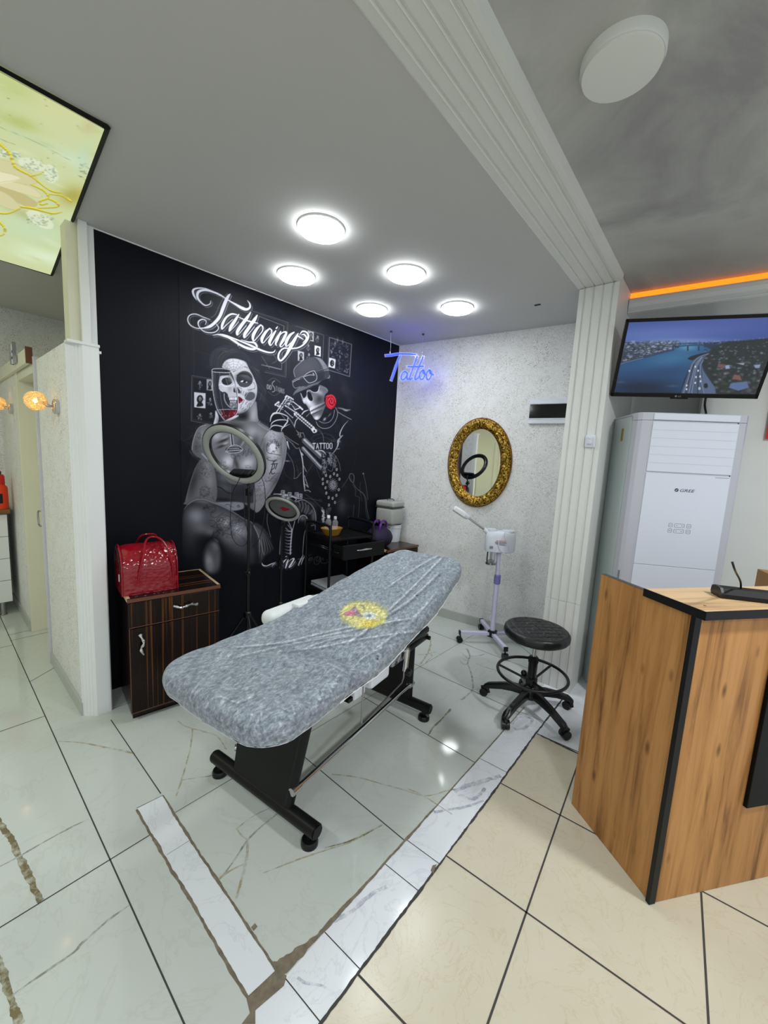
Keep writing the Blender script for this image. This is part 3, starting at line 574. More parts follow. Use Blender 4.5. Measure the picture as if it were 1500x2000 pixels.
# =================================================================== PRINTED MURAL
def draw_mural(p):
    rg = p.rng
    K = lambda: p.crop(340, 540, 3.3341); T = lambda: p.crop(360, 550, 5.769); Fc = lambda: p.crop(370, 660, 9.375)
    S_ = lambda: p.crop(520, 640, 8.333); B = lambda: p.crop(370, 820, 7.5); L = lambda: p.crop(350, 960, 7.143); Jk = lambda: p.crop(520, 820, 6.818); Xt = lambda: p.crop(490, 1060, 7.895)
    K(); p.blob(620, 620, 620, 560, 15, (40, 42, 53), .9); p.blob(300, 900, 300, 400, 0, (32, 34, 44), .6)
    for _ in range(160): x, y = rg.uniform(100, 1150), rg.uniform(180, 1500); p.blob(x, y, rg.uniform(15, 60), rg.uniform(10, 30), rg.uniform(0, 90), rg.choice([28, 52, 58]), .25)
    # damask ghosts
    for _ in range(26): x, y = rg.uniform(620, 900), rg.uniform(1180, 1420); p.scrib(x, y, 18, 22, 3, 5, 40, .5, .8)
    for _ in range(14): x, y = rg.uniform(30, 220), rg.uniform(960, 1120); p.scrib(x, y, 18, 22, 3, 6, 44, .5, .8)
    # frames
    for q, g in (([(505, 222), (742, 300), (728, 655), (590, 622)], 92), ([(512, 232), (733, 308), (719, 645), (595, 612)], 62), ([(530, 250), (716, 322), (700, 606), (600, 580)], 120), ([(570, 575), (695, 605)], 150)): p.line(q, 3.5, g, .9, smooth=False)
    p.line([(125, 150), (132, 900)], 3, 60, .7); p.line([(130, 480), (330, 540)], 3, 58, .6); p.line([(125, 150), (300, 210)], 3, 58, .5)
    p.line([(572, 520), (600, 565), (622, 600)], 5, 90, .7); p.line([(640, 500), (668, 545), (640, 565)], 5, 100, .6)
    p.line([(792, 322), (975, 382), (966, 545)], 4, 88, .9, smooth=False); p.line([(985, 380), (1003, 388), (998, 640)], 3, 60, .9, smooth=False)
    p.line([(722, 660), (735, 330), (788, 318)], 3, 60, .6, smooth=False); p.line([(745, 660), (758, 330)], 3, 55, .6)
    p.poly([(1012, 398), (1156, 444), (1143, 650), (1004, 606)], (28, 30, 42), 1, .5, False); p.line([(1012, 396), (1156, 442), (1143, 652), (1004, 608), (1012, 396)], 4.5, 118, .9, smooth=False)
    for i in range(3):
        for j in range(4):
            x, y = 1036+i*44, 440+i*13+j*50
            if (i, j) == (0, 3): continue
            p.scrib(x, y, 17, 19, 9, 4, rg.choice([90, 120, 70]), .7, .5)
    p.poly([(1010, 528), (1052, 540), (1047, 600), (1006, 588)], 195, 1, .5, False); p.ell(1029, 565, 14, 22, 0, 30); p.scrib(1029, 562, 12, 18, 6, 3, 150)
    for x, y in ((1064, 415), (1098, 428), (1050, 435)): p.blob(x, y, 5, 16, 0, 130, .7)
    for x, y, lt in ((890, 388, 165), (935, 405, 0), (875, 462, 0), (935, 485, 215), (826, 520, 175), (838, 372, 0), (878, 520, 0)): p.portrait(x, y, 20, 32, lt, .25)
    # left picture frame
    p.poly([(118, 650), (262, 672), (272, 962), (112, 938)], (24, 26, 34), 1, .5, False)
    p.line([(270, 968), (112, 940), (116, 645), (250, 668)], 4, 84, 1, smooth=False); p.line([(262, 955), (120, 930), (124, 655), (250, 676)], 3, 58, 1, smooth=False)
    for x, y, w, h, lt in ((168, 704, 24, 38, 0), (232, 706, 20, 36, 150), (168, 806, 37, 49, 196), (235, 815, 22, 40, 0), (168, 912, 24, 30, 0), (240, 905, 20, 32, 0)): p.portrait(x, y, w, h, lt, .1)
    # small emblem with lettering
    p.line([(615, 680), (650, 662), (690, 690)], 4, 75); p.line([(612, 750), (650, 775), (690, 755)], 4, 70)
    p.text('DO', 606, 704, 16, 4, 11, 26, 5, 150, .9); p.line([(655, 680), (642, 690), (640, 705), (654, 725), (655, 745), (640, 752)], 5, 150, .9); p.text('TIGHUS', 664, 716, 9.5, 3.4, 6, 28, 3.6, 128, .9)
    # ---------------- woman: hair
    Fc(); hair = [(400, 560), (365, 400), (400, 270), (520, 170), (680, 130), (850, 190), (1010, 270), (1160, 400), (1270, 560), (1330, 760), (1400, 900), (1410, 1050), (1380, 1200), (1330, 1330), (1260, 1300), (1240, 1000), (1150, 600), (900, 360), (640, 420), (590, 560)]
    p.poly(hair, (42, 44, 54), .96, 1.4)
    for i in range(110):
        t = rg.random(); x = 640-240*t+rg.uniform(-20, 60); y = 560-rg.uniform(0, 120)*t
        p.line([(x-30, 560-rg.random()*60), (x-30+20*t, 400-60*t), (x+90, 260-60*t+rg.uniform(-20, 50)), (x+260, 200+rg.uniform(-20, 90))], rg.choice([3, 4, 5]), rg.choice([18, 60, 76, 92]), .4)
    for i in range(70):
        y = rg.uniform(260, 1150); x = 950+ (y-260)*.42+rg.uniform(-30, 40); p.line([(x, y), (x+70, y+60), (x+120+rg.uniform(0, 60), y+150+rg.uniform(0, 60))], rg.choice([3, 4, 6]), rg.choice([16, 50, 70, 90]), .4)
    p.line([(600, 230), (650, 235), (690, 265)], 8, 92, .6); p.line([(400, 500), (395, 400), (440, 310)], 8, 70, .6); p.line([(640, 160), (740, 150), (830, 230)], 5, 62, .8)
    for q in ([(1180, 560), (1230, 590), (1290, 590)], [(1150, 520), (1210, 560), (1280, 640)], [(1300, 860), (1380, 950), (1400, 1020)], [(1290, 1130), (1310, 1080), (1320, 1010)]): p.line(q, 6, 105, .6)
    # face
    face = [(600, 540), (640, 440), (720, 388), (820, 378), (930, 400), (1030, 445), (1085, 550), (1150, 670), (1205, 790), (1238, 900), (1232, 1040), (1190, 1170), (1100, 1285), (990, 1368), (900, 1388), (860, 1290), (870, 1080), (840, 850), (770, 620), (690, 560)]
    p.poly(face, 196, 1, .7, True, [(1180, 1150, 130, 190, 20, 120, .6), (1000, 1380, 180, 60, -20, 60, .7), (820, 470, 150, 80, 0, 224, .7), (1010, 1180, 120, 90, 0, 215, .5), (1100, 520, 60, 160, -25, 140, .5), (650, 500, 60, 90, 20, 150, .5)])
    for e in ((605, 500), (655, 420), (795, 382), (915, 402), (990, 470), (1000, 540)): p.line([(808, 625), ((808+e[0])/2+8, (625+e[1])/2-4), e], 4, 70, .85)
    for r in (.22, .42, .64, .84):
        es = [(610, 505), (655, 425), (795, 385), (915, 405), (985, 480)]; q = [(808+(x-808)*r, 625+(y-625)*r) for x, y in es]; o = []
        for a, b in zip(q, q[1:]): o += [a, ((a[0]+b[0])/2*.94+808*.06, (a[1]+b[1])/2*.94+625*.06)]
        p.line(o+[q[-1]], 4, 72, .85)
    # eye socket
    p.ell(1010, 760, 166, 176, -10, 205); p.ell(1010, 756, 152, 150, 12, (66, 68, 76)); p.blob(940, 700, 100, 60, -20, 34, .8); p.blob(1010, 700, 110, 26, 8, 92, .8); p.line([(870, 690), (950, 655), (1060, 665), (1130, 720)], 20, 30, .8)
    p.blob(1000, 790, 110, 26, 8, 26, .9); p.ell(970, 793, 34, 15, -12, 210); p.ell(1000, 798, 16, 18, 0, 14); p.ell(1046, 812, 14, 12, 0, 190); p.line([(930, 815), (1000, 830), (1075, 820)], 5, 95, .8)
    for t in np.linspace(-2.9, 1.2, 20): x, y = 1010+164*cos(t), 762+168*sin(t); p.ell(x, y, 6, 6, 0, 120)
    p.line([(900, 560), (1000, 520), (1070, 560)], 6, 90, .8); p.line([(1010, 530), (1060, 545)], 9, 50, .8)
    p.poly([(870, 900), (905, 930), (940, 980), (930, 1010), (890, 1010), (880, 960)], (70, 70, 80)); p.line([(905, 1010), (935, 1012)], 8, 60)
    p.ell(1112, 1068, 104, 84, -22, (80, 82, 92)); p.line([(1010, 1110), (1080, 1000), (1150, 985), (1205, 1030), (1190, 1110), (1110, 1152), (1020, 1130)], 5, 232)
    for q in ([(960, 960), (950, 1000), (945, 1030)], [(1000, 975), (985, 1010), (980, 1050)], [(1040, 990), (1020, 1030), (1010, 1060)], [(1060, 950), (1120, 940), (1200, 930)], [(1080, 970), (1140, 950)], [(1180, 820), (1205, 880), (1190, 920)], [(900, 900), (960, 935)], [(905, 860), (950, 900)], [(1060, 1170), (1030, 1200), (1035, 1215)], [(1110, 1190), (1070, 1230), (1065, 1270)], [(1130, 1200), (1100, 1240), (1095, 1280)], [(960, 1180), (980, 1130), (1000, 1150), (970, 1200), (940, 1240)], [(930, 1290), (950, 1250)], [(960, 1310), (990, 1280)], [(1000, 1330), (1040, 1300)]): p.line(q, 8, 62, .9)
    p.poly([(885, 1075), (940, 1090), (975, 1135), (940, 1180), (910, 1200), (890, 1160)], (96, 18, 34)); p.line([(895, 1130), (975, 1137)], 7, (40, 8, 16)); p.ell(930, 1165, 18, 10, -20, (170, 40, 56))
    # neck, raised fingers
    p.poly([(880, 1395), (1000, 1365), (1110, 1280), (1215, 1160), (1240, 1300), (1275, 1520), (1460, 1690), (820, 1690), (760, 1560), (860, 1450)], 118, 1, .9, True, [(980, 1440, 170, 120, -15, 22, .95), (1170, 1420, 80, 190, 5, 176, .8), (930, 1600, 120, 90, 0, 30, .8), (1260, 1640, 160, 50, 20, 190, .7)])
    p.line([(1290, 1500), (1200, 1620), (1060, 1670)], 9, 24); p.line([(1295, 1520), (1210, 1645), (1080, 1690)], 6, 200, .7); p.line([(1300, 1540), (1215, 1665), (1090, 1710)], 8, 24)
    p.poly([(440, 1590), (470, 1450), (478, 1330), (520, 1400), (535, 1480), (500, 1580)], 205, 1, .7, True, [(520, 1520, 30, 80, 0, 110, .7)])
    p.poly([(500, 1580), (600, 1540), (720, 1480), (860, 1418), (900, 1430), (820, 1480), (720, 1530), (640, 1575)], 196, 1, .7, True, [(700, 1560, 150, 30, -20, 90, .7), (760, 1460, 100, 20, -22, 226, .8)])
    p.poly([(760, 1600), (840, 1560), (870, 1580), (820, 1610)], 190)
    # skull in the glass
    p.poly([(430, 650), (760, 640), (850, 850), (885, 1100), (880, 1340), (800, 1440), (690, 1470), (590, 1430), (510, 1290), (440, 1000)], (40, 42, 52), .96)
    p.poly([(548, 760), (570, 700), (640, 690), (740, 690), (800, 760), (840, 860), (858, 1000), (865, 1090), (800, 1110), (730, 1100), (705, 1020), (650, 980), (600, 985), (550, 940), (535, 860)], 186, 1, .6, True, [(640, 930, 60, 50, 0, 205, .6), (740, 930, 40, 60, 0, 130, .5)])
    p.ell(685, 795, 108, 84, 0, 222); p.ell(685, 795, 98, 72, 3, (34, 36, 42)); p.blob(740, 760, 50, 60, 0, (80, 86, 88), .9); p.line([(660, 720), (690, 820), (710, 870)], 8, 150, .7)
    p.poly([(820, 900), (850, 990), (835, 1000), (806, 980)], 30); p.line([(540, 860), (590, 850), (640, 885), (760, 880), (820, 850)], 12, 226)
    p.line([(545, 925), (600, 980), (660, 985), (705, 1030), (720, 1090)], 9, 220)
    p.poly([(720, 1085), (870, 1080), (875, 1150), (720, 1150)], 24, 1, .5, False)
    for i, x in enumerate((742, 772, 802, 834, 858)): p.poly([(x-11, 1090), (x+11, 1088), (x+12, 1130), (x, 1142), (x-12, 1130)], 226)
    for i, x in enumerate((755, 785, 815, 842)): p.poly([(x-10, 1152), (x+10, 1152), (x+9, 1182), (x-9, 1182)], 190)
    p.line([(636, 1020), (640, 1110), (670, 1190), (730, 1260), (800, 1290)], 14, 168); p.line([(690, 1060), (715, 1100)], 8, 90)
    p.poly([(740, 1190), (860, 1190), (865, 1270), (800, 1290), (745, 1260)], 120, .8, .8); p.scrib(800, 1240, 55, 40, 10, 6, 215, .8)
    # wine and glass lines
    p.poly([(570, 1395), (620, 1330), (860, 1335), (888, 1360), (800, 1440), (700, 1478), (620, 1462)], (100, 14, 28), .95); p.poly([(620, 1340), (720, 1325), (740, 1440), (640, 1450)], (58, 16, 26), .8); p.scrib(790, 1380, 70, 40, 12, 7, (196, 60, 78), .8); p.scrib(690, 1440, 70, 20, 8, 5, 200, .7)
    p.line([(515, 1318), (700, 1308), (870, 1312)], 7, 220)
    p.line([(412, 610), (430, 570), (560, 562), (700, 575), (770, 610), (700, 635), (560, 632), (430, 622), (412, 610)], 10, 214); p.line([(430, 600), (560, 582), (740, 605)], 8, 40)
    p.line([(415, 615), (422, 800), (436, 1000), (470, 1180), (515, 1320), (590, 1440), (640, 1500)], 11, 216, .95); p.line([(440, 640), (455, 900), (490, 1150), (550, 1330), (600, 1400)], 6, 150, .8)
    p.line([(470, 640), (480, 900), (510, 1100)], 16, 70, .7); p.line([(560, 640), (548, 760), (555, 900), (580, 1150), (640, 1400)], 6, 180, .6)
    p.line([(765, 615), (820, 740), (865, 920), (885, 1080), (895, 1250), (870, 1380), (800, 1450)], 11, 220, .95); p.line([(750, 640), (790, 760), (835, 940), (855, 1100), (860, 1300), (820, 1400)], 6, 200, .7); p.line([(730, 640), (775, 800)], 14, 190, .6)
    p.line([(510, 1320), (560, 1400), (600, 1390), (560, 1330)], 14, 190, .6)
    # ---------------- torso and arms
    B()
    p.poly([(230, 60), (330, 75), (500, 20), (800, 20), (1010, 40), (1190, 150), (1300, 140), (1395, 250), (1425, 400), (1390, 640), (1250, 960), (1100, 1200), (960, 1330), (770, 1220), (370, 1230), (375, 740), (300, 600), (150, 560), (30, 440), (90, 180)], 100, 1, .9)
    p.poly([(520, 60), (800, 30), (1010, 60), (1170, 170), (1080, 330), (1000, 600), (940, 740), (640, 740), (380, 560), (350, 300)], 112, 1, 9, True, [(930, 180, 130, 80, 20, 176, .8), (640, 110, 150, 90, 0, 34, .9), (700, 480, 140, 60, 0, 90, .4), (560, 620, 90, 120, 30, 215, .9), (850, 640, 120, 90, -35, 200, .9), (690, 650, 30, 120, -15, 54, .8), (760, 330, 70, 130, 30, 60, .6), (790, 330, 18, 110, 32, 170, .6), (960, 330, 60, 140, 10, 60, .6)])
    p.line([(1085, 280, 4), (1050, 400, 16), (1030, 560, 20), (990, 720, 20), (960, 880, 14), (945, 1100, 8)], 14, 38, .7, 2.5)
    p.line([(235, 170, 4), (205, 300, 14), (225, 470, 18), (290, 600, 18), (372, 720, 12), (378, 900, 8)], 14, 34, .7, 2.5)
    p.line([(400, 720, 4), (520, 780, 16), (640, 760, 10), (700, 720, 6), (800, 770, 14), (930, 740, 4)], 12, 50, .7, 3)
    p.line([(640, 700, 6), (660, 600, 14), (680, 540, 4)], 10, 50, .6, 2.5); p.line([(640, 60, 6), (700, 160, 18), (760, 260, 8)], 10, 60, .5, 3); p.line([(1010, 60), (1080, 110), (1180, 165)], 6, 190, .6, 1.5)
    # hand with glass stem
    p.poly([(330, 250), (400, 190), (500, 180), (590, 210), (590, 360), (500, 410), (400, 450), (340, 400)], 120, 1, 1.2, True, [(400, 240, 70, 50, -30, 186, .8), (500, 300, 90, 22, -25, 26, .9), (480, 380, 90, 20, -25, 30, .9), (520, 260, 60, 20, -25, 170, .7), (530, 345, 50, 18, -20, 190, .8)])
    p.poly([(580, 215), (640, 205), (665, 370), (605, 375)], 90, 1, .6, False); p.line([(595, 215), (612, 370)], 9, 215); p.line([(632, 210), (652, 365)], 8, 190); p.line([(613, 215), (630, 365)], 9, 30)
    p.ell(652, 432, 125, 48, -5, (50, 50, 58)); p.line([(530, 465), (600, 385), (700, 375), (780, 432), (720, 475), (600, 485), (530, 465)], 7, 214)
    for k in range(9): p.ell(560+k*24, 458-k*2, 11, 7, 0, 205); p.ell(585+k*17, 425-k, 9, 5, 0, 190)
    for k in range(7): p.ell(600+k*17, 395, 7, 4, 0, 180)
    # script tattoo on the chest
    for q in ([(600, 500), (660, 520), (680, 555), (630, 560), (610, 520), (650, 490)], [(690, 530), (715, 510), (710, 550), (735, 520), (740, 575)], [(800, 420), (780, 520), (820, 450), (830, 540), (870, 420), (860, 520)], [(880, 480), (905, 460), (900, 510), (930, 480)]): p.line(q, 5, 44, .8)
    for x, y, rx, ry in ((500, 640, 50, 40), (850, 690, 45, 25), (540, 700, 30, 30)): p.scrib(x, y, rx, ry, 14, 4, 50, .7)
    # corset
    p.poly([(380, 760), (600, 930), (800, 940), (940, 900), (960, 1190), (760, 1215), (370, 1190)], (52, 54, 62), 1, 1, True, [(500, 850, 90, 60, 30, 112, .7), (540, 1000, 120, 50, 20, 96, .6), (700, 1080, 120, 80, 0, 34, .7), (500, 1170, 160, 30, 5, 24, .8)])
    p.line([(385, 970), (470, 1000), (540, 1060), (620, 1080)], 14, 22, .9); p.line([(600, 930), (600, 1180)], 5, 110, .5); p.line([(640, 950), (640, 1180)], 4, 30, .7); p.line([(375, 720), (372, 1200)], 7, 18)
    p.poly([(400, 1210), (760, 1210), (790, 1300), (600, 1330), (430, 1260)], 128, 1, 1.2); p.scrib(590, 1250, 60, 35, 16, 4, 45); p.scrib(715, 1270, 30, 25, 14, 5, 40)
    # viewer-left arm
    p.poly([(330, 80), (230, 75), (140, 110), (85, 200), (45, 350), (35, 450), (100, 520), (170, 560), (80, 720), (0, 960), (-60, 1180), (-50, 1240), (370, 1220), (375, 740), (280, 600), (230, 500), (190, 300), (220, 180)], 100, 1, .8, True, [(190, 230, 60, 130, 10, 150, .7), (260, 700, 70, 150, 10, 150, .6), (300, 900, 60, 120, 0, 150, .6), (60, 900, 70, 220, 15, 44, .8), (100, 400, 60, 120, 10, 70, .5)])
    p.line([(240, 76), (150, 105), (92, 190), (50, 340), (38, 440)], 6, 190, .8); p.line([(150, 590), (80, 720), (0, 960), (-50, 1180)], 4, 170, .8)
    p.line([(0, 450), (60, 520), (170, 570)], 10, 74); p.line([(10, 470), (60, 545), (150, 590)], 5, 130, .6)
    for k in range(14): p.line([(20+k*9, 500+k*6), (-10+k*7, 700), (-50+k*6, 900-k*10)], 8, 24+(k % 2)*24, .4)
    for k in range(6): p.ell(190+k*14, 500+k*15, 15, 10, 45, 205); p.ell(190+k*14, 500+k*15, 7, 4, 45, 20)
    for x, y, rx, ry, n in ((150, 240, 40, 60, 20), (120, 400, 50, 60, 16), (230, 700, 90, 100, 34), (220, 820, 90, 50, 18), (230, 1050, 80, 80, 44), (330, 1170, 40, 40, 14), (150, 1150, 50, 40, 10)): p.scrib(x, y, rx, ry, n, 4, 38, .65)
    p.line([(225+65*cos(t), 1050+70*sin(t)) for t in np.linspace(0, 6.3, 14)], 5, 40, .8)
    # viewer-right shoulder and arm
    p.poly([(1090, 270), (1150, 180), (1250, 140), (1350, 165), (1405, 260), (1425, 400), (1395, 600), (1330, 800), (1250, 980), (1130, 1180), (1030, 1330), (960, 1340), (940, 1100), (980, 850), (1090, 760), (1100, 560), (1040, 440)], 122, 1, .8, True, [(1220, 220, 110, 80, 0, 186, .8), (1230, 450, 110, 140, 5, 224, .9), (1360, 430, 50, 170, -5, 80, .7), (1370, 400, 18, 120, 0, 150, .6), (1220, 700, 110, 130, 10, 175, .8), (1080, 950, 90, 130, 20, 165, .7), (1290, 900, 60, 160, 22, 70, .8), (1090, 500, 40, 200, 0, 66, .7), (1040, 1200, 70, 120, 10, 130, .6)])
    p.line([(1100, 260), (1160, 180), (1250, 142), (1345, 165)], 5, 196, .7); p.line([(1425, 400), (1395, 600), (1330, 800), (1235, 1000), (1120, 1190)], 5, 150, .7); p.line([(1370, 560), (1330, 780), (1215, 960), (1100, 1150)], 5, 60, .7)
    p.scrib(1260, 300, 90, 90, 34, 4, 60, .6); p.scrib(1220, 380, 90, 110, 50, 4, 50, .7); p.ell(1220, 400, 44, 52, 0, 214); p.scrib(1290, 380, 30, 60, 20, 6, 34, .8)
    p.line([(1150, 330), (1130, 400), (1150, 480), (1240, 500), (1330, 520)], 9, 40, .8); p.line([(1130, 560), (1160, 590), (1200, 600)], 8, 40); p.scrib(1230, 560, 100, 40, 16, 4, 56, .7)
    for q in ([(1270, 590), (1230, 620), (1215, 680), (1190, 760), (1170, 790)], [(1200, 650), (1290, 640)], [(1215, 600), (1250, 610)], [(1240, 640), (1245, 700), (1200, 740), (1210, 790), (1250, 780)], [(1280, 650), (1260, 720)]): p.line(q, 12, 30, .9)
    p.scrib(1200, 870, 90, 70, 30, 4, 48, .6); p.line([(1100, 900), (1170, 890), (1260, 800), (1320, 780)], 6, 44, .7); p.scrib(1040, 1020, 70, 120, 34, 4, 56, .6); p.scrib(1030, 1180, 50, 80, 14, 4, 60, .5)
    # ---------------- legs and skirt
    L()
    p.poly([(1050, 440), (1150, 480), (1230, 580), (1285, 700), (1290, 830), (1200, 900), (1110, 1010), (1060, 800), (1000, 600)], (54, 55, 62), 1, 1.5, True, [(1280, 840, 60, 160, 0, 26, .8)])
    for k in range(6): p.line([(1050+k*22, 470+k*16, 6), (1110+k*28, 620+k*10, 16), (1120+k*38, 800, 12), (1110+k*36, 960-k*30, 3)], 10, 150-k*14, .65); p.line([(1065+k*24, 480+k*16, 6), (1132+k*28, 640+k*10, 14), (1138+k*38, 800, 10)], 10, 26, .6)
    th = [(60, 270), (110, 195), (170, 145), (250, 112), (370, 116), (480, 160), (620, 215), (760, 290), (900, 380), (1000, 425), (1050, 490), (1070, 620), (1090, 800), (1110, 1000), (850, 1010), (600, 960), (350, 900), (60, 900), (40, 500)]
    p.poly(th, (20, 21, 28), .97, 3)
    sl, m_ = p.mask(th, 3)
    for (x, y, rx, ry, rot, g, a) in [(230, 350, 150, 150, 0, 118, .95), (150, 600, 110, 220, 0, 48, .7), (330, 520, 170, 90, 10, 96, .7), (430, 570, 60, 50, 0, 120, .7), (640, 420, 260, 150, 28, 122, .8), (860, 560, 150, 150, 30, 128, .8), (680, 650, 200, 100, 20, 96, .8), (850, 780, 190, 120, 20, 70, .7), (500, 230, 260, 50, 20, 70, .6), (330, 140, 160, 26, 5, 90, .7), (1000, 900, 70, 160, 0, 56, .6)]: p.blend(sl, min(255, g*1.25), m_*p.g(sl, x, y, rx, ry, rot)*a)
    p.line([(70, 250, 4), (110, 195, 9), (170, 145, 11), (250, 112, 12), (370, 116, 12), (480, 160, 11), (620, 215, 10), (760, 290, 10), (900, 380, 10), (1000, 425, 10), (1045, 480, 8), (1075, 560, 4)], 10, 148, .75)
    p.line([(1035, 470), (1080, 560), (1130, 690), (1180, 880)], 10, 160, .6)
    p.blob(455, 880, 165, 280, -4, (12, 13, 19), 1, 3.2); p.poly([(350, 860), (390, 740), (460, 690), (530, 720), (585, 820), (590, 960), (560, 1090), (470, 1150), (380, 1110), (345, 1000)], (64, 63, 70), .9, 5, True, [(510, 760, 60, 90, 0, 120, .8), (420, 970, 70, 120, -8, 152, .95), (430, 1060, 60, 70, 0, 130, .8), (530, 960, 50, 140, 0, 110, .7)])
    p.line([(300, 830, 3), (360, 730, 12), (460, 640, 18), (540, 690, 14), (590, 780, 12), (608, 880, 10), (600, 1050, 4)], 12, (12, 12, 18), .95, 1.4); p.line([(460, 640, 14), (478, 590, 8), (485, 560, 3)], 8, 22, .9, 1.2); p.blob(520, 680, 50, 12, 40, 120, .6)
    # dragon tattoo on the thigh
    for q in ([(430, 215), (480, 195), (515, 230), (500, 280), (450, 300), (440, 340), (500, 365), (560, 330), (620, 300)], [(450, 225), (490, 215), (500, 240), (480, 270), (430, 290)], [(520, 400), (560, 350), (640, 330), (700, 350)], [(520, 420), (540, 500), (600, 560), (700, 600), (780, 600)], [(540, 420), (580, 370), (660, 350)], [(430, 400), (490, 410), (500, 460), (450, 490)], [(440, 480), (500, 500), (560, 500)]): p.line(q, 6, 34, .85)
    for k in range(16): t = 2.6-k*.17; x, y = 620+95*cos(t), 440+100*sin(t); p.line([(x, y), (x+16*cos(t), y+18*sin(t))], 5, 40, .8)
    p.scrib(375, 220, 45, 30, 26, 5, 30, .75); p.scrib(620, 450, 110, 100, 60, 4, 40, .65); p.scrib(800, 480, 140, 110, 80, 4, 38, .65); p.scrib(570, 570, 60, 50, 30, 5, 32, .75); p.scrib(720, 640, 70, 30, 16, 4, 40, .6); p.scrib(850, 380, 80, 60, 24, 4, 44, .6)
    for x, y, r in ((655, 440, 34), (800, 510, 40), (850, 570, 40)): p.blob(x, y, r, r, 0, 190, .7); p.scrib(x, y, r, r, 14, 4, 44, .8)
    p.line([(820, 590), (880, 650), (940, 710)], 5, 40, .8); p.line([(840, 580), (900, 640), (945, 690)], 5, 40, .7)
    # ---------------- skeleton rider
    S_()
    dome = [(470, 805), (445, 710), (470, 640), (560, 560), (660, 505), (760, 478), (860, 492), (930, 550), (990, 650), (1025, 740), (1035, 810), (960, 850), (800, 905), (620, 960)]
    p.poly(dome, (66, 68, 78), 1, .7, True, [(650, 650, 160, 100, -20, 82, .6), (900, 800, 120, 80, 0, 50, .7)])
    p.poly([(770, 482), (860, 492), (930, 550), (990, 650), (1030, 760), (1030, 815), (950, 830), (940, 700), (880, 570), (820, 500)], (120, 122, 134), 1, .6); p.line([(780, 490), (840, 550), (885, 660), (900, 760), (920, 840)], 5, 40); p.scrib(950, 700, 60, 120, 60, 4, 90, .4)
    p.line([(470, 805), (447, 710), (475, 640), (570, 555)], 7, 170, .85); p.line([(870, 495), (940, 560), (1000, 660), (1030, 790)], 6, 160, .7)
    p.poly([(1030, 820), (960, 860), (820, 920), (700, 965), (600, 1010), (480, 1060), (438, 1098), (470, 1030), (560, 960), (700, 930), (860, 880), (960, 830)], (100, 102, 112), 1, .6); p.line([(438, 1098), (520, 1045), (700, 975), (880, 905), (985, 850)], 5, 165, .7)
    p.poly([(520, 900), (640, 960), (700, 930), (900, 860), (1020, 800), (1010, 700), (820, 740), (640, 800)], (40, 42, 50), .8)
    p.poly([(600, 800), (680, 735), (790, 712), (825, 790), (805, 860), (700, 895), (640, 850)], (46, 48, 58)); p.line([(600, 800), (680, 735), (770, 703), (800, 730), (825, 800), (800, 865), (700, 898), (640, 850), (605, 805)], 9, 186); p.line([(625, 795), (700, 770), (785, 772)], 9, 205, .9); p.line([(760, 740), (775, 760)], 8, 220)
    p.poly([(430, 860), (540, 815), (570, 880), (560, 950), (480, 990), (430, 930)], (44, 46, 54)); p.line([(425, 870), (480, 835), (545, 818)], 9, 150); p.line([(430, 880), (440, 950), (480, 985), (550, 960)], 8, 150); p.line([(435, 885), (500, 850), (545, 835)], 7, 210); p.line([(545, 810), (600, 790)], 14, 120); p.line([(810, 722), (900, 695), (1005, 668)], 13, 30); p.line([(805, 715), (900, 688), (1000, 668)], 4, 150)
    # skull
    p.poly([(850, 910), (1010, 830), (1035, 1000), (1030, 1120), (960, 1180), (900, 1050)], (26, 28, 40))
    sk = [(562, 1070), (590, 1150), (640, 1130), (660, 1030), (700, 1010), (780, 1050), (850, 1010), (850, 940), (900, 940), (985, 985), (1005, 1040), (960, 1090), (940, 1180), (965, 1260), (930, 1360), (890, 1450), (840, 1500), (790, 1490), (740, 1420), (700, 1340), (650, 1250), (610, 1230), (575, 1140)]
    p.poly(sk, (96, 97, 106), 1, .6, True, [(690, 1200, 60, 110, -25, 225, .95), (760, 1290, 50, 70, 0, 210, .7), (820, 1470, 60, 40, -20, 232, .95), (620, 1190, 40, 40, 0, 220, .9), (870, 1060, 60, 40, 30, 170, .8), (900, 1320, 60, 110, 15, 70, .6), (860, 1160, 60, 60, 0, 44, .8), (660, 1060, 30, 50, 0, 210, .8), (790, 1130, 50, 60, 0, 120, .6)])
    p.ell(710, 1118, 40, 82, -22, (22, 24, 32)); p.line([(665, 1060), (680, 1160), (740, 1200), (765, 1160), (740, 1090)], 6, 190, .8)
    p.poly([(700, 1000), (760, 1045), (830, 1035), (860, 960), (840, 930), (760, 950)], (26, 28, 38)); p.line([(705, 1015), (780, 1055), (840, 1040), (865, 960)], 9, 200)
    p.poly([(565, 1060), (600, 1130), (650, 1110), (655, 1030), (600, 1020)], (26, 28, 38)); p.line([(562, 1070), (600, 1150), (650, 1135)], 9, 205); p.line([(885, 940), (900, 975), (950, 975), (1000, 1025)], 9, 120)
    p.line([(735, 1345), (800, 1310), (880, 1270), (950, 1240)], 30, (34, 34, 42)); p.line([(745, 1400), (810, 1375), (900, 1325)], 24, (40, 40, 48))
    for k in range(11): t = k/10; x, y = 722+218*t, 1335-100*t; g = 228-100*t; w_ = 10-4*t; p.poly([(x-w_, y-30+12*t), (x+w_, y-32+12*t), (x+w_*.9, y+14-8*t), (x-w_*.8, y+16-8*t)], g)
    for k in range(10): t = k/9; x, y = 735+190*t, 1385-75*t; g = 215-100*t; w_ = 9-4*t; p.poly([(x-w_, y-14), (x+w_, y-15), (x+w_, y+18-8*t), (x-w_, y+20-8*t)], g)
    # rose
    p.ell(1050, 1205, 88, 118, 0, (150, 26, 40)); 
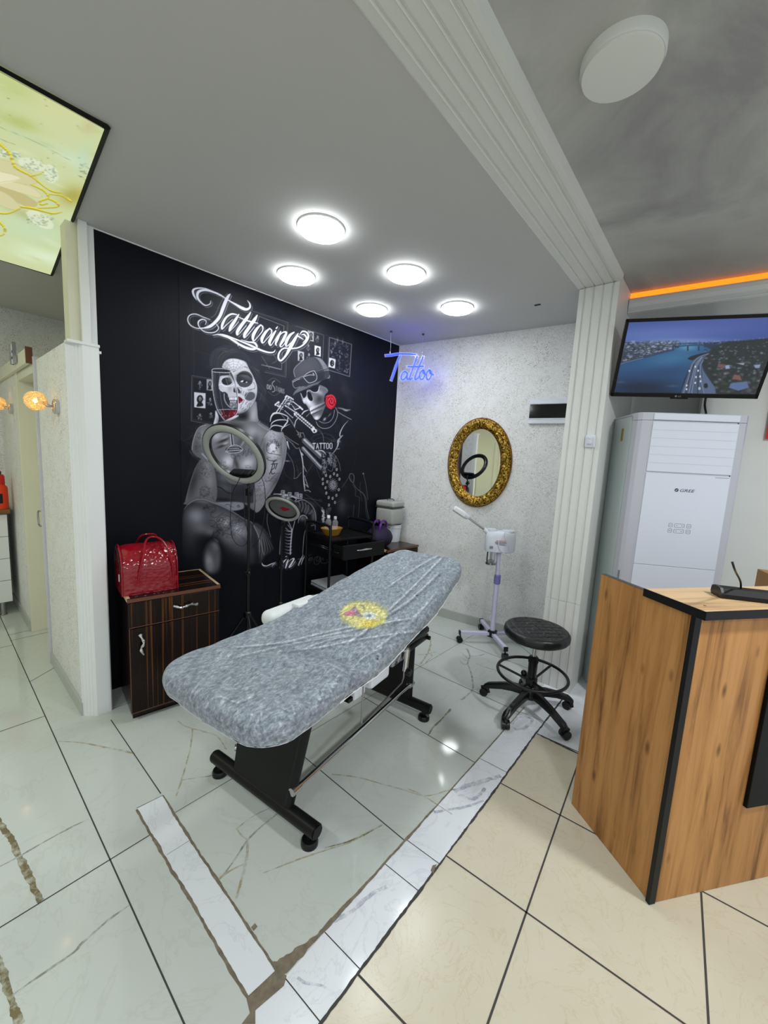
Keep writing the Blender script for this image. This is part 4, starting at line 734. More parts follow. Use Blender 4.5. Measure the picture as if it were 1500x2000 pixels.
    for q, c_ in (([(1000, 1120), (1060, 1095), (1110, 1140), (1130, 1210)], (226, 60, 74)), ([(990, 1150), (985, 1230), (1020, 1290), (1060, 1320)], (230, 54, 70)), ([(1030, 1150), (1000, 1200), (1030, 1260), (1080, 1290)], (236, 66, 82)), ([(1030, 1190), (1040, 1150), (1080, 1160), (1090, 1200), (1070, 1230), (1045, 1215), (1050, 1185)], (230, 70, 84)), ([(1110, 1230), (1090, 1280), (1050, 1290)], (214, 48, 62)), ([(970, 1130), (1000, 1105), (1050, 1110)], (220, 50, 64))): p.line(q, 13, c_, .9)
    for q in ([(1020, 1140), (990, 1190), (1005, 1250)], [(1050, 1150), (1030, 1200), (1050, 1250), (1090, 1250)], [(1060, 1190), (1068, 1205)], [(1100, 1170), (1110, 1230)]): p.line(q, 8, (70, 8, 20), .9)
    # neckline, shoulders
    p.poly([(820, 1520), (880, 1500), (960, 1400), (1100, 1330), (1110, 1400), (1060, 1500), (960, 1550)], (24, 26, 36), .9); p.blob(950, 1490, 30, 18, -50, 190, .9); p.blob(1030, 1420, 40, 10, -50, 120, .8)
    p.line([(860, 1520), (940, 1552), (1030, 1530), (1090, 1450), (1112, 1340)], 6, 190); p.line([(812, 1530), (850, 1600), (940, 1642), (1050, 1612), (1130, 1510), (1162, 1390), (1130, 1300)], 7, 178)
    p.line([(1165, 1370), (1260, 1430), (1385, 1495)], 8, 170, .9); p.line([(1165, 1305, 4), (1240, 1320, 14), (1300, 1345, 26), (1370, 1335, 3)], 10, 200, .85, 1.5); p.line([(580, 1410, 14), (620, 1365, 18), (690, 1338, 6)], 12, 205); p.line([(655, 1445, 8), (720, 1378, 4)], 8, 190)
    # tattoo machine
    for q, w_ in (([(335, 1115), (165, 1375)], 16), ([(365, 1125), (200, 1395)], 8), ([(310, 1130), (330, 1105), (400, 1140), (440, 1170)], 18), ([(430, 1200), (560, 1300)], 14), ([(415, 1250), (470, 1335)], 12), ([(470, 1335), (560, 1300)], 14), ([(150, 1255), (200, 1215)], 34), ([(180, 1270), (230, 1290)], 22), ([(310, 1270), (490, 1390)], 22), ([(300, 1350), (430, 1465)], 9), ([(430, 1465), (475, 1400)], 9), ([(540, 1285), (590, 1330)], 26), ([(480, 1400), (760, 1640)], 64), ([(760, 1660), (800, 1680)], 56)): p.line(q, w_, 212, .96, smooth=False)
    for q, w_ in (([(170, 1252), (195, 1232)], 12), ([(330, 1290), (480, 1392)], 8), ([(500, 1425), (740, 1630)], 18), ([(345, 1145), (260, 1290)], 5), ([(400, 1270), (440, 1320)], 10), ([(420, 1255), (520, 1300)], 16), ([(330, 1350), (440, 1440)], 30)): p.line(q, w_, 30, .95, smooth=False)
    for k in range(9): x, y = 500+k*30, 1400+k*27; p.line([(x-26, y+26), (x+26, y-26)], 7, 24, .9)
    p.ell(780, 1680, 30, 34, 0, 220); p.ell(782, 1682, 15, 18, 0, 26); p.line([(810, 1650), (880, 1700), (925, 1760), (930, 1840)], 4, 150, .8); p.scrib(360, 1200, 60, 60, 30, 7, 225, .8); p.scrib(240, 1280, 60, 50, 26, 7, 225, .8); p.scrib(250, 1290, 60, 50, 16, 6, 24, .8)
    p.poly([(420, 1255), (530, 1290), (470, 1325)], (60, 60, 70), 1, .5, False)
    # glove
    p.poly([(80, 1400), (230, 1385), (350, 1450), (380, 1560), (250, 1700), (60, 1640), (55, 1480)], (20, 22, 28), .95)
    for q in ([(65, 1530, 8), (80, 1450, 20), (130, 1395, 30), (230, 1395, 18), (340, 1440, 12), (360, 1480, 6)], [(70, 1610, 4), (100, 1545, 14), (180, 1505, 16), (300, 1500, 12), (350, 1520, 8)], [(55, 1650, 6), (100, 1600, 16), (170, 1590, 16), (260, 1610, 14)], [(350, 1470, 10), (345, 1530, 18), (300, 1590, 20), (255, 1650, 12), (245, 1690, 6)], [(240, 1640, 6), (300, 1610, 10), (380, 1570, 4)], [(230, 1390, 5), (300, 1480, 4), (330, 1500, 4)]): p.line(q, 10, 214, .95)
    p.line([(360, 1460), (420, 1540), (480, 1650), (510, 1690)], 6, 190); p.line([(510, 1480), (480, 1520), (460, 1600)], 12, 205); 
    # ---------------- jacket, arm bones, bandana
    Jk()
    p.poly([(240, 120), (400, 110), (500, 180), (510, 300), (460, 380), (330, 320), (250, 230)], (20, 22, 28), .9)
    for q in ([(400, 140), (430, 170), (490, 175)], [(410, 200), (440, 190), (470, 230)], [(420, 160), (440, 230)], [(460, 180), (450, 240)], [(490, 175), (512, 230), (505, 310)], [(250, 210), (330, 270), (430, 330)], [(260, 240), (350, 320)], [(350, 320), (400, 380), (440, 370)]): p.line(q, 7, 170, .75)
    for a, b, w_ in (((505, 270), (735, 490), 66), ((485, 375), (735, 650), 40)):
        p.line([a, b], w_, 70, 1, smooth=False); p.line([(a[0]+4, a[1]-4), (b[0]+4, b[1]-6)], w_*.45, 190, .9, 1.2, False); p.line([(a[0]+w_*.36, a[1]-w_*.36), (b[0]+w_*.36, b[1]-w_*.36)], 5, 160, .8, smooth=False); p.line([(a[0]-w_*.36, a[1]+w_*.36), (b[0]-w_*.36, b[1]+w_*.36)], 5, 160, .8, smooth=False)
    p.line([(440, 380, 4), (470, 470, 14), (490, 600, 12), (495, 760, 10), (505, 860, 16), (515, 950, 6)], 10, 205, .9); p.line([(470, 440), (490, 470)], 10, 200); p.line([(490, 600), (535, 690)], 6, 190); p.line([(505, 740), (560, 900)], 7, 190); p.line([(520, 860), (555, 890)], 7, 190); p.line([(510, 940), (560, 940), (590, 960)], 8, 170)
    p.line([(280, 440), (350, 560), (375, 680), (370, 780)], 6, 130, .8); p.line([(370, 780), (410, 770), (465, 700)], 7, 150, .8); p.line([(400, 600), (425, 700), (420, 760)], 4, 100, .8); p.line([(230, 640), (260, 730), (330, 790)], 4, 80, .8)
    p.line([(280, 290, 16), (290, 340, 14), (310, 395, 3)], 10, 200); p.blob(280, 548, 34, 8, 5, 160, .9); p.line([(620, 590), (550, 700), (510, 800)], 4, 90); p.line([(660, 500), (665, 620), (720, 780)], 3.5, 100, .9)
    p.line([(740, 1070), (700, 1060)], 5, 80)
    p.line([(1095, 8, 3), (1030, 80, 10), (985, 170, 16), (985, 220, 12), (1025, 200, 3)], 10, 176, .95); p.line([(1020, 210, 4), (960, 270, 20), (955, 330, 18), (930, 390, 10), (880, 455, 8)], 10, 176, .95); p.line([(930, 390), (975, 385)], 7, 160); p.blob(968, 285, 20, 20, 0, 170, .8)
    # chest lettering
    p.line([(590, 260), (640, 210), (760, 182), (870, 210), (910, 270)], 4, 84); p.line([(625, 290), (690, 245), (770, 232), (850, 260), (885, 300)], 4, 76); p.line([(610, 300), (910, 285)], 3, 60)
    for x in (622, 880, 910): p.line([(x+12*cos(t), 275+12*sin(t)) for t in np.linspace(0, 5, 8)], 4, 80)
    p.poly([(612, 300), (905, 295), (905, 402), (640, 402)], (22, 24, 34), 1, .5, False); p.text('TATTOO', 622, 314, 45, -.6, 30, 72, 10, 205, .95); p.line([(640, 404), (900, 404)], 4, 70)
    for i, q in enumerate((622, 712, 757)): p.line([(q-2, 314), (q+34, 313)], 11, 205, .95)
    p.line([(660, 110), (720, 140), (760, 230), (765, 330)], 4, 130, .8)
    # bandana sleeve
    bd = [(735, 470), (760, 430), (850, 430), (920, 480), (975, 580), (992, 700), (985, 850), (940, 1000), (880, 1120), (840, 1230), (800, 1300), (795, 1180), (790, 1050), (750, 850), (735, 650)]
    p.poly(bd, (17, 19, 25), 1, .6); p.line([(700, 405, 10), (760, 420, 14), (800, 470, 3)], 8, 200); p.line([(740, 440), (830, 430), (910, 470), (965, 560), (990, 680)], 5, 150, .8)
    p.scrib(850, 520, 30, 80, 70, 5, 150, .7); p.scrib(770, 620, 30, 100, 60, 5, 150, .7); p.scrib(910, 560, 24, 80, 40, 5, 130, .7); p.scrib(765, 470, 26, 30, 20, 5, 150, .7); p.line([(820, 660), (860, 685), (885, 660), (890, 580)], 5, 130)
    for k in range(14): t = k*2*pi/14; p.line([(888+24*cos(t), 868+30*sin(t)), (888+52*cos(t), 868+66*sin(t))], 9, 190, .9); p.ell(888+62*cos(t+.2), 868+84*sin(t+.2), 4, 5, 0, 150)
    p.ell(888, 868, 20, 24, 0, 140); p.scrib(888, 868, 18, 22, 8, 4, 20)
    for x, y in ((938, 662), (902, 718), (946, 738), (796, 740), (852, 756), (812, 824), (790, 905), (800, 975), (832, 1035), (884, 1045), (934, 1005), (835, 1135), (752, 790), (975, 790), (966, 930), (915, 1100), (755, 850)): p.ell(x, y, 13, 20, 8, 170); p.ell(x, y, 5, 8, 0, 40)
    p.poly([(800, 1190), (870, 1170), (830, 1260), (805, 1300)], (90, 90, 98), .7); p.scrib(830, 1210, 30, 40, 20, 4, 30)
    # ---------------- armchair, trousers
    p.poly([(130, 1000), (340, 1010), (490, 1060), (600, 1130), (660, 1250), (665, 1400), (600, 1500), (560, 1300), (500, 1200), (430, 1180), (380, 1300), (340, 1500), (320, 1800), (180, 1800), (190, 1300), (80, 1250)], (18, 19, 25), 1, .8)
    p.line([(105, 995, 22), (250, 1000, 26), (340, 1020, 18), (430, 1050, 10)], 20, 196, .9); p.line([(350, 1010), (400, 1060), (370, 1090)], 12, 180, .8); p.line([(380, 1100), (480, 1065), (560, 1100), (620, 1160), (655, 1250), (662, 1370)], 8, 176)
    for k, (x, y) in enumerate(((222, 972), (312, 1000), (405, 1000), (455, 1018))): p.poly([(x-22, y-32), (x+22, y-32), (x+22, y+32), (x-22, y+32)], (60, 62, 70), 1, .5, False); p.line([(x-22, y-30), (x+22, y-30), (x+22, y+30), (x-22, y+30), (x-22, y-30)], 7, 190, .9, smooth=False); p.blob(x+4, y, 8, 22, 0, 220, .8)
    for q in ([(430, 1090), (450, 1140), (440, 1200)], [(480, 1090), (490, 1150), (470, 1220)], [(520, 1110), (530, 1160), (510, 1230)], [(560, 1140), (560, 1190), (530, 1250)], [(610, 1210), (590, 1240), (570, 1250)], [(390, 1110), (410, 1140)]): p.line(q, 18, 130, .75, 1.5)
    p.blob(630, 1280, 30, 90, 0, 120, .7); p.blob(560, 1200, 60, 40, 30, 90, .5)
    p.poly([(420, 1400), (440, 1300), (490, 1270), (540, 1300), (555, 1380), (540, 1470), (500, 1560), (490, 1800), (400, 1800), (410, 1550)], (14, 15, 20), 1, .8, True, [(480, 1310, 40, 40, 0, 120, .8), (530, 1360, 20, 70, 0, 110, .8)]); p.line([(425, 1380, 3), (440, 1305, 10), (490, 1270, 10), (540, 1300, 10), (552, 1390, 10), (510, 1510, 8), (495, 1640, 8), (485, 1800, 5)], 8, 186, .9)
    p.line([(205, 1330), (200, 1480), (185, 1650), (180, 1790)], 8, 170, .9); p.line([(290, 1340), (330, 1430), (350, 1460), (380, 1350)], 8, 175); p.line([(345, 1460), (335, 1560), (325, 1680), (320, 1790)], 16, 196, .9); p.line([(600, 1410), (650, 1405), (650, 1480)], 7, 150)
    for k in range(8): y = 1470+k*42; p.line([(250, y, 3), (290, y+14, 8), (335, y+8, 12)], 8, 186, .85)
    for q in ([(260, 1440), (300, 1480), (335, 1490)], [(290, 1400), (320, 1440), (345, 1470)]): p.line(q, 9, 180, .8)
    p.line([(20, 1250), (10, 1340), (30, 1450), (60, 1560)], 6, 150, .8)
    p.blob(600, 1110, 80, 24, 25, 70, .6); p.line([(510, 1040), (640, 1060), (740, 1090)], 5, 84); p.line([(520, 990), (620, 1060), (720, 1160), (740, 1230)], 4, 110)
    p.line([(745, 1170), (760, 1240), (770, 1330), (760, 1370)], 16, 140, .8); p.scrib(758, 1280, 16, 90, 26, 7, 205, .9); p.blob(1010, 1150, 60, 110, 0, (62, 62, 70), .9); p.line([(940, 1100), (1020, 1060)], 5, 70)
    # thin machine outline at the right
    p.line([(1115, 720), (1105, 760), (1130, 815), (1160, 830), (1170, 760), (1150, 720), (1115, 720)], 7, 120); p.line([(1130, 740), (1130, 790), (1150, 810)], 4, 70)
    for q, g in (([(1160, 840), (1200, 910), (1290, 980), (1330, 1060), (1340, 1180), (1370, 1320)], 120), ([(1150, 860), (1190, 930), (1190, 1010), (1235, 1030), (1240, 1120), (1225, 1300)], 92), ([(1220, 930), (1300, 1000), (1320, 1100), (1325, 1200), (1350, 1320)], 96), ([(1292, 715), (1330, 880), (1352, 1060)], 110), ([(1255, 830), (1250, 950), (1275, 1080)], 80), ([(1170, 1130), (1155, 1300)], 92), ([(1095, 765), (1050, 840), (1010, 900)], 90), ([(1205, 200), (1200, 260)], 50), ([(1190, 400), (1180, 560), (1130, 700)], 34)): p.line(q, 6, g, .85)
    p.blob(1292, 716, 10, 10, 0, 170, .9)
    # ---------------- title
    T()
    W_ = 232
    stem = [(522, 138), (488, 150), (455, 200), (420, 285), (385, 380), (330, 450), (270, 495), (205, 520), (172, 520), (200, 530), (290, 522), (360, 470), (410, 410), (445, 330), (480, 240), (500, 190)]
    strokes = [
        [(298, 215, 4), (290, 250, 8), (240, 268, 9), (190, 236, 12), (150, 180, 20), (158, 118, 26), (230, 95, 20), (330, 120, 13), (430, 168, 9), (500, 212, 10), (580, 258, 18), (650, 298, 27), (700, 313, 24), (738, 292, 18), (737, 250, 12), (710, 212, 3)],
        [(140, 208, 3), (108, 155, 16), (98, 100, 20), (140, 76, 14), (220, 75, 9), (300, 100, 6), (400, 142, 5), (455, 180, 4)],
        [(290, 428, 5), (220, 402, 6), (130, 366, 8), (62, 378, 9), (38, 430, 9), (68, 490, 8), (140, 525, 7), (205, 525, 10)],
        [(238, 485, 5), (246, 445, 6), (205, 425, 10), (160, 450, 13), (165, 503, 8), (220, 560, 7), (300, 576, 8), (360, 560, 8), (386, 520, 7), (362, 480, 5)],
        [(320, 605, 3), (400, 595, 11), (470, 610, 16), (560, 642, 12), (680, 690, 14), (780, 735, 18), (870, 775, 16), (950, 798, 13), (1005, 795, 10), (1024, 770, 4)],
        [(380, 600, 3), (480, 628, 9), (560, 660, 8), (600, 690, 9), (608, 730, 3)], [(470, 615, 6), (590, 690, 16), (690, 742, 22), (770, 762, 20), (820, 750, 12)], [(640, 655, 3), (720, 680, 10), (790, 690, 18), (820, 730, 14)],
        # a
        [(590, 372, 10), (530, 366, 16), (470, 405, 20), (430, 480, 25), (425, 535, 12), (470, 492, 7), (545, 425, 5)], [(612, 372, 12), (570, 440, 28), (525, 510, 30), (508, 560, 8), (560, 512, 5), (610, 455, 4)],
        # t t
        [(748, 345, 8), (705, 410, 28), (645, 490, 30), (600, 560, 30), (600, 602, 8), (660, 540, 5), (700, 495, 4)], [(822, 378, 8), (790, 430, 30), (735, 510, 30), (680, 595, 28), (682, 632, 8), (740, 570, 5), (790, 510, 4)],
        [(600, 395, 4), (680, 430, 10), (750, 452, 12), (830, 470, 6)],
        # o o
        [(862, 488, 10), (815, 535, 24), (775, 612, 28), (782, 668, 9), (835, 615, 6), (880, 555, 9), (884, 510, 11), (858, 487, 8)], [(962, 528, 10), (915, 572, 24), (875, 645, 28), (885, 692, 9), (935, 640, 6), (978, 590, 9), (984, 550, 11), (958, 527, 8)],
        # i n g
        [(1030, 555, 12), (988, 620, 28), (960, 682, 26), (975, 718, 8), (1015, 665, 5), (1050, 610, 4)], [(1038, 525, 14), (1052, 505, 4)],
        [(1085, 565, 12), (1050, 640, 27), (1030, 700, 14), (1042, 722, 3)], [(1060, 625, 5), (1105, 575, 10), (1150, 575, 18), (1115, 655, 27), (1080, 718, 15), (1100, 732, 6), (1150, 670, 5)],
        [(1235, 572, 12), (1190, 605, 24), (1150, 675, 28), (1150, 730, 9), (1200, 690, 6), (1255, 620, 5)], [(1282, 585, 10), (1245, 650, 28), (1195, 740, 32), (1145, 830, 20), (1090, 890, 15), (1060, 862, 16), (1070, 800, 14), (1120, 752, 12), (1200, 755, 12), (1290, 742, 12), (1362, 690, 16), (1398, 620, 18), (1378, 572, 14), (1330, 562, 14), (1298, 602, 3)], [(1318, 600, 4), (1352, 598, 14), (1376, 640, 14), (1335, 692, 5)], [(1282, 615, 14), (1340, 650, 6)]]
    def shadow(dx, dy):
        for s in strokes: p.line([(x+dx, y+dy, w+9) for x, y, w in s], 5, 150, .75)
        p.poly([(x+dx*1.2, y+dy*1.2) for x, y in stem], 150, .75)
        for s in strokes: p.line([(x+dx*.75, y+dy*.75, w+7) for x, y, w in s], 5, (36, 38, 48), .95)
        p.poly([(x+dx*.7, y+dy*.7) for x, y in stem], (36, 38, 48), 1)
    strokes = [[(x, y, w*1.18+1) for x, y, w in s] for s in strokes]
    shadow(14, 16)
    for s in strokes: p.line(s, 5, W_, 1)
    p.poly(stem, W_); p.line([(488, 128), (440, 185), (395, 270), (350, 370), (300, 405)], 5, 150, .7)
    # ---------------- lower words
    Xt()
    for s in ([(168, 308, 4), (185, 345, 16), (240, 358, 14), (310, 330, 14), (385, 300, 5)], [(385, 322, 4), (345, 335, 10), (325, 370, 5)], [(540, 215, 14), (560, 208, 5)], [(545, 255, 10), (500, 300, 24), (455, 375, 24), (460, 400, 6), (500, 350, 4)], [(575, 260, 12), (555, 320, 26), (535, 390, 16)], [(560, 310, 5), (625, 255, 10), (665, 250, 20), (620, 330, 26), (590, 380, 18), (640, 350, 8), (685, 290, 8)]):
        p.line([(x+14, y+18, w+5) for x, y, w in s], 4, 110, .8); p.line([(x+9, y+11, w+4) for x, y, w in s], 4, 14, 1); p.line(s, 4, 235)
    for s in ([(805, 190, 8), (770, 260, 18), (735, 340, 16), (745, 350, 4)], [(725, 255, 4), (830, 235, 6)], [(835, 190, 8), (800, 260, 16), (775, 335, 8)], [(850, 240, 14), (840, 290, 16), (828, 332, 8)]): p.line(s, 4, 195)
    for s in ([(890, 200), (925, 185)], [(945, 225, 5), (905, 240, 10), (895, 275, 8), (950, 240, 6), (945, 265, 5), (890, 320, 3)], [(1050, 215), (1000, 225), (975, 280), (990, 330), (1040, 325), (1070, 260), (1060, 220)], [(1030, 215), (1010, 260), (1025, 290), (1060, 240)], [(1080, 225), (1065, 270), (1085, 285), (1100, 240)], [(1110, 240), (1120, 270)], [(1165, 260), (1175, 272)], [(1070, 300), (1130, 318), (1215, 290)]): p.line(s, 6, 130, .9)
s0 = vp(352, 800, W0, DW)[0]; s1 = vp(762, 900, W0, DW)[0]; nW = Vector((DW.y, -DW.x))
def mural_pt(U, V):
    s_ = s0+U*(s1-s0); return np.stack([W0.x+DW.x*s_+nW.x*.002, W0.y+DW.y*s_+nW.y*.002, .52+V*(ZC-.012-.52)], -1)
nU = int((s1-s0)/.0034); nV = int(2.1/.0034)
mu = painted_grid('wall_mural', mural_pt, nU, nV, (14, 16, 23), draw_mural, painted('mural_print', .45, spec=.15))
tag(mu, 'black and grey wall mural of a painted woman with a glass and a hatted skeleton', 'mural')
# =================================================================== LAMPS
LP = [(-1.695, 1.386, 'round lit ceiling lamp nearest the camera, the largest of the five lit discs'), (-2.23, 1.635, 'round lit ceiling lamp close above the lettering of the dark mural wall'),
      (-1.635, 2.01, 'round lit ceiling lamp in the middle of the row nearer the fluted beam'), (-2.205, 2.32, 'round lit ceiling lamp close to the hanging blue neon sign'), (-1.645, 2.635, 'round lit ceiling lamp closest to the back wall and fluted column')]
t0 = None
for x, y, lab in LP:
    if t0 is None:
        t0 = t = thing('ceiling_lamp', lab, 'ceiling lamp', (x, y, ZC), 0, 'round ceiling lamps')
        m = MB(); m.lathe([(.119, 0), (.119, -.007), (.1165, -.010), (.11, -.011), (.11, -.004)], n=48, cap=False); m.build('lamp_frame', 'white_gloss', t)
        m = MB(); m.lathe([(.1155, -.0105), (.1145, -.018), (.108, -.023), (.06, -.0245), (.001, -.025)], n=48); m.build('diffuser', 'lamp', t)
    else:
        t = copy_tree(t0); t.location = (x, y, ZC); t['label'] = lab
t = thing('ceiling_lamp', 'round unlit ceiling lamp on the rough grey ceiling above the counter', 'ceiling lamp', (-.372, 1.37, ZR))
m = MB(); m.lathe([(.108, 0), (.108, -.022), (.104, -.03)], n=48, cap=False); m.build('lamp_frame', 'white_paint', t)
m = MB(); m.lathe([(.104, -.028), (.101, -.036), (.08, -.039), (.001, -.04)], n=48); m.build('diffuser', 'white_paint', t)
# backlit flower panel on the left ceiling
def draw_panel(p):
    p.crop(0, 100, 4.346)
    p.I[:] = p.col((206, 216, 164)); rg = p.rng
    for x, y, rx, ry, r, c, a in ((100, 300, 300, 90, 20, (186, 202, 120), .8), (500, 450, 300, 160, 30, (212, 214, 158), .9), (150, 600, 180, 60, 20, (172, 186, 92), .7), (600, 900, 200, 50, 25, (214, 232, 204), .9), (300, 760, 500, 40, 22, (198, 214, 170), .8), (620, 1230, 120, 90, 0, (172, 164, 70), .9), (300, 1500, 300, 140, 15, (198, 222, 184), .9), (400, 1750, 300, 60, 15, (222, 240, 206), .9), (250, 1400, 200, 40, 20, (178, 180, 120), .7), (760, 640, 60, 60, 0, (196, 184, 130), .5), (-300, 400, 400, 300, 0, (196, 208, 150), .8), (700, 900, 60, 120, 20, (190, 220, 196), .6)): p.blob(x, y, rx, ry, r, c, a)
    for _ in range(90): x, y = rg.uniform(-500, 850), rg.uniform(150, 1850); p.blob(x, y, rg.uniform(20, 90), rg.uniform(8, 24), 22, rg.choice([(186, 198, 130), (224, 234, 196), (200, 212, 160)]), .35)
    for _ in range(40): x, y = rg.uniform(0, 700), rg.uniform(300, 1200); p.blob(x, y, 4, 4, 0, (110, 116, 80), .6)
    p.line([(-300, 520), (0, 645), (300, 770), (600, 930)], 3, (132, 136, 96), .6); p.line([(-300, 620), (0, 745), (120, 790)], 4, (120, 126, 60), .6)
    for _ in range(18): x, y = rg.uniform(680, 760), rg.uniform(930, 1100); p.blob(x, y, 14, 3, rg.uniform(-20, 40), (90, 104, 96), .6)
    # white lace-like leaves
    for x, y, rx, ry, r in ((270, 960, 120, 50, 15), (430, 1040, 60, 80, -20), (340, 1430, 130, 55, 30), (20, 870, 60, 30, 10), (140, 880, 40, 28, 30)):
        p.ell(x, y, rx, ry, r, (224, 234, 204), .9); p.scrib(x, y, rx*.9, ry*.9, 50, 4, (120, 138, 110), .6, .2)
    # petals
    for q, c in (([(-200, 900), (60, 930), (240, 1020), (320, 1110), (200, 1130), (0, 1080), (-200, 1040)], (212, 208, 158)), ([(-200, 1080), (60, 1100), (260, 1150), (350, 1220), (320, 1245), (160, 1200), (-100, 1150)], (222, 216, 170)), ([(-100, 1120), (160, 1200), (280, 1260), (320, 1305), (230, 1320), (60, 1230)], (196, 184, 128)), ([(-100, 1150), (60, 1210), (150, 1290), (180, 1340), (80, 1340), (-60, 1280)], (214, 208, 160)), ([(-300, 960), (0, 1020), (180, 1080), (-50, 1120)], (232, 228, 190))):
        p.poly(q, c, .95, 1); p.line(q, 4, (178, 166, 96), .5)
    for q in ([(-60, 740, 20), (30, 810, 22), (90, 880, 22), (130, 980, 20), (250, 1050, 12), (330, 1110, 12), (400, 1165, 10), (460, 1190, 16), (520, 1200, 6)], [(400, 1210, 8), (520, 1225, 8), (600, 1270, 14), (570, 1240, 6)], [(260, 1130, 8), (370, 1180, 16), (410, 1240, 18), (340, 1270, 16), (350, 1300, 14), (400, 1290, 10)], [(410, 1250, 10), (480, 1280, 18), (480, 1320, 12), (320, 1330, 8)], [(180, 1320, 12), (280, 1330, 24), (380, 1360, 12), (460, 1375, 14), (530, 1362, 4)], [(-100, 1360, 10), (60, 1375, 14), (170, 1330, 10)], [(250, 1060, 10), (340, 1040, 8), (380, 1010, 3)], [(0, 1450, 20), (40, 1500, 16), (30, 1550, 12), (-20, 1570, 8)]):
        p.line([(x, y+4, w) for x, y, w in q], 8, (170, 140, 20), .8); p.line([(x, y-2, w*.5) for x, y, w in q], 6, (240, 234, 60), .95)
def panel_pt(U, V):
    A_ = np.array([-1.845, .505]); e = np.array([-1.0, .083]); f_ = np.array([-.03, -1.])
    P = A_+U[..., None]*e*1.79+V[..., None]*f_*1.15; return np.concatenate([P, np.full(U.shape+(1,), ZC-.018)], -1)
t = thing('backlit_ceiling_panel', 'glowing yellow green ceiling panel printed with a large flower', 'ceiling panel', (-2.7, .0, ZC))
g = painted_grid('printed_panel', panel_pt, 300, 200, (206, 216, 164), draw_panel, painted('panel_print', emission=PANEL_STR))
g.data.transform(Matrix.Translation((2.7, 0, -ZC))); g.parent = t
m = MB(); c_ = [panel_pt(np.array([u]), np.array([v]))[0] for u, v in ((-.005, -.008), (1.005, -.008), (1.005, 1.008), (-.005, 1.008))]
m.tube([(c[0], c[1], ZC-.011) for c in c_], .010, 4, closed=True); wpart(m, 'panel_frame', 'black_matte', t)
# =================================================================== NEON SIGN
H1 = fp(762, 646, ZC); H2 = fp(829, 652, ZC); DN = Vector((H2.x-H1.x, H2.y-H1.y)); PN = (H1.x, H1.y)
t = thing('neon_sign', 'blue neon script sign reading Tattoo hanging from the ceiling on thin wires', 'neon sign', (H1.x, H1.y, 2.1))
def nt(x, y, off=0.): return vwall(740+x/10.714, 640+y/10.714, PN, DN, off)
glyph = [[(150, 582), (270, 570), (420, 548), (600, 552), (775, 562)], [(448, 585), (400, 700), (350, 830), (300, 980), (262, 1090)],
         [(585, 955), (545, 915), (495, 950), (465, 1030), (480, 1085), (535, 1070), (585, 990), (600, 940), (585, 1040), (600, 1085), (640, 1050)],
         [(800, 600), (750, 740), (700, 880), (650, 1020), (650, 1085), (700, 1050)], [(925, 605), (870, 740), (810, 880), (755, 1030), (760, 1090), (810, 1060), (850, 1000)], [(600, 815), (700, 818), (820, 815), (930, 805)],
         [(920, 885), (870, 930), (850, 1010), (870, 1080), (920, 1070), (955, 990), (950, 910), (915, 885), (930, 950), (985, 985)], [(1055, 880), (1010, 930), (990, 1010), (1010, 1085), (1060, 1070), (1095, 990), (1085, 910), (1050, 880), (1075, 960), (1145, 985)]]
for q in glyph:
    m = MB(); m.tube([nt(x, y, .006) for x, y in q], .0048, 8, sub=5); wpart(m, 'neon_tube', 'neon', t)
m = MB()
for q in glyph:
    R0 = [np.array(v) for v in Paint.sm([(x, y) for x, y in q], 5)]; n = len(R0); vs = []
    for i_ in range(n):
        d = R0[min(n-1, i_+1)]-R0[max(0, i_-1)]; d = d/(np.linalg.norm(d)+1e-9); nn_ = np.array([-d[1], d[0]])*34; ext = d*(34 if i_ == n-1 else -34 if i_ == 0 else 0)
        for sg, of in ((1, -.001), (-1, -.001), (-1, -.004), (1, -.004)): c = R0[i_]+nn_*sg+ext; vs.append(nt(c[0], c[1], of))
    m.add(vs, [[4*k+j_, 4*k+(j_+1) % 4, 4*k+4+(j_+1) % 4, 4*k+4+j_] for k in range(n-1) for j_ in range(4)]+[[3, 2, 1, 0], [4*n-4, 4*n-3, 4*n-2, 4*n-1]])
wpart(m, 'backing_plate', 'acrylic', t)
for xx, H_ in ((235, H1), (905, H2)):
    m = MB(); a = nt(xx, 520, -.002); m.tube([a, (a.x+.004, a.y, a.z+.05), (a.x-.003, a.y+.002, a.z+.14), (a.x, a.y, ZC-.002)], .0012, 6, sub=4); m.ball(a, .006, sc=(1, 1, 1.6), n=8); wpart(m, 'hanging_wire', 'clear_glass' if 0 else 'white_plastic', t)
    m = MB(); m.cyl((a.x, a.y, ZC-.012), (a.x, a.y, ZC), .010, 10); wpart(m, 'ceiling_hook', 'dark_gap', t)
a = fp(1050, 595, ZC); m = MB(); m.box(a.x-.02, a.x+.02, a.y-.008, a.y+.008, ZC-.004, ZC); tag(m.build('ceiling_bracket', 'black_matte'), 'small dark metal bracket on the ceiling near the fluted column', 'bracket')
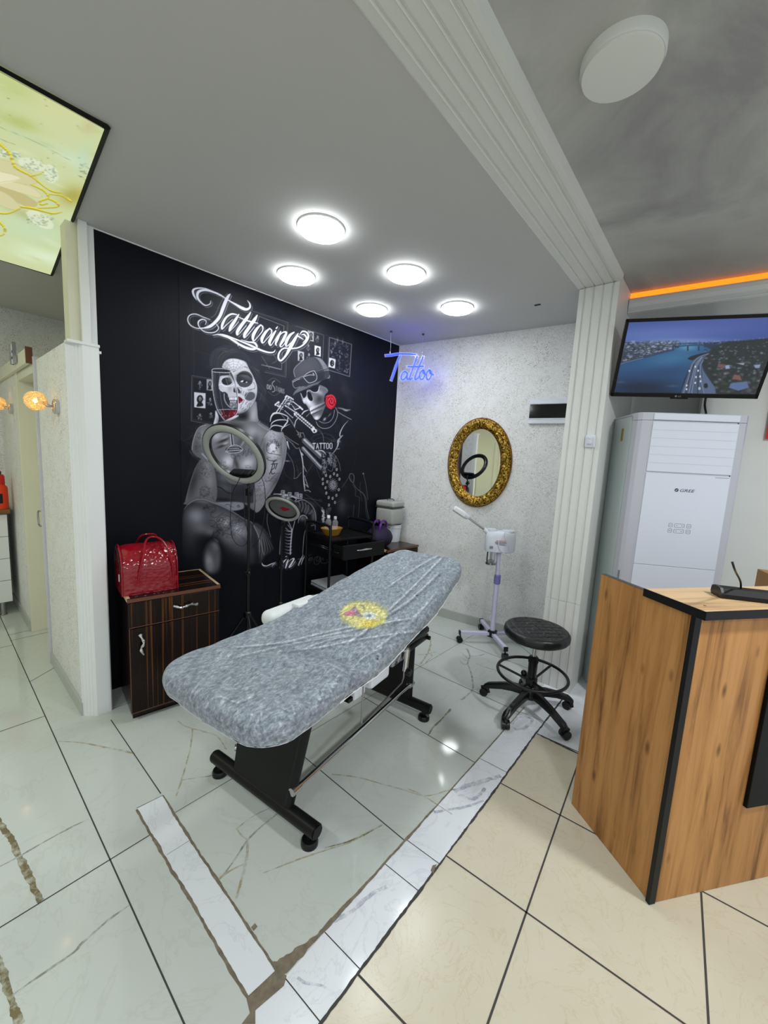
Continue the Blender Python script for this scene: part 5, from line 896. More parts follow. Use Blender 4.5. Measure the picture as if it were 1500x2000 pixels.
# =================================================================== WALL MIRROR, FUSE BOX, SENSOR
NB = Vector((DB.y, -DB.x))
def bw(s_, z, off=0.): q = CN+DB*s_+NB*off; return Vector((q.x, q.y, z))
MC = (.915, 1.522); t = thing('oval_mirror', 'oval wall mirror in a carved gold frame on the pale back wall', 'mirror', bw(MC[0], MC[1], 0), 0)
fm = frame_mtx(bw(MC[0], MC[1], 0), DB)
nA, nB = 200, 20; vs = []; rgm = random.Random(5)
bumps = [(rgm.random()*2*pi, rgm.uniform(-.5, .5), rgm.uniform(.05, .11), rgm.uniform(.4, 1)) for _ in range(260)]
for i in range(nA):
    th = 2*pi*i/nA
    for j in range(nB+1):
        v = j/nB; a = pi*v; q = -cos(a); w_ = .046; rx, ry = .248+q*w_, .350+q*w_; h = .012+.030*sin(a)
        if .1 < v < .9:
            for bt, bq, br, bh in bumps:
                dt = (th-bt+pi) % (2*pi)-pi
                if abs(dt) < .12: h += .011*bh*math.exp(-((dt/.055)**2+((q-bq)/.22)**2))
            h += .0025*sin(th*90+q*6)*sin(a)
        vs.append((rx*cos(th), ry*sin(th), h))
fs = [[i*(nB+1)+j, ((i+1) % nA)*(nB+1)+j, ((i+1) % nA)*(nB+1)+j+1, i*(nB+1)+j+1] for i in range(nA) for j in range(nB)]
m = MB(); m.add(vs, fs, 0, True, fm); wpart(m, 'carved_frame', 'gold', t)
def ering(rx, ry, h0, h1, w_, mt, nm):
    m = MB(); vs = []
    for i in range(96):
        th = 2*pi*i/96
        for a, b in ((0, h0), (0, h1), (w_, h1), (w_, h0)): vs.append(((rx+a)*cos(th), (ry+a)*sin(th), b))
    m.add(vs, [[i*4+j, ((i+1) % 96)*4+j, ((i+1) % 96)*4+(j+1) % 4, i*4+(j+1) % 4] for i in range(96) for j in range(4)], 0, True, fm); return wpart(m, nm, mt, t)
ering(.294, .396, .001, .014, .006, 'bronze', 'outer_rim'); ering(.201, .303, .006, .016, .005, 'bronze', 'inner_rim')
m = MB(); fg = frame_mtx(bw(MC[0], MC[1], 0), Matrix.Rotation(radians(-1.3), 2) @ DB)
m.add([(.204*cos(2*pi*i/96), .306*sin(2*pi*i/96), .008) for i in range(96)], [list(range(96))], 0, False, fg); wpart(m, 'mirror_glass', 'mirror', t)
m = MB(); q = bw(MC[0], MC[1]+.402, .01); m.torus(q, .006, .002, 16, 6, axis=(NB.x, NB.y, 0)); wpart(m, 'hanging_loop', 'steel', t)
a = bw(1.318, 1.868); t = thing('fuse_box', 'white wall fuse box with a glossy black cover beside the fluted column', 'fuse box', a)
fm2 = frame_mtx(bw(1.318, 1.868), DB)
m = MB(); m.box(0, .36, 0, .2, .001, .03, .006, mtx=fm2); wpart(m, 'box_body', 'white_plastic', t)
m = MB(); m.box(.008, .352, .045, .155, .03, .036, .003, mtx=fm2); wpart(m, 'cover', plain('gloss_black', col(12, 14, 16), .08), t)
m = MB(); m.box(.0, .36, .034, .042, .03, .034, mtx=fm2); m.box(.15, .17, .006, .012, .03, .033, mtx=fm2); m.box(.0, .36, .158, .163, .03, .034, mtx=fm2); wpart(m, 'rail', 'white_plastic', t)
x_, z_ = ray(1153, 862)[0]*2.77/ray(1153, 862)[1], ray(1153, 862)[2]*2.77/ray(1153, 862)[1]+EYE
t = thing('wall_sensor', 'small white plastic sensor fixed to the fluted column', 'sensor', (x_, 2.77, z_))
m = MB(); m.box(-.03, .03, -.012, .002, -.04, .04, .006); m.build('wall_plate', 'white_plastic', t)
m = MB(); m.box(-.015, .015, -.03, -.010, -.02, .03, .008); m.lathe([(.001, 0), (.008, .002), (.01, .01)], (0, -.036, .02), 12, axis=(0, 1, 0)); m.build('sensor_head', 'white_plastic', t)
# =================================================================== DARK CABINETS
def cabinet(label, loc, rz, w, d, h, grp, front='ebony_front'):   # x = out of the front, y = along the front
    t = thing('storage_cabinet', label, 'cabinet', loc, rz, grp)
    m = MB(); m.box(-d, -.018, 0, w, .04, h-.02, .001); m.box(-d, -.03, .01, w-.01, 0, .04); m.build('cabinet_body', 'ebony_plain', t)
    m = MB(); m.box(-d, 0, -.004, w+.004, h-.02, h, .001); m.build('top_board', 'ebony_top', t)
    m = MB(); m.box(-d-.001, -.012, -.0055, .010, h-.0185, h+.0008); m.box(-d-.001, -.012, w-.010, w+.0055, h-.0185, h+.0008); m.box(-d-.0015, -d+.01, 0, w, h-.0185, h+.0008); m.build('edge_strip', 'beige_edge', t)
    m = MB(); m.box(-.0005, .0025, -.004, w+.004, h-.0195, h-.0005); m.build('front_edge_strip', 'brown_edge', t)
    zs = h-.165
    dr = MB(); dr.box(-.018, 0, .002, w-.002, zs+.004, h-.024, .0015); dr.box(-.003, .0008, .002, w-.002, zs+.002, zs+.006, 0, 1); do_ = dr.build('drawer', [front, 'brown_edge'], t)
    do2 = MB(); do2.box(-.018, 0, .002, w-.002, .05, zs-.004, .0015); do2.box(-.003, .0008, .002, w-.002, .045, .05, 0, 1); do2.box(-.003, .0008, .0, .003, .05, zs, 0, 1); dd = do2.build('door', [front, 'brown_edge'], t)
    def handle(c, ax, par):
        m = MB(); L_ = .058; pts = []
        for k in range(17):
            s_ = -1+k/8; o = .022*(1-s_**6)+.004*sin(s_*7); lat = .006*sin(s_*4.5); pts.append((c[0]+max(.004, o), c[1]+(s_*L_ if ax else lat), c[2]+(lat if ax else s_*L_)))
        m.tube(pts, [.0068+.0022*sin(k*1.7)+(.003 if k in (0, 16) else 0) for k in range(17)], 8)
        m.ball((c[0]+.003, pts[0][1], pts[0][2]), .008, n=8); m.ball((c[0]+.003, pts[-1][1], pts[-1][2]), .008, n=8); m.build('handle', 'chrome', par)
    handle((0, w*.59, h-.085), True, do_); handle((0, w*.12, zs-.10), False, dd)
    return t
cabinet('glossy dark striped wood cabinet with the red bag on top beside the white pilaster', (-2.300, .667, 0), radians(-8.1), .47, .40, .70, 'dark striped cabinets')
cabinet('dark reddish cabinet in the back corner carrying the white bucket and purple bag', (-2.215, 2.68, 0), radians(-3), .44, .36, .70, 'dark striped cabinets')
# red crocodile bag
t = thing('red_handbag', 'shiny red crocodile-pattern handbag standing on the dark cabinet', 'bag', (-2.475, .672, .7015), radians(-8.1))
bw_, bd_, bh_ = .275, .24, .26
def bagsec(x):      # half cylinder-top cross section in y(depth), z
    pts = []
    for k in range(25):
        a = pi*k/24; pts.append((x, cos(a)*bd_/2*(1.0), .13+sin(a)*(bh_-.13)))
    return [(x, bd_/2*1.02, .0)]+pts+[(x, -bd_/2*1.02, 0.)]
secs = []; 
for i in range(21):
    q = i/20; e_ = 1-.06*abs(2*q-1)**6; secs.append([(x_, y_*e_, z_*e_) for x_, y_, z_ in bagsec(q*bw_)])
n = len(secs[0]); m = MB(); m.add([v for s in secs for v in s], [[i*n+j, (i+1)*n+j, (i+1)*n+(j+1) % n, i*n+(j+1) % n] for i in range(20) for j in range(n)]+[list(range(n))[::-1], [20*n+j for j in range(n)]], 0, True)
RB = Matrix.Rotation(radians(90), 4, 'Z')     # bag length runs along the cabinet front
m.v = [tuple(RB @ Vector(v)) for v in m.v]; m.build('bag_body', 'croc_red', t)
rb = lambda x, y, z: tuple(RB @ Vector((x, y, z)))
m = MB(); m.tube([rb(*q) for q in bagsec(.004)], .0035, 6); m.build('piping', 'red_leather', t)
m = MB(); m.tube([rb(*q) for q in bagsec(bw_-.004)], .0035, 6); m.build('piping', 'red_leather', t)
for sgn in (-1, 1):
    m = MB(); Y_ = sgn*(bd_/2+.002); m.tube([rb(.075, Y_, .07), rb(.085, Y_+sgn*.006, .14), rb(.105, Y_+sgn*.004, .22), rb(.125, Y_-sgn*.05, .285), rb(.165, Y_-sgn*.08, .30), rb(.205, Y_-sgn*.05, .282), rb(.232, Y_+sgn*.004, .21), rb(.245, Y_+sgn*.006, .14), rb(.25, Y_, .07)], .0055, 8, sub=4); m.build('bag_handle', 'red_leather', t)
    for xx in (.075, .25):
        m = MB()
        for k in (0, 1, 2): a = -pi/2+k*2*pi/3; q = rb(xx+.012*cos(a), Y_+sgn*.001, .065+.012*sin(a)); m.ball(q, .0035, n=8)
        m.box(-.02, .02, -.016, .016, -.0015, .0015, mtx=Matrix.Translation(rb(xx, Y_, .065)) @ RB @ Matrix.Rotation(pi/2, 4, 'X'))
        m.build('handle_tab', 'red_leather', t)
m = MB(); m.tube([rb(-.002, y_*.82, z_*.9+.005) for _, y_, z_ in bagsec(0)[3:-2]], .003, 6); m.build('zipper', 'black_plastic', t)
m = MB(); m.tube([rb(-.006, -.095, .08), rb(-.006, -.095, .12)], .004, 8); m.tube([rb(-.006, -.089, .08), rb(-.006, -.089, .12)], .002, 8); m.build('zip_pull', 'chrome', t)
# =================================================================== TREATMENT BED
BX, BY, BA = -1.262, .568, radians(7.3)
bed = thing('massage_bed', 'padded treatment bed on black metal legs with raised head end', 'bed', (BX, BY, 0), BA)
BL = 1.70
def bhw(y): return .325-(0 if y < 1.05 else .085*((y-1.05)/.74)**1.4)
def btz(y): return .672+(0 if y < .60 else ((y-.6)**1.12)*.190)
def outline(n=480, grow=0.):
    P = []; r1, r2 = .13, .085
    def arc(cx, cy, r, a0, a1, k): return [(cx+r*cos(a0+(a1-a0)*i/k), cy+r*sin(a0+(a1-a0)*i/k)) for i in range(k+1)]
    w0, w1 = .325, bhw(BL)
    P += arc(w0-r1, r1, r1, -pi/2, 0, 14); P += [(bhw(y), y) for y in np.linspace(.2, BL-r2-.02, 40)]
    P += arc(w1-r2, BL-r2, r2, 0, pi/2, 14); P += arc(-w1+r2, BL-r2, r2, pi/2, pi, 14)
    P += [(-bhw(y), y) for y in np.linspace(BL-r2-.02, .2, 40)]; P += arc(-w0+r1, r1, r1, pi, 1.5*pi, 14)
    P = np.array(P+[P[0]]); d = np.r_[0, np.cumsum(np.linalg.norm(np.diff(P, axis=0), axis=1))]; t_ = np.linspace(0, d[-1], n, endpoint=False)
    O = np.c_[np.interp(t_, d, P[:, 0]), np.interp(t_, d, P[:, 1])]
    if grow:
        T_ = np.roll(O, -1, 0)-np.roll(O, 1, 0); T_ /= np.linalg.norm(T_, axis=1)[:, None]; O = O+np.c_[T_[:, 1], -T_[:, 0]]*grow
    return O
def shell(n, rings, side, grow, drop, zoff, mod=None):
    O = outline(n, grow); Cn = np.array([0, .9]); rr = .045; V = []
    spine = lambda P: np.c_[np.clip(P[:, 0], -.02, .02)*0, np.clip(P[:, 1], .32, BL-.26)]
    S0 = spine(O)
    for k in range(rings+1):
        f_ = (k/rings); Q = S0+(O-S0)*f_*(1-rr/np.linalg.norm(O-S0, axis=1))[:, None]; V.append(np.c_[Q, np.zeros(n)])
    T_ = (O-S0)/np.linalg.norm(O-S0, axis=1)[:, None]
    for k in range(1, 9):
        a = pi/2*k/8; Q = O-T_*rr*(1-sin(a)); V.append(np.c_[Q, np.full(n, -rr*(1-cos(a)))])
    for k in range(1, side+1):
        f_ = k/side; Q = O-T_*(.012*f_*f_); V.append(np.c_[Q, np.full(n, -rr-(drop-rr)*f_)])
    V = np.array(V); V[..., 2] += np.vectorize(btz)(V[..., 1])+zoff
    if mod: V = mod(V, rings, O)
    return V
V = shell(120, 8, 4, -.004, .055, -.034)
def shell_mesh(V, closed_bottom=True):
    K_, n = V.shape[:2]; idx = np.arange(K_*n).reshape(K_, n); fs = []
    for k in range(K_-1):
        for i in range(n): fs.append([idx[k, i], idx[k, (i+1) % n], idx[k+1, (i+1) % n], idx[k+1, i]])
    if closed_bottom: fs.append(list(idx[-1]))
    return V.reshape(-1, 3).tolist(), fs
m = MB(); v_, f_ = shell_mesh(V); m.add(v_, f_, 0, True); m.build('mattress', 'mattress', bed)
def bpt(x, y, z): return Vector((x, y, z))
m = MB()
for s_ in (-1, 1): m.tube([(s_*.20, .12, .565), (s_*.21, .62, .555), (s_*.21, 1.0, .575), (s_*.18, BL-.15, btz(BL-.15)-.11)], .018, 8)
m.box(-.24, .24, .55, 1.25, .535, .575, .006); m.box(-.2, .2, .1, .55, .56, .58, .004); m.box(-.27, .27, .62, 1.2, .565, .592, .004)
m.add([(-.2, 1.2, .565), (.2, 1.2, .565), (.18, 1.66, .72), (-.18, 1.66, .72), (-.2, 1.2, .60), (.2, 1.2, .60), (.18, 1.66, .77), (-.18, 1.66, .77)], [[0, 1, 2, 3], [4, 7, 6, 5], [0, 4, 5, 1], [1, 5, 6, 2], [2, 6, 7, 3], [3, 7, 4, 0]])
m.build('support_frame', 'black_metal', bed)
m = MB(); vs = []
ys = list(np.linspace(.42, 1.5, 12))
for y in ys:
    for x, dz in ((-.285, 0), (.285, 0), (.28, -.038), (-.28, -.038)): vs.append((x*bhw(y)/.325, y, btz(y)-.072+dz))
m.add(vs, [[i*4+j, i*4+(j+1) % 4, (i+1)*4+(j+1) % 4, (i+1)*4+j] for i in range(11) for j in range(4)]+[[3, 2, 1, 0], [44, 45, 46, 47]]); m.build('base_board', 'black_satin', bed)
for y0, nm in ((.300, 'near'), (1.253, 'far')):
    lean = .10 if nm == 'near' else -.06
    m = MB(); m.cyl((-.36, y0, .075), (.285, y0, .075), .029, 24); m.cyl((-.366, y0, .075), (-.36, y0, .075), .026, 20); m.cyl((.285, y0, .075), (.291, y0, .075), .025, 20); fb = m.build('foot_bar', 'black_satin', bed)
    for xx in (-.325, .25):
        m = MB(); m.lathe([(.012, .06), (.012, .03), (.03, .026), (.034, .018), (.034, 0.001)], (xx, y0, 0), 20); m.build('foot_pad', 'black_plastic', fb)
    m = MB(); b0, b1 = (-.20, .13) if nm == 'near' else (-.16, .14); t0_, t1_ = (-.24, .17)
    th_ = .018; zt = .55
    vs = [(b0, y0-th_, .095), (b1, y0-th_, .095), (b1+.03, y0+lean-th_, zt), (t0_, y0+lean-th_, zt), (b0, y0+th_, .095), (b1, y0+th_, .095), (b1+.03, y0+lean+th_, zt), (t0_, y0+lean+th_, zt)]
    m.add(vs, [[0, 1, 2, 3], [4, 7, 6, 5], [0, 4, 5, 1], [1, 5, 6, 2], [2, 6, 7, 3], [3, 7, 4, 0]]); m.tube([(b1+.002, y0, .10), (b1+.03, y0+lean, zt)], .021, 10); m.build('leg_panel', 'black_satin', bed)
m = MB(); m.cyl((.15, .31, .17), (.155, 1.25, .19), .011, 12); m.cyl((.15, .295, .17), (.15, .34, .17), .017, 12); m.cyl((.155, 1.22, .19), (.155, 1.265, .19), .017, 12); m.build('tie_rod', 'chrome', bed)
m = MB(); m.cyl((-.235, .315, .17), (-.205, .345, .17), .014, 12); m.build('bolt', 'chrome', bed)
m = MB(); m.tube([(.245, .62, .56), (.245, .62, .33), (.245, .64, .32), (.245, .97, .36), (.245, .985, .38), (.245, .985, .54)], .0045, 8); m.build('wire_holder', 'steel', bed)
m = MB(); m.box(.20, .235, 1.0, 1.27, .49, .52, .004); m.tube([(.235, 1.25, .505), (.255, 1.25, .505)], .012, 10); m.build('recline_bracket', 'black_metal', bed)
m = MB(); m.tube([(.225, 1.0, .53), (.25, 1.0, .53)], .022, 14); m.tube([(.25, 1.0, .535), (.25, .985, .42)], .014, 12); m.box(.2, .235, .88, 1.02, .475, .55, .006); m.build('adjusting_clamp', 'chrome', bed)
m = MB(); m.lathe([(.018, 0), (.018, .02), (.016, .024)], (.262, .985, .42), 16, axis=(1, 0, 0)); m.build('clamp_knob', 'black_plastic', bed)
m = MB(); m.box(.06, .235, .70, .86, .44, .54, .015); m.box(.12, .2, .62, .71, .41, .46, .012); m.build('motor_housing', 'white_plastic', bed)
m = MB(); m.box(-.1, .215, .56, .59, .44, .46, .003); m.build('cross_bar', 'black_metal', bed)
# white wrapped arm pad on the far side
m = MB(); m.box(-.435, -.325, .60, .98, .60, .685, .038, seg=5); m.box(-.34, -.28, .74, .95, .685, .71, .01); m.sm = [True]*len(m.sm); m.build('arm_rest', 'white_sheet', bed)
# disposable cover with the printed face
MT = Matrix.Translation((BX, BY, 0)) @ Matrix.Rotation(BA, 4, 'Z'); MN = np.array(MT)[:3]
rgc = np.random.RandomState(4); ph = rgc.rand(12)*6.28
def wr(V, rings, O):
    x, y = V[..., 0], V[..., 1]; k = np.arange(V.shape[0])[:, None]; n = V.shape[1]; i = np.arange(n)[None]
    z = np.zeros_like(x)
    # tension folds towards the head end and foot corner
    for a_, b_, w_, h_ in (((-.1, .55), (.23, 1.62), .012, .005), ((.02, .6), (.24, 1.66), .010, .005), ((-.2, .7), (.16, 1.7), .011, .004), ((.12, .62), (.27, 1.4), .010, .006), ((.2, .6), (.31, 1.25), .009, .006), ((-.28, .3), (.3, .62), .012, .004), ((-.3, .42), (.28, .78), .010, .004), ((-.3, .2), (.1, .34), .014, .004), ((-.22, .16), (.24, .12), .014, .004), ((-.26, 1.0), (-.1, 1.6), .012, .003), ((-.05, .28), (.3, .44), .012, .003), ((-.31, .5), (.3, .9), .008, .004), ((-.18, .25), (.12, .2), .02, .005), ((.0, 1.0), (.2, 1.64), .008, .005), ((-.2, .95), (.05, 1.72), .008, .003)):
        ax, ay = a_; bx, by = b_; dx, dy = bx-ax, by-ay; L2 = dx*dx+dy*dy; t_ = ((x-ax)*dx+(y-ay)*dy)/L2; d = np.abs((x-ax)*dy-(y-ay)*dx)/L2**.5
        z += 1.7*h_*np.exp(-(d/w_)**2)*np.clip(np.sin(np.clip(t_, 0, 1)*pi), 0, 1)**.5
    z -= .034*np.exp(-((y-(.50+.12*x))/.04)**2)*np.clip((x+.06)/.25, 0, 1)
    z += .002*np.sin(31*x+9*y+ph[0])*np.sin(17*y+ph[1])+.0015*np.sin(47*y-20*x+ph[2])
    V[..., 2] += z*(k <= rings+6)
    ar = i/n; f_ = np.clip((k-rings-6)/(V.shape[0]-rings-6), 0, 1)
    rip = (np.sin(ar*6.28*37+ph[3])*.5+np.sin(ar*6.28*61+ph[4])*.35+np.sin(ar*6.28*97+ph[5])*.25)
    T_ = (O-np.c_[O[:, 0]*0, np.clip(O[:, 1], .3, BL-.3)]); T_ /= np.linalg.norm(T_, axis=1)[:, None]
    V[..., 0] += T_[None, :, 0]*rip*.004*f_; V[..., 1] += T_[None, :, 1]*rip*.004*f_; V[..., 2] += (np.sin(ar*6.28*9+1)*.006+rip*.002)*f_
    return V
NC = 720; V = shell(NC, 90, 14, .006, .088, .002, wr); Wd = V.reshape(-1, 3) @ MN[:, :3].T+MN[:, 3]
px, py = pxof(Wd); P = Paint(px.reshape(V.shape[:2]), py.reshape(V.shape[:2]), np.array((148, 157, 165))/255.)
def draw_cover(p):
    rg = p.rng; p.crop(320, 1040, 2.5)
    for _ in range(260):
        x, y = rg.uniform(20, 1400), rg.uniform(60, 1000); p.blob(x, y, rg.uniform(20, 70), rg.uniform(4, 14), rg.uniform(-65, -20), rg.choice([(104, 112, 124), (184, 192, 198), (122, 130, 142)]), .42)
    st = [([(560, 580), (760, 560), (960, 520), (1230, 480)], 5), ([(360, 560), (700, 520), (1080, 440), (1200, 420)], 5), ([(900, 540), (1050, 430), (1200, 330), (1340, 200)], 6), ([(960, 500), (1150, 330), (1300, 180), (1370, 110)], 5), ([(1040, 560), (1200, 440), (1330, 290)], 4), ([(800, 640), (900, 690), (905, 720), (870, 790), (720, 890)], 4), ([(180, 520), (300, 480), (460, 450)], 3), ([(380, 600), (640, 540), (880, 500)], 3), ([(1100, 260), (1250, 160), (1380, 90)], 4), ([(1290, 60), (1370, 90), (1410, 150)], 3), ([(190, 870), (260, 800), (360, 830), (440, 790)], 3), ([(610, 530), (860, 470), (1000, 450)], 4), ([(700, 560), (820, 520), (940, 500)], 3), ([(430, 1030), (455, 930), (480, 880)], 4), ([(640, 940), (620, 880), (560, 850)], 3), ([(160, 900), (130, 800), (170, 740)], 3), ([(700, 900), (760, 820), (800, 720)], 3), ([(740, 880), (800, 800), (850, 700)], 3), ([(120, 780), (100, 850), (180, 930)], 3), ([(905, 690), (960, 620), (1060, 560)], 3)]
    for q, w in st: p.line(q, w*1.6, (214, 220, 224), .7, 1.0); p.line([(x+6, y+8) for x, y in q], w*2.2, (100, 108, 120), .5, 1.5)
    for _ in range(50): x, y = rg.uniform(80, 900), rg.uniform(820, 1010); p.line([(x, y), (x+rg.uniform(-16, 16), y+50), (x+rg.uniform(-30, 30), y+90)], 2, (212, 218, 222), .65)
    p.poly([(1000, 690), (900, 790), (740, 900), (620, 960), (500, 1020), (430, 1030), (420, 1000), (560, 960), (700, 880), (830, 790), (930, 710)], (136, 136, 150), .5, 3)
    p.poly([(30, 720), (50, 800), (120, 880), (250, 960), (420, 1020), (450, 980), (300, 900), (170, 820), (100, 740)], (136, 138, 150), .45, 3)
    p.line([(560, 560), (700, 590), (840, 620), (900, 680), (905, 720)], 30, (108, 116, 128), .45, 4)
    # printed yellow face (crop of the print)
    p.crop(580, 940, 5.)
    for _ in range(60): t_ = rg.random()*6.28; p.blob(655+222*cos(t_), 1300+128*sin(t_), 18, 14, 0, (196, 194, 130), .6)
    p.ell(655, 1300, 216, 120, 6, (226, 216, 136), .9, 2.); p.blob(700, 1390, 90, 30, -8, (232, 200, 50), .9); p.blob(560, 1240, 80, 40, 0, (226, 216, 140), .8)
    p.poly([(565, 1215), (600, 1270), (640, 1325), (560, 1312), (500, 1312), (452, 1298), (480, 1278), (520, 1262)], (160, 140, 152), .95, 1.5); p.poly([(452, 1300), (490, 1275), (535, 1258), (575, 1290), (530, 1308), (480, 1312)], (214, 128, 148), .95, 1.5)
    p.line([(625, 1213), (650, 1222), (658, 1250)], 16, (140, 138, 120), .9, 1.2); p.ell(708, 1312, 68, 36, 8, (226, 230, 226), .95, 1.5); p.ell(708, 1312, 20, 14, 0, (128, 138, 138), .9, 1.5)
    for q in ([(560, 1400), (700, 1360), (860, 1290)], [(620, 1410), (760, 1375), (870, 1310)]): p.line(q, 10, (240, 236, 190), .5, 2)
    p.ell(1172, 1117, 13, 8, 0, (40, 42, 46)); p.crop(600, 1220, 5.357); p.line([(735, 370), (742, 330)], 14, (26, 28, 32), 1)
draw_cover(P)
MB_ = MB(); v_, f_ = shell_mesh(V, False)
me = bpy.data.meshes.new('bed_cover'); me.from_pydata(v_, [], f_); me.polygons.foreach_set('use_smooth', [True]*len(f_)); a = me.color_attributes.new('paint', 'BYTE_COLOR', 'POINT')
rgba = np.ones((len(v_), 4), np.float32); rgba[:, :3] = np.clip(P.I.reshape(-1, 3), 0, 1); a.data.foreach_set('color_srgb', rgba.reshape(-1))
m = NT('nonwoven_cover'); at = m.n('ShaderNodeVertexColor', layer_name='paint'); v = m.coord(scale=(1.2, .7, 1), rot=(0, 0, .35)); n1 = m.noise(v, 62, 6, .75, .5); n2 = m.noise(m.coord(scale=(3, 1, 1), rot=(0, 0, -.3)), 60, 4, .7, .5)
f1 = m.ramp(n1, [(.34, (.42, .44, .47)), (.5, (.84, .86, .88)), (.64, (1.45, 1.45, 1.45))]); f2 = m.ramp(n2, [(.4, (.9, .9, .9)), (.7, (1.12, 1.12, 1.12))])
m.base(m.mix(1., m.mix(1., at.outputs[0], f1, 'MULTIPLY'), f2, 'MULTIPLY')); m.set(.7, spec=.25, sheen=.2); m.bump(n1, .35, .003); me.materials.append(m.m)
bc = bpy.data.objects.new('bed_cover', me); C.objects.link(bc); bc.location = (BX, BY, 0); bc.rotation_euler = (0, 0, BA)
tag(bc, 'grey disposable fabric cover printed with a yellow winking face stretched over the bed', 'bed cover')
m = MB(); e_ = V[-1]; m.tube([tuple(e_[i]) for i in range(0, NC, 4)], .0018, 6, closed=True); he = m.build('elastic_hem', 'ac_grey', bc)
hm_ = [tuple(e_[i]) for i in range(0, NC, 3) if e_[i][0] > .12 and .35 < e_[i][1] < 1.58]; m = MB(); m.tube(hm_, .0042, 6); m.build('rolled_edge', 'white_sheet', bc)
# =================================================================== RING LIGHTS ON TRIPODS
def ring_light(label, base, hub_z, legr, Cr, N_, R_, wd, disc, group, pole_top, a0):
    t = thing('ring_light', label, 'ring light', (base[0], base[1], 0), 0, group); N_ = Vector(N_).normalized(); Cr = Vector(Cr)
    Ri = R_-wd; q = N_.to_track_quat('Z', 'Y')
    m = MB(); m.torus(Cr, Ri+wd/2, 0, 96, axis=N_, prof=[(-wd/2, 0), (-wd/2+.003, .008), (-wd*.25, .013), (0, .015), (wd*.25, .013), (wd/2-.003, .008), (wd/2, 0)]); wpart(m, 'diffuser_ring', 'ring_diffuser', t)
    m = MB(); m.torus(Cr, Ri+wd/2, 0, 96, axis=N_, prof=[(-wd/2-.003, .003), (-wd/2-.003, -.016), (wd/2+.003, -.016), (wd/2+.003, .003)]); m.torus(Cr-N_*.017, Ri+wd/2, wd*.3, 96, 8, axis=N_); wpart(m, 'back_housing', 'black_plastic', t)
    up = (Vector((0, 0, 1))-N_*N_.z).normalized(); sd = up.cross(N_)
    m = MB(); c0 = Cr-up*(R_-wd*.5)-N_*.03; top = Vector((base[0], base[1], pole_top))
    m.ball(c0, .018); m.tube([c0, c0-N_*.02-Vector((0, 0, .03)), top], .010, 8); m.box(-.018, .018, -.018, .018, -.05, .0, .004, mtx=Matrix.Translation(top)); m.cyl(top+Vector((-.03, 0, -.03)), top+Vector((.03, 0, -.03)), .008, 8); wpart(m, 'tilt_bracket', 'black_plastic', t)
    if disc:
        m = MB(); m.lathe([(.001, 0), (Ri-.004, 0)], Cr-N_*.008, 48, axis=N_, cap=False); wpart(m, 'centre_disc', plain('disc_grey', col(112, 114, 112), .35), t)
        m = MB(); m.lathe([(.001, 0), (Ri+.006, 0)], Cr-N_*.034, 48, axis=N_, cap=False); wpart(m, 'back_disc', 'red_cloth', t)
        m = MB(); m.scr = 0; rr = random.Random(2); c_ = Cr-N_*.0075
        pts = [c_+sd*(.036*cos(a)*(1+.25*sin(5*a)))+up*(.020*sin(a)*(1+.3*cos(3*a))-.008)+sd*.012 for a in np.linspace(0, 2*pi, 24, endpoint=False)]
        m.add(pts, [list(range(24))]); wpart(m, 'red_print', plain('red_print', col(170, 14, 38), .6), t)
    else:
        m = MB()
        cb = Cr-up*(R_-wd*1.25); F2 = Matrix((sd, up, N_)).transposed().to_4x4(); F2.translation = cb-N_*.0
        m.box(-.085, .085, -.004, .022, -.05, .004, .003, mtx=F2); 
        for k in (-1, 0, 1): m.box(-.022+k*.05, .022+k*.05, .02, .034, -.03, .02, .004, mtx=F2)
        wpart(m, 'phone_holder', 'black_plastic', t)
    m = MB(); m.cyl((base[0], base[1], hub_z-.22), (base[0], base[1], .72), .011, 12); m.cyl((base[0], base[1], .70), (base[0], base[1], pole_top), .0085, 12); m.cyl((base[0], base[1], .68), (base[0], base[1], .73), .016, 12); wpart(m, 'pole', 'black_metal', t)
    m = MB(); m.ball((base[0]+.025, base[1]-.01, .705), .011, n=8); m.box(-.008, .008, -.025, .0, -.012, .012, .003, mtx=Matrix.Translation((base[0], base[1], .70))); wpart(m, 'lock_knob', 'black_plastic', t)
    for k in range(3):
        a = a0+k*2*pi/3; d = Vector((cos(a), sin(a), 0)); h = Vector((base[0], base[1], hub_z)); e = Vector((base[0], base[1], 0.008))+d*legr
        m = MB(); m.tube([h+d*.016, e], .007, 8); mid = h.lerp(e, .5); m.tube([mid, Vector((base[0], base[1], hub_z-.2))], .005, 6); m.ball(e, .011, n=8); wpart(m, 'leg', 'black_metal', t)
    m = MB(); m.lathe([(.02, -.02), (.026, -.016), (.026, .016), (.018, .024)], (base[0], base[1], hub_z), 16); wpart(m, 'leg_hub', 'black_plastic', t); m = MB(); m.lathe([(.016, -.01), (.02, .01)], (base[0], base[1], hub_z-.2), 12); wpart(m, 'brace_hub', 'black_plastic', t)
    return t
s1_ = .21/.2
rl = ring_light('large ring light with a pale diffuser and dangling cables on a tall tripod', (-2.36, 1.395), .405, .27, (-2.2108*s1_, 1.2049*s1_, 1.5+(1.4791-1.5)*s1_), (.327, -.777, -.539), .21, .046, False, 'ring lights on tripods', 1.27, radians(-15))
ring_light('small ring light with a grey centre disc and red print on a black stand', (-2.47, 1.735), .36, .2, (-2.371, 1.668, 1.116), (.342, -.66, -.669), .13, .027, True, 'ring lights on tripods', 1.02, radians(25))
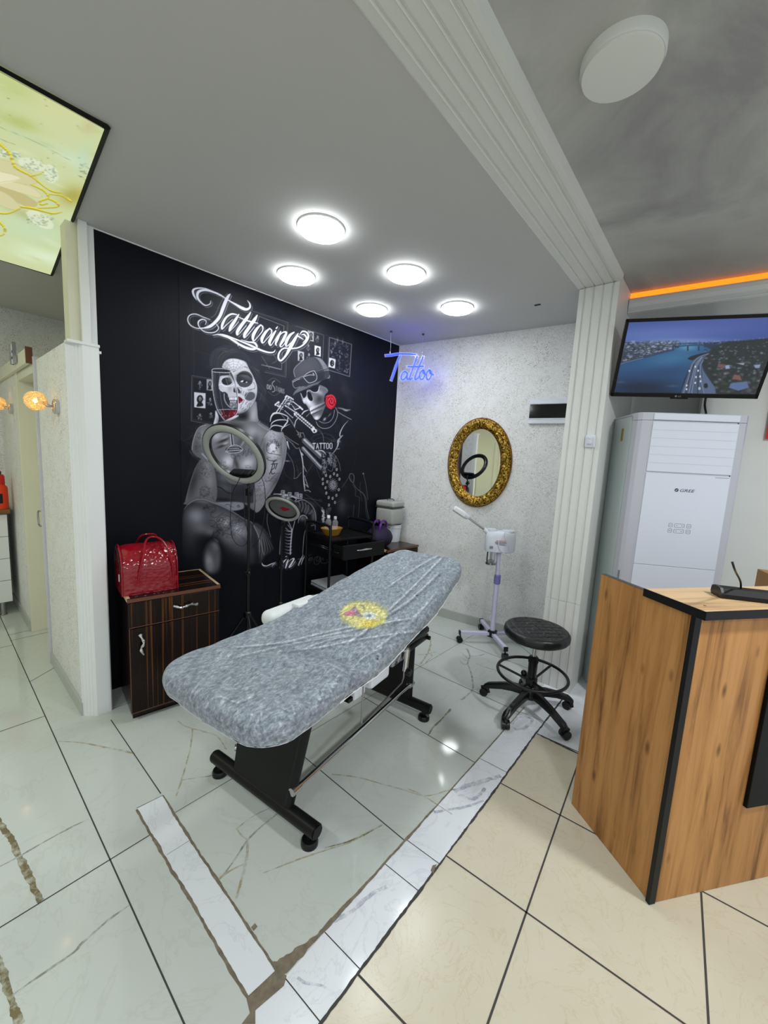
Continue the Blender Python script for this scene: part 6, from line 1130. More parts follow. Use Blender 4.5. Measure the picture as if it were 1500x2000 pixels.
# dangling cables
def kx(q, P=(-2.33, 1.36), D=(.8, .6)): return [vwall(340+x/4.347, 800+y/4.347, P, D) for x, y in q]
for q in ([(575, 535), (540, 620), (500, 700), (482, 820), (478, 950), (490, 1060), (520, 1130), (570, 1158), (610, 1140), (628, 1090), (620, 1020), (600, 920), (595, 800), (585, 650)], [(655, 545), (635, 620), (640, 740), (636, 900)], [(740, 570), (765, 640), (775, 760), (765, 900), (745, 1030), (715, 1110), (670, 1160), (655, 1150)], [(680, 640), (688, 760), (680, 900), (668, 1010), (664, 1100), (672, 1190)]):
    m = MB(); m.tube(kx(q), .0022, 6, sub=5); wpart(m, 'cable', 'black_plastic', rl)
# =================================================================== TROLLEY
TA = radians(-7); t = thing('salon_trolley', 'black metal salon trolley with loop handles and an open drawer', 'trolley', (-2.29, 2.06, 0), TA)
TW, TD = .44, .35     # along the wall (y), depth towards the wall (-x)
m = MB()
for x in (-TD, 0): 
    pass
for y, nm in ((0, 'near'), (TW, 'far')):
    m = MB(); m.tube([(-TD, y, .09), (-TD, y, .90), (-TD+.012, y, .945), (-TD+.045, y, .965), (-.045, y, .965), (-.012, y, .945), (0, y, .90), (0, y, .09)], .011, 10, sub=3); m.build('side_frame', 'black_metal', t)
for z, nm in ((.855, 'top'), (.40, 'mid'), (.16, 'low')):
    m = MB(); m.box(-TD, .0, .0, TW, z-.02, z, .004); m.box(-TD, .0, -.002, .006, z, z+.018, .001); m.box(-TD, -TD+.006, 0, TW, z, z+.018, .001); m.box(-TD, 0, TW-.006, TW+.002, z, z+.018, .001); m.build('shelf', 'black_satin', t)
dm = MB(); dm.box(-.20, .12, .035, TW-.0, .72, .726); dm.box(-.20, .12, .035, .041, .72, .82); dm.box(-.20, .12, TW-.006, TW-.0, .72, .82); dm.box(.112, .135, .03, TW+.02, .715, .83, .004); dr = dm.build('drawer', 'black_satin', t)
m = MB(); m.tube([(.136, .16, .785), (.156, .175, .787), (.160, .235, .788), (.156, .295, .787), (.136, .31, .785)], [.004, .006, .008, .006, .004], 8, sub=3); m.build('handle', 'chrome', dr)
m = MB(); m.box(-.30, .09, .018, .026, .765, .773); m.box(-.30, .06, .018, .026, .780, .786); m.build('drawer_slide', 'chrome', t)
for x, y in ((-TD, 0), (0, 0), (-TD, TW), (0, TW)):
    m = MB(); m.cyl((x-.008, y, .03), (x+.012, y, .03), .029, 14); m.box(x-.012, x+.016, y-.012, y+.012, .05, .092, .003); m.build('caster', 'black_plastic', t)
TM = Matrix.Translation((-2.29, 2.06, 0)) @ Matrix.Rotation(TA, 4, 'Z')
def on(p): return TM @ Vector(p)
# things on the trolley
m = MB(); m.lathe([(.05, 0), (.055, .002), (.078, .055), (.080, .06), (.076, .058), (.052, .006), (.001, .005)], (0, 0, 0), 32, cap=False); m.v = [(x, y*1.25, z) for x, y, z in m.v]; o = m.build('plastic_basket', 'yellow_plastic'); o.location = on((-.17, .13, .8745)); o.location.z = .8565; tag(o, 'small yellow plastic basket on the trolley top holding the clear bottles', 'basket')
def bottle(nm, label, loc, h, r, capm):
    t = thing(nm, label, 'bottle', loc, 0, 'clear bottles in the yellow basket'); m = MB(); m.lathe([(.001, 0), (r, .002), (r, h*.66), (r*.9, h*.74), (r*.42, h*.82), (r*.42, h*.86)], n=20, cap=False); m.build('bottle_body', 'bottle_clear', t)
    m = MB(); m.lathe([(r*.55, h*.85), (r*.55, h*.99), (r*.5, h), (.001, h)], n=20); m.build('cap', capm, t)
bottle('plastic_bottle', 'clear bottle with a white cap in the yellow basket, left of the pair', on((-.18, .10, .863)), .16, .025, 'white_plastic')
bottle('plastic_bottle', 'clear bottle with a grey cap in the yellow basket, right of the pair', on((-.165, .158, .863)), .15, .024, 'ac_grey')
t = thing('storage_binder', 'closed light grey flat case lying on the middle trolley shelf', 'case', on((-.17, .205, .401)), TA)
m = MB(); m.box(-.15, .15, -.17, .17, .001, .018, .004); m.build('case_base', 'ac_grey', t)
m = MB(); m.box(-.15, .15, -.17, .17, .020, .040, .008, seg=3); m.build('case_lid', 'silver_lid', t)
t = thing('carton', 'white and blue printed carton on the lowest trolley shelf', 'box', on((-.17, .18, .161)), TA)
m = MB(); m.box(-.14, .15, -.16, .14, 0, .15, .003); m.build('carton_body', 'white_plastic', t)
m = MB(); m.box(.1501, .1515, -.16, .14, .0, .08); m.box(-.14, .15, -.1615, -.1601, 0, .08); m.box(.1501, .1515, .02, .09, .10, .14); m.build('printed_band', 'blue_print', t)
# corner: bucket, case, purple bag
t = thing('plastic_bucket', 'white plastic bucket on the corner cabinet against the pale wall', 'bucket', (-2.475, 3.055, .701), 0)
m = MB(); m.lathe([(.001, .002), (.075, 0), (.085, .16), (.09, .162), (.09, .17), (.084, .17), (.073, .008)], n=40, cap=False); m.build('bucket_body', 'white_plastic', t)
m = MB(); m.lathe([(.088, .14), (.09, .143), (.09, .15), (.088, .152)], n=40, cap=False); m.build('rim_band', 'white_gloss', t)
t = thing('vanity_case', 'grey silver round vanity case standing on the white bucket in the corner', 'case', (-2.52, 3.04, .872), radians(4))
m = MB(); m.box(-.09, .125, -.11, .09, 0, .17, .028, seg=4); m.sm = [True]*len(m.sm); m.build('case_body', 'grey_weave', t)
m = MB(); m.box(-.092, .127, -.112, .092, .175, .235, .022, seg=4); m.build('case_lid', 'grey_weave', t)
m = MB(); m.box(-.091, .126, -.111, .091, .168, .178, .004); m.build('zipper', 'dark_gap', t)
m = MB(); m.tube([(-.02, -.01, .233), (-.01, -.01, .25), (.05, -.01, .25), (.06, -.01, .233)], .005, 8, sub=3); m.build('handle', 'dark_gap', t)
t = thing('purple_bag', 'dark purple soft round bag with a bright purple strap beside the bucket', 'bag', (-2.40, 2.77, .701), radians(20))
bm = bmesh.new(); bmesh.ops.create_uvsphere(bm, u_segments=32, v_segments=24, radius=1)
for v in bm.verts:
    z = v.co.z; r = 1-.10*max(0, z); v.co = Vector((v.co.x*.125*r, v.co.y*.15*r, max(-.8, z)*.105*(1+.05*sin(v.co.x*9))+.085))
m = MB(); m.bm(bm, 0, True); m.build('bag_body', 'purple', t)
m = MB()
for s_ in (-.03, .03): m.tube([(s_, -.085, .15), (s_*1.2, -.075, .205), (s_, -.02, .235), (s_, .04, .235), (s_*1.2, .085, .205), (s_, .09, .15)], .011, 8, sub=4)
m.build('strap', 'purple_bright', t)
m = MB(); m.box(.06, .085, .055, .085, .165, .172, .002, mtx=Matrix.Rotation(.0, 4, 'X')); m.build('buckle', 'chrome', t)
# =================================================================== FACIAL STEAMER
SX, SY = -1.342, 3.085
t = thing('facial_steamer', 'white facial steamer on a lilac pole with four caster legs at the back wall', 'facial steamer', (SX, SY, 0), 0)
ends = [fp(905, 1236, .085), fp(1018, 1237, .085), fp(941, 1213, .085), fp(984, 1264, .085)]
for e in ends:
    d = Vector((e.x-SX, e.y-SY, 0)); d.normalize(); L_ = .275
    if e is ends[1]: L_ = .25
    ang = atan2(d.y, d.x); R_ = Matrix.Rotation(ang, 4, 'Z')
    m = MB(); m.box(.02, L_, -.0155, .0155, .075, .102, .003, mtx=R_); lg = m.build('leg', 'lilac', t)
    m = MB(); m.box(L_-.003, L_+.012, -.018, .018, .068, .106, .005, mtx=R_); m.cyl(R_ @ Vector((L_-.004, 0, .07)), R_ @ Vector((L_-.004, 0, .045)), .006, 8); m.cyl(R_ @ Vector((L_+.002, -.02, .026)), R_ @ Vector((L_+.002, .004, .026)), .025, 16); m.cyl(R_ @ Vector((L_+.002, .008, .026)), R_ @ Vector((L_+.002, .02, .026)), .025, 16); m.build('caster', 'black_plastic', lg)
m = MB(); m.box(-.032, .032, -.032, .032, .06, .12, .008); m.build('hub', 'black_plastic', t)
m = MB(); m.cyl((0, 0, .12), (-.003, 0, .55), .021, 20); m.cyl((-.003, 0, .55), (-.006, 0, .82), .017, 20); m.build('pole', 'lilac', t)
m = MB(); m.lathe([(.021, .525), (.027, .53), (.027, .60), (.022, .605)], n=20); m.build('height_collar', 'violet', t)
vd = Vector((cos(YAW), -sin(YAW), 0)); hm = Matrix((vd, Vector((0, 0, 1)), vd.cross(Vector((0, 0, 1))))).transposed().to_4x4(); hm.translation = (-.006, 0, .80)
m = MB(); pts = []
for k in range(40):
    a = 2*pi*k/40; c, s = cos(a), sin(a); pts.append((.125*abs(c)**.7*(1 if c > 0 else -1), .062*abs(s)**.8*(1 if s > 0 else -1)))
prof = [(.80, .0), (.95, .006), (1., .02), (1., .13), (.97, .155), (.9, .168), (.6, .176), (.2, .178)]
hb = Matrix.Translation((-.006, 0, .80)) @ Matrix.Rotation(-YAW+0, 4, 'Z')
hb = Matrix.Translation((-.006-.018*cos(-YAW)*0, 0, .80)) @ Matrix(((vd.x, -vd.y, 0, 0), (vd.y, vd.x, 0, 0), (0, 0, 1, 0), (0, 0, 0, 1)))
vs = [(x*s, y*s, z) for s, z in prof for x, y in pts]; m.add(vs, [[i*40+j, i*40+(j+1) % 40, (i+1)*40+(j+1) % 40, (i+1)*40+j] for i in range(len(prof)-1) for j in range(40)]+[list(range(40))[::-1], [7*40+j for j in range(40)]], 0, True, hb)
m.lathe([(.05, .17), (.05, .183), (.045, .186), (.001, .187)], (.06, 0, 0), 24, mtx=hb); m.lathe([(.04, .17), (.04, .19), (.001, .192)], (-.075, 0, 0), 20, mtx=hb); head = m.build('steamer_head', 'white_plastic', t)
m = MB(); m.box(-.05, .035, -.0635, -.0615, .10, .106, mtx=hb); m.build('warning_line', 'print_red', head)
m = MB()
for k, (a, b) in enumerate(((-.058, .03), (-.058, .04), (-.05, .02), (-.02, .03))): m.box(a, b, -.0640, -.0615, .090-k*.008, .0945-k*.008, mtx=hb)
m.box(-.098, -.072, -.062, -.058, .035, .055, mtx=hb); m.build('printed_text', 'line_grey', head)
m = MB(); m.tube([hb @ Vector(q) for q in ((.02, -.05, .178), (.0, -.068, .15), (-.03, -.07, .11), (-.025, -.07, .05), (.01, -.07, .01), (.045, -.068, -.005), (.05, -.068, .03), (.035, -.07, .09), (.022, -.068, .14), (.02, -.045, .18))], .003, 8, sub=5); m.build('power_cord', 'white_plastic', t)
m = MB(); m.lathe([(.001, -.105), (.038, -.105), (.042, -.098), (.042, -.005), (.045, 0)], (-.062, 0, 0), 28, mtx=hb, cap=False); m.build('water_jar', 'clear_glass', t)
m = MB(); m.lathe([(.0435, -.108), (.0435, -.092), (.040, -.09)], (-.062, 0, 0), 28, mtx=hb); m.cyl(hb @ Vector((-.07, 0, -.08)), hb @ Vector((-.07, 0, 0)), .005, 8); m.cyl(hb @ Vector((-.055, 0, -.08)), hb @ Vector((-.055, 0, 0)), .005, 8); m.build('jar_base', 'steel', t)
p0 = hb @ Vector((-.118, 0, .165)); p1 = hb @ Vector((-.285, 0, .275)); p2 = hb @ Vector((-.405, .0, .345)); dd = (p1-p0).normalized()
m = MB(); m.tube([p0+dd*(-.02), p0+dd*.03], .018, 16); m.build('arm_socket', 'white_plastic', t)
m = MB(); m.cyl(p0+dd*.02, p1, .010, 16); m.build('arm_tube', 'chrome', t)
m = MB(); d2 = (p2-p1).normalized(); m.tube([p1-d2*.012, p1, p1+d2*.03, p2-d2*.01, p2], [.014, .022, .026, .025, .018], 20); m.build('nozzle', 'white_plastic', t)
m = MB(); side = Vector((-vd.y, vd.x, 0))*-1; m.box(0, .10, -.014, .014, .020, .030, .002, mtx=Matrix((d2, d2.cross(side), side)).transposed().to_4x4() @ Matrix.Identity(4) if 0 else (Matrix.Translation(p1+d2*.03) @ Matrix((d2, side.cross(d2), side)).transposed().to_4x4())); m.build('nozzle_cover', 'white_gloss', t)
# =================================================================== STOOL
SC_ = (-.757, 2.385); t = thing('rolling_stool', 'round black quilted stool with a foot ring on five casters', 'stool', (*SC_, 0), 0)
Hs = .545; m = MB(); RS = .192; nr, na = 30, 96; vs = [(0, 0, Hs)]
def qh(x, y):
    u_, v_ = (x+y)/.062, (x-y)/.062; g_ = min(abs(u_-round(u_)), abs(v_-round(v_))); r_ = math.hypot(x, y)
    return -.006*math.exp(-(g_/.08)**2)*(1 if r_ < .165 else 0)
for i in range(1, nr+1):
    r_ = RS*.93*i/nr
    for k in range(na): a = 2*pi*k/na; x, y = r_*cos(a), r_*sin(a); vs.append((x, y, Hs-.010*(r_/RS)**3+qh(x, y)))
pf = [(.965, -.014), (.99, -.024), (1., -.038), (.985, -.052), (.95, -.060), (.93, -.062)]
for s_, z in pf:
    for k in range(na): a = 2*pi*k/na; w_ = 1+.006*sin(a*23)*(1 if z > -.055 else 0); vs.append((RS*s_*w_*cos(a), RS*s_*w_*sin(a), Hs+z))
fs = [[0, 1+k, 1+(k+1) % na] for k in range(na)]+[[1+i*na+k, 1+(i+1)*na+k, 1+(i+1)*na+(k+1) % na, 1+i*na+(k+1) % na] for i in range(nr+len(pf)-1) for k in range(na)]+[[1+(nr+len(pf)-1)*na+k for k in range(na)]]
m.add(vs, fs, 0, True); m.build('seat', 'leather', t)
m = MB(); m.lathe([(.17, Hs-.062), (.17, Hs-.068), (.03, Hs-.07)], n=32); m.build('seat_plate', 'black_matte', t)
m = MB(); m.cyl((0, 0, .33), (0, 0, Hs-.06), .0135, 20); m.build('gas_lift', 'chrome', t)
m = MB(); m.lathe([(.022, .14), (.026, .15), (.027, .34), (.024, .355), (.015, .357)], n=24); m.lathe([(.031, .32), (.031, .354), (.026, .356)], n=5); m.build('column', 'black_plastic', t)
m = MB(); m.torus((0, 0, .245), .205, .0095, 96, 10)
for k in range(3):
    a = radians(75+k*120); m.cyl((.2*cos(a), .2*sin(a), .245), (.03*cos(a), .03*sin(a), .20), .0075, 8)
m.lathe([(.034, .185), (.036, .19), (.036, .215), (.03, .22)], n=20); m.build('foot_ring', 'black_metal', t)
m = MB(); m.ball((-.055, .02, .215), .02, sc=(1, 1, 1)); m.build('ring_knob', 'black_plastic', t)
m = MB(); m.lathe([(.03, .085), (.046, .09), (.05, .10), (.05, .145), (.036, .165), (.028, .17)], n=30); m.build('base_hub', 'black_plastic', t)
for k in range(5):
    a = radians(190.5+72*k); R_ = Matrix.Rotation(a, 4, 'Z'); m = MB()
    P_ = [(.03, .125, .020, .026), (.10, .122, .019, .024), (.17, .108, .018, .020), (.225, .09, .019, .018), (.262, .078, .020, .016), (.285, .062, .017, .012)]; vs = []
    for x, z, w_, h_ in P_:
        for c_, s_ in ((-1, -1), (-1, .5), (-.55, 1), (.55, 1), (1, .5), (1, -1)): vs.append((x, c_*w_, z+s_*h_))
    m.add(vs, [[i*6+j, i*6+(j+1) % 6, (i+1)*6+(j+1) % 6, (i+1)*6+j] for i in range(5) for j in range(6)]+[list(range(6))[::-1], [30+j for j in range(6)]], 0, False, R_)
    m.cyl(R_ @ Vector((.27, 0, .045)), R_ @ Vector((.27, 0, .075)), .010, 10); lg = m.build('leg', 'black_plastic', t)
    m = MB(); ca = Matrix.Translation(R_ @ Vector((.27, 0, .027))) @ Matrix.Rotation(a+.7*k, 4, 'Z')
    m.cyl(ca @ Vector((.01, -.022, 0)), ca @ Vector((.01, -.004, 0)), .0265, 20); m.cyl(ca @ Vector((.01, .004, 0)), ca @ Vector((.01, .022, 0)), .0265, 20); m.tube([ca @ Vector((-.018, 0, .0)), ca @ Vector((-.012, 0, .022)), ca @ Vector((.01, 0, .031)), ca @ Vector((.03, 0, .022))], .011, 8); m.build('caster', 'black_plastic', lg)
# =================================================================== AIR CONDITIONER
AP = Vector((-.445, 2.795)); AA = radians(31); AD = Vector((cos(AA), sin(AA))); AWd, AH, ADp = .605, 1.865, .34
t = thing('air_conditioner', 'tall white floor-standing air conditioner under the television', 'air conditioner', (AP.x, AP.y, 0), AA)
m = MB(); m.box(.0, AWd, .05, ADp, .0, AH-.012, .006); m.build('rear_body', 'ac_side', t)
m = MB(); m.prism([(0, .06), (.0, .05), (.012, .016), (.03, 0), (.07, -.006), (AWd-.085, -.006), (AWd-.03, 0), (AWd-.012, .016), (AWd, .05), (AWd, .06)], 0.002, AH-.045); m.build('side_columns', 'ac_grey', t)
m = MB(); m.prism([(.0, .07), (0, .05), (.012, .016), (.03, 0), (.085, -.008), (AWd-.085, -.008), (AWd-.03, 0), (AWd-.012, .016), (AWd, .05), (AWd, .07)], AH-.043, AH); m.box(0, AWd, .06, ADp+.002, AH-.012, AH, .004); m.build('top_cap', 'ac_grey', t)
m = MB(); m.box(.085, AWd-.07, -.014, .0, AH-.042, AH-.003, .004); m.build('top_trim', 'ac_white', t)
zs = [AH-.05, AH-.345, .02]
m = MB(); m.box(.085, AWd-.07, -.012, .0, AH-.343, AH-.052, .002)
for k in range(5): m.box(.087, AWd-.072, -.0128, -.0115, AH-.10-k*.048, AH-.0985-k*.048, 0, 1)
m.build('outlet_louver', ['ac_white', 'ac_grey'], t)
m = MB(); m.box(.085, AWd-.07, -.005, .0, AH-.052, AH-.044); m.box(.085, AWd-.07, -.005, .0, AH-.352, AH-.344); m.build('shadow_gap', 'black_matte', t)
m = MB(); m.box(.085, AWd-.07, -.012, .0, .955, AH-.352, .002); m.box(.085, AWd-.07, -.0125, .0, .02, .953, .002); pnl = m.build('front_panel', 'ac_white', t)
FMa = Matrix(((1, 0, 0, 0), (0, 0, -1, -.0128), (0, 1, 0, 0), (0, 0, 0, 1)))
xc = .085+(AWd-.155)/2
m = MB(); me = text_mesh('GREE', .025, .0003, .25); mesh_into(m, me, FMa @ Matrix.Translation((xc+.006, AH-.455, 0)) @ Matrix.Scale(1.35, 4, (1, 0, 0)))
lgm = Matrix(FMa) @ Matrix.Translation((xc-.048, AH-.446, 0)); m.lathe([(.001, .0006), (.0105, .0006)], n=20, cap=False, mtx=lgm); m.build('maker_logo', 'print_dark', pnl)
m = MB(); m.box(-.006, .008, .0004, .002, .0006, .0009, mtx=lgm @ Matrix.Rotation(.5, 4, 'Z')); m.box(-.002, .001, -.007, .002, .0006, .0009, mtx=lgm @ Matrix.Rotation(-.4, 4, 'Z')); m.build('logo_stripe', 'ac_white', pnl)
def rrect(m, x0, x1, z0, z1, r=.004):
    P_ = []; 
    for cx, cz, a0 in ((x1-r, z1-r, 0), (x0+r, z1-r, pi/2), (x0+r, z0+r, pi), (x1-r, z0+r, 1.5*pi)):
        for k in range(5): a = a0+k*pi/8; P_.append((cx+r*cos(a), -.0128, cz+r*sin(a)))
    m.tube(P_, .0009, 4, closed=True)
m = MB(); zb = AH-.668
for r_ in (0, 1):
    z = zb-r_*.034; rrect(m, xc-.062, xc-.042, z, z+.022); rrect(m, xc-.030, xc+.022, z, z+.022); rrect(m, xc+.036, xc+.058, z, z+.022)
    for x in (xc-.018, xc+.010): m.ball((x, -.0125, z+.011), .0028, sc=(1, .2, 1), n=8)
    m.box(xc-.057, xc-.047, -.0135, -.012, z+.010, z+.012); m.box(xc+.041, xc+.053, -.0135, -.012, z+.010, z+.012)
m.build('touch_buttons', 'line_grey', pnl)
m = MB(); m.box(AWd-.15, AWd-.078, -.0132, -.012, AH-.362, AH-.3595); m.build('fine_print', 'line_grey', pnl)
m = MB()
for k in range(6): m.box(.012+k*.006, .0145+k*.006, .008-k*.0015, .012-k*.0015, .80, .90)
m.build('side_grille', 'line_grey', t)
m = MB(); m.box(-.0015, 0, .17, .20, AH-.16, AH-.08); m.build('warning_sticker', plain('yellow_sticker', col(150, 132, 30), .5), t)
# =================================================================== TELEVISION
TC = Vector((-.23594, 2.90118, 2.16834)); ya, ti, ro = .34415, .37231, -.02583
u = Vector((cos(ya), sin(ya), 0)); n_ = Vector((sin(ya), -cos(ya), 0)); up = Vector((0, 0, 1))*cos(ti)+n_*sin(ti); u2 = u*cos(ro)+up*sin(ro); up2 = -u*sin(ro)+up*cos(ro); nf = u2.cross(up2)
TVM = Matrix((u2, up2, nf)).transposed().to_4x4(); TVM.translation = TC
t = thing('television', 'wide black television on the wall showing a river city from above', 'television', (TC.x, TC.y, TC.z))
m = MB(); m.box(-.3675, .3675, -.2175, .2175, -.035, -.002, .006, mtx=TVM); m.box(-.22, .22, -.14, .1, -.075, -.03, .02, mtx=TVM); wpart(m, 'back_housing', 'black_plastic', t)
m = MB(); 
for b in ((-.3675, .3675, .200, .2175), (-.3675, .3675, -.2175, -.192), (-.3675, -.351, -.2175, .2175), (.351, .3675, -.2175, .2175)): m.box(*b, -.004, .004, .002, mtx=TVM)
m.box(-.05, .04, -.226, -.213, -.006, .003, .003, mtx=TVM); wpart(m, 'bezel', plain('gloss_bezel', col(5, 5, 6), .2, spec=.3), t)
def draw_tv(p):
    rg = p.rng; p.crop(1190, 600, 4.8387)
    p.poly([(-50, 40), (1700, -20), (1700, 360), (-50, 360)], (56, 78, 142), 1, 1, False)
    p.blob(500, 250, 700, 90, -3, (96, 118, 180), .8); p.blob(1100, 120, 500, 120, 0, (78, 92, 158), .6); p.blob(700, 320, 400, 30, 0, (120, 146, 196), .7)
    p.poly([(-50, 330), (600, 340), (1000, 330), (1700, 280), (1700, 1000), (-50, 1000)], (30, 46, 72), 1, 1, False)
    # river
    p.poly([(100, 540), (300, 490), (600, 410), (680, 350), (850, 345), (960, 400), (960, 430), (830, 455), (750, 480), (790, 500), (760, 560), (700, 700), (660, 840), (0, 850), (40, 700)], (38, 78, 122), 1, 1, False)
    p.blob(600, 480, 260, 80, -10, (56, 110, 150), .8); p.blob(300, 760, 400, 100, 0, (18, 30, 52), .9); p.blob(500, 620, 300, 60, -5, (32, 62, 100), .7); p.blob(740, 380, 100, 30, 0, (92, 150, 180), .8); p.blob(560, 840, 300, 40, 0, (12, 20, 36), .8)
    p.poly([(130, 330), (600, 330), (660, 350), (600, 410), (300, 480), (110, 530)], (50, 62, 84), 1, 1, False)
    for _ in range(500):
        x = rg.uniform(120, 660); y = rg.uniform(320, 520-(x-110)*.26); s = rg.uniform(2, 9); p.blob(x, y, s*1.5, s*.7, 0, rg.choice([(150, 160, 190), (110, 122, 150), (24, 34, 40), (60, 76, 60), (180, 184, 200), (80, 90, 110)]), .8)
    for _ in range(160): x = rg.uniform(130, 1480); y = rg.uniform(318, 350)-max(0, x-1000)*.06; p.blob(x, y, 5, 6, 0, rg.choice([(110, 124, 160), (70, 84, 120), (140, 150, 180)]), .7)
    p.line([(110, 535), (200, 510), (320, 480)], 7, (120, 130, 146), .8)
    p.poly([(960, 400), (1100, 330), (1700, 280), (1700, 900), (1020, 840), (960, 700), (890, 560), (880, 500)], (34, 42, 46), 1, 1, False)
    for _ in range(620):
        x = rg.uniform(900, 1490); y = rg.uniform(345-(x-900)*.06, 820); s = rg.uniform(2, 6)+(y-340)*.018
        if x < 900+(y-450)*.35: continue
        p.blob(x, y, s*1.6, s, 0, rg.choice([(22, 30, 30), (38, 48, 40), (52, 56, 52), (96, 104, 122), (130, 138, 156), (70, 56, 58), (28, 36, 34), (26, 34, 36), (30, 42, 38)]), .75)
    for q, c in (([(1150, 720), (1300, 700), (1320, 760), (1220, 790), (1130, 760)], (86, 106, 150)), ([(1160, 680), (1180, 635), (1235, 645), (1250, 690)], (120, 80, 78)), ([(1095, 550), (1135, 545), (1140, 580), (1100, 585)], (140, 154, 186)), ([(1200, 530), (1280, 525), (1270, 548)], (150, 150, 160)), ([(1365, 545), (1430, 540), (1420, 575), (1380, 575)], (130, 144, 170)), ([(1030, 535), (1100, 540), (1080, 570), (1020, 570)], (110, 76, 78))): p.poly(q, c, 1, 1, False)
    p.line([(600, 375), (760, 362), (940, 352), (1020, 350)], 8, (34, 58, 84)); 
    for x in (602, 742, 845): p.line([(x, 372), (x, 405)], 16, (30, 56, 78))
    p.poly([(740, 485), (800, 455), (900, 432), (960, 425), (900, 450), (800, 500)], (26, 34, 44))
    p.poly([(665, 840), (740, 640), (770, 520), (830, 475), (930, 440), (900, 480), (870, 540), (870, 640), (920, 840)], (70, 84, 110), 1, 1, False); p.poly([(870, 540), (890, 600), (950, 690), (1000, 760), (1010, 840), (900, 840), (880, 700)], (82, 98, 128), 1, 1, False)
    for q in ([(690, 840), (745, 680), (785, 540), (850, 470), (940, 438)], [(745, 840), (790, 640), (820, 540), (870, 475)], [(775, 840), (800, 680), (825, 560), (880, 470)], [(900, 840), (868, 680), (862, 560), (890, 500)]): p.line(q, 5, (150, 162, 186), .8)
    for q in ([(715, 840), (768, 640), (800, 540)], [(835, 840), (840, 680), (845, 560)]): p.line(q, 10, (40, 48, 66), .9)
    for x, y in ((757, 602), (812, 562), (820, 660), (732, 740), (812, 715), (850, 770), (862, 700), (858, 655), (730, 775), (840, 600)): p.ell(x, y, 7, 10, 0, (210, 215, 225))
    p.ell(912, 742, 20, 24, 0, (20, 28, 44)); p.ell(852, 768, 12, 14, 0, (170, 176, 190))
    for x, y, w in ((110, 708, 50), (600, 745, 60)): p.blob(x, y, w, 10, 0, (80, 86, 110), .6)
def tv_pt(U, V):
    a = (U*2-1)*.352; b = (V*2-1); b = -.193+(b+1)/2*.394; X = np.zeros(U.shape+(3,))
    for k in range(3): X[..., k] = TC[k]+u2[k]*a+up2[k]*b+nf[k]*.001
    return X
g = painted_grid('screen', tv_pt, 330, 190, (56, 78, 142), draw_tv, painted('screen_picture', emission=.95)); g.data.transform(Matrix.Translation(-TC)); g.parent = t
m = MB(); me = text_mesh('LG', .013, .0002); mesh_into(m, me, TVM @ Matrix.Translation((-.006, -.2145, .0045))); m.lathe([(.001, 0), (.005, 0)], n=16, cap=False, mtx=TVM @ Matrix.Translation((-.024, -.2095, .0046))); wpart(m, 'maker_logo', 'line_grey', t)
m = MB(); a = TVM @ Vector((0, 0, -.07)); m.tube([a, a+Vector((-.02, .3, .05)), a+Vector((-.04, .62, .05))], .02, 8); wpart(m, 'wall_bracket', 'black_metal', t)
m = MB(); a = TVM @ Vector((.135, -.215, -.03)); m.tube([a, a+Vector((0, .02, -.05)), a+Vector((.01, .12, -.10)), a+Vector((.0, .36, -.16)), a+Vector((.0, .52, -.3))], .006, 8, sub=3); wpart(m, 'power_cord', 'black_plastic', t)
# =================================================================== COUNTER
KC = fp(1270, 1765, 0); KL = fp(1117, 1570, 0); KR = fp(1500, 1712, 0)
dL = Vector((KL.x-KC.x, KL.y-KC.y)); wL = dL.length; aF = atan2((KR.y-KC.y), (KR.x-KC.x))
t = thing('reception_counter', 'oak laminate reception counter with black edging at the right', 'counter', (KC.x, KC.y, 0), aF)
m = MB(); m.box(0, .022, 0, wL, 0.001, 1.078); m.box(.0, .022, wL-.0005, wL+.0006, 0.001, 1.078, 0, 1); m.box(-.0003, .0223, .0, wL, 1.0775, 1.079, 0, 2); m.build('side_panel', ['oak', 'brown_edge', 'dark_gap'], t)
m = MB(); m.box(-.010, .016, -.004, .012, .001, 1.072, .001); m.build('corner_trim', 'black_satin', t)
m = MB(); m.box(.018, 1.5, .0, .020, .001, 1.055); m.build('front_panel', 'oak', t)
m = MB(); m.box(.018, 1.5, .001, .0185, 0, .0); m.v = m.v[:0]; m.f = []; m.mi = []; m.sm = []
m.box(.345, 1.5, -.014, .0, .335, 1.05, .002); m.build('black_front_panel', plain('black_gloss_panel', col(5, 5, 6), .5, spec=.2), t)
m = MB(); m.box(-.006, 1.52, -.028, .195, 1.062, 1.088, .001); m.build('worktop', 'oak_top', t)
m = MB(); m.box(-.0085, 1.5215, -.0305, -.0275, 1.060, 1.0885); m.box(-.0085, -.0055, -.0305, .197, 1.060, 1.0885); m.build('black_edging', 'black_satin', t)
m = MB(); m.ball((.05, .02, 1.088), .005, sc=(1, 1, .3), n=8); m.build('screw_cap', 'brown_edge', t)
kw = lambda p: (Matrix.Translation((KC.x, KC.y, 0)) @ Matrix.Rotation(aF, 4, 'Z')) @ Vector(p)
a = fp(1412, 1156, 1.112); b = fp(1500, 1166, 1.112); d = Vector((b.x-a.x, b.y-a.y)); an = atan2(d.y, d.x)
t = thing('sound_bar', 'long black sound bar lying on the counter top', 'sound bar', (a.x, a.y, 1.0885), an)
m = MB(); pr_ = [(0, 0), (.06, 0), (.066, .01), (.062, .03), (.045, .036), (.012, .034), (-.004, .016)]; n = len(pr_)
m.add([(0, y, z) for y, z in pr_]+[(.33, y, z) for y, z in pr_], [list(range(n)), [n+i for i in range(n)][::-1]]+[[i, (i+1) % n, n+(i+1) % n, n+i] for i in range(n)]); m.build('bar_body', 'black_matte', t)
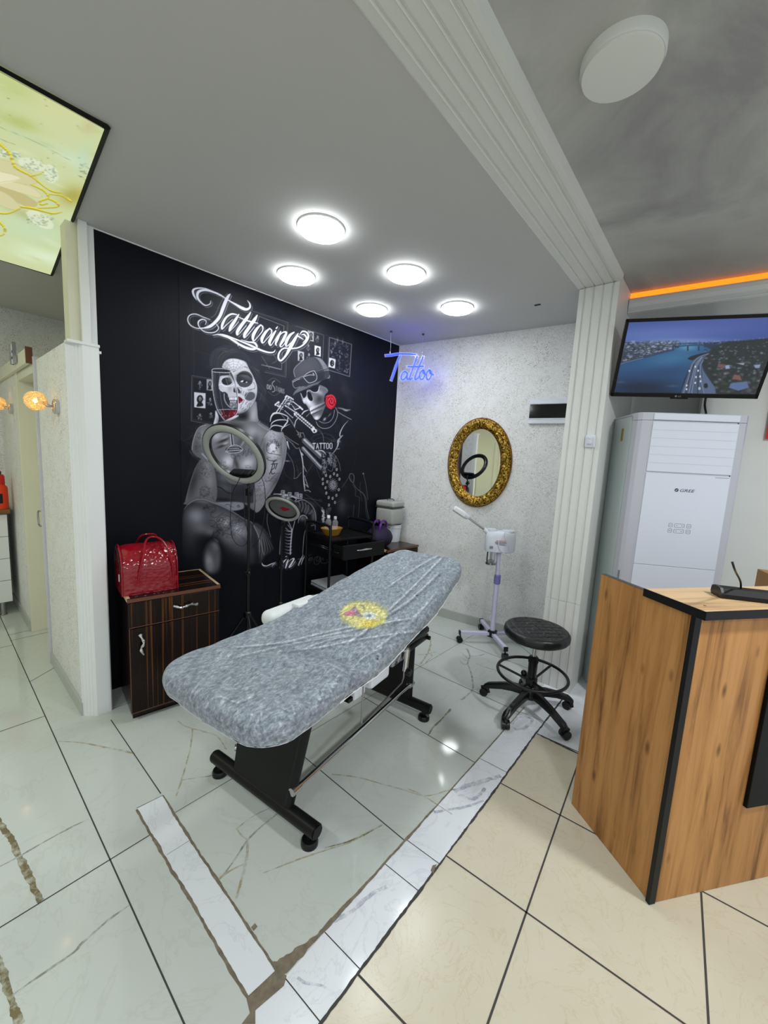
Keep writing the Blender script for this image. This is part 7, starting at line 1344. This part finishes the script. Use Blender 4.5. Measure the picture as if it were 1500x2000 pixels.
m = MB(); m.add([(-.004, y*1.02, z*1.02) for y, z in pr_]+[(.004, y*1.04-.001, z*1.04) for y, z in pr_], [list(range(n)), [n+i for i in range(n)][::-1]]+[[i, (i+1) % n, n+(i+1) % n, n+i] for i in range(n)]); m.build('end_cap', 'black_plastic', t)
c = kw((.56, .16, 0)); a = fp(1478, 1150, 1.1); t = thing('wooden_cupboard', 'plain brown board cupboard behind the sound bar, cut off by the right picture edge', 'cupboard', (a.x+.10, a.y+.42, 0), radians(20))
d_ = ray(1482, 1124); t_ = (t.location.x*d_[0]+t.location.y*d_[1])/(d_[0]**2+d_[1]**2); zt_ = EYE+d_[2]*t_
m = MB(); m.box(0, .4, 0, .2, .001, zt_, .002); m.build('cupboard_body', 'cardboard', t)
m = MB(); m.torus((.05, -.001, zt_-.05), .022, .002, 24, 6, axis=(0, 1, 0)); m.build('ring_pull', 'brown_edge', t)
m = MB(); m.tube([fp(1430, 1097, 1.25), fp(1436, 1115, 1.22), fp(1446, 1135, 1.16), fp(1447, 1149, 1.125)], .003, 8, sub=4); q = m.build('loose_cable', 'black_plastic'); tag(q, 'black cable hanging down behind the sound bar beside the air conditioner', 'cable')
a0 = vwall(1493, 858, P2, DR, .02); a1 = vwall(1560, 770, P2, DR, .02)
t = thing('wall_banner', 'dark cloth banner with a red border cut off by the right picture edge', 'banner', (a0.x, a0.y, a0.z))
m = MB(); L_ = .45; H_ = .42; R_ = Matrix.Rotation(atan2(DR.y, DR.x), 4, 'Z')
m.box(0, L_, -.004, .0, 0, H_, 0, 0, mtx=R_); m.build('red_border', plain('banner_red', col(214, 36, 34), .7), t); m = MB(); m.box(.022, L_, -.006, -.003, .03, H_-.02, 0, 0, mtx=R_); m.build('dark_field', plain('banner_dark', col(26, 22, 48), .7), t)
# =================================================================== LEFT SIDE: SCONCES, DOOR SIGN, DRAWER UNIT
def sconce(label, base, ball, first=True):
    t = thing('wall_sconce', label, 'wall lamp', base, 0, 'wire globe wall lamps'); b = Vector(ball)-Vector(base)
    m = MB(); m.lathe([(.04, 0), (.04, .018), (.034, .022), (.001, .022)], (0, 0, 0), 32, axis=(0, -1, 0)); m.build('wall_plate', 'chrome', t)
    m = MB(); k = Vector((0, -.02, 0)); e = b*.72; m.tube([k, k.lerp(e, .5)+Vector((0, 0, -.006)), e], .006, 8, sub=3); m.ball(k.lerp(e, .55)+Vector((0, 0, -.004)), .011, n=10); m.cyl(b*.66, b*.86, .011, 10); m.build('arm', 'chrome', t)
    m = MB(); m.ball(b, .013, n=12); m.build('bulb', 'bulb', t)
    m = MB(); rg = random.Random(8)
    for _ in range(46):
        ax = Vector((rg.gauss(0, 1), rg.gauss(0, 1), rg.gauss(0, 1))).normalized(); m.torus(b, .047+rg.uniform(-.004, .004), .0011, 24, 4, axis=ax)
    for _ in range(130):
        d = Vector((rg.gauss(0, 1), rg.gauss(0, 1), rg.gauss(0, 1))).normalized()*.049; m.ball(b+d, .0034, n=6)
    m.build('globe_shade', 'amber_crystal', t); return t
def plx(px_, py_, Y): d = ray(px_, py_); k = Y/d[1]; return Vector((d[0]*k, Y, d[2]*k+EYE))
b0 = plx(114, 795, .507); sconce('wall lamp with a glowing golden wire globe on the partition next to the pilaster', b0, plx(70, 783, .425))
b1 = plx(25, 799, .495); sconce('wall lamp with a golden wire globe cut off by the left picture edge', b1, plx(-3, 788, .425))
a = plx(48, 722, .47); t = thing('door_sign', 'small white sign with two dark lines standing on the cream rail over the door', 'sign', (-3.78, .466, 2.02), 0)
m = MB(); m.box(-.06, .06, -.012, -.006, -.0, .13, .001); m.build('sign_plate', 'white_plastic', t)
m = MB(); m.box(-.03, .03, -.0135, -.012, .07, .085); m.box(-.045, .045, -.0135, -.012, .03, .045); m.build('sign_lettering', 'print_dark', t)
m = MB(); m.box(-.064, -.06, -.02, .0, -.005, .13); m.box(.06, .064, -.02, .0, -.005, .13); m.build('sign_holder', 'steel', t)
cx, cy = -4.53, .445
t = thing('drawer_unit', 'white gloss drawer unit with a brown wood top at the left edge', 'drawer unit', (cx, cy, 0), 0)
m = MB(); m.box(-.40, -.018, -1.1, 0, .12, .88, .002); m.build('cabinet_body', 'white_gloss', t)
for k in range(4):
    z0 = .122+k*.19; m = MB(); m.box(-.018, 0, -1.1, -.001, z0, z0+.186, .002); m.build('drawer_front', 'white_gloss', t)
m = MB(); m.box(-.41, .03, -1.12, .02, .885, .925, .005); m.build('countertop', 'brown_wood', t)
for y in (-.06, -1.0):
    m = MB(); m.lathe([(.022, 0), (.026, .004), (.02, .01), (.02, .12)], (-.05, y, .001), 16); m.build('leg', 'steel', t)
a = fp(8, 973, .926); t = thing('spray_bottle', 'orange red plastic bottle with a black cap on the brown wood top', 'bottle', (-4.555, .412, .9255), 0)
m = MB(); m.lathe([(.001, 0), (.05, .001), (.052, .01), (.052, .17), (.048, .185), (.036, .20), (.034, .225)], n=28, cap=False); m.build('bottle_body', 'orange_bottle', t)
m = MB(); m.lathe([(.037, .205), (.037, .27), (.030, .285), (.001, .287)], n=24); m.build('collar', plain('red_collar', col(206, 30, 24), .4), t)
m = MB(); m.lathe([(.018, .285), (.018, .31), (.014, .315), (.001, .316)], n=16); m.build('cap', 'black_plastic', t)
m = MB(); m.box(.045, .054, -.012, .012, .05, .13, .003); m.build('printed_mark', 'black_matte', t)
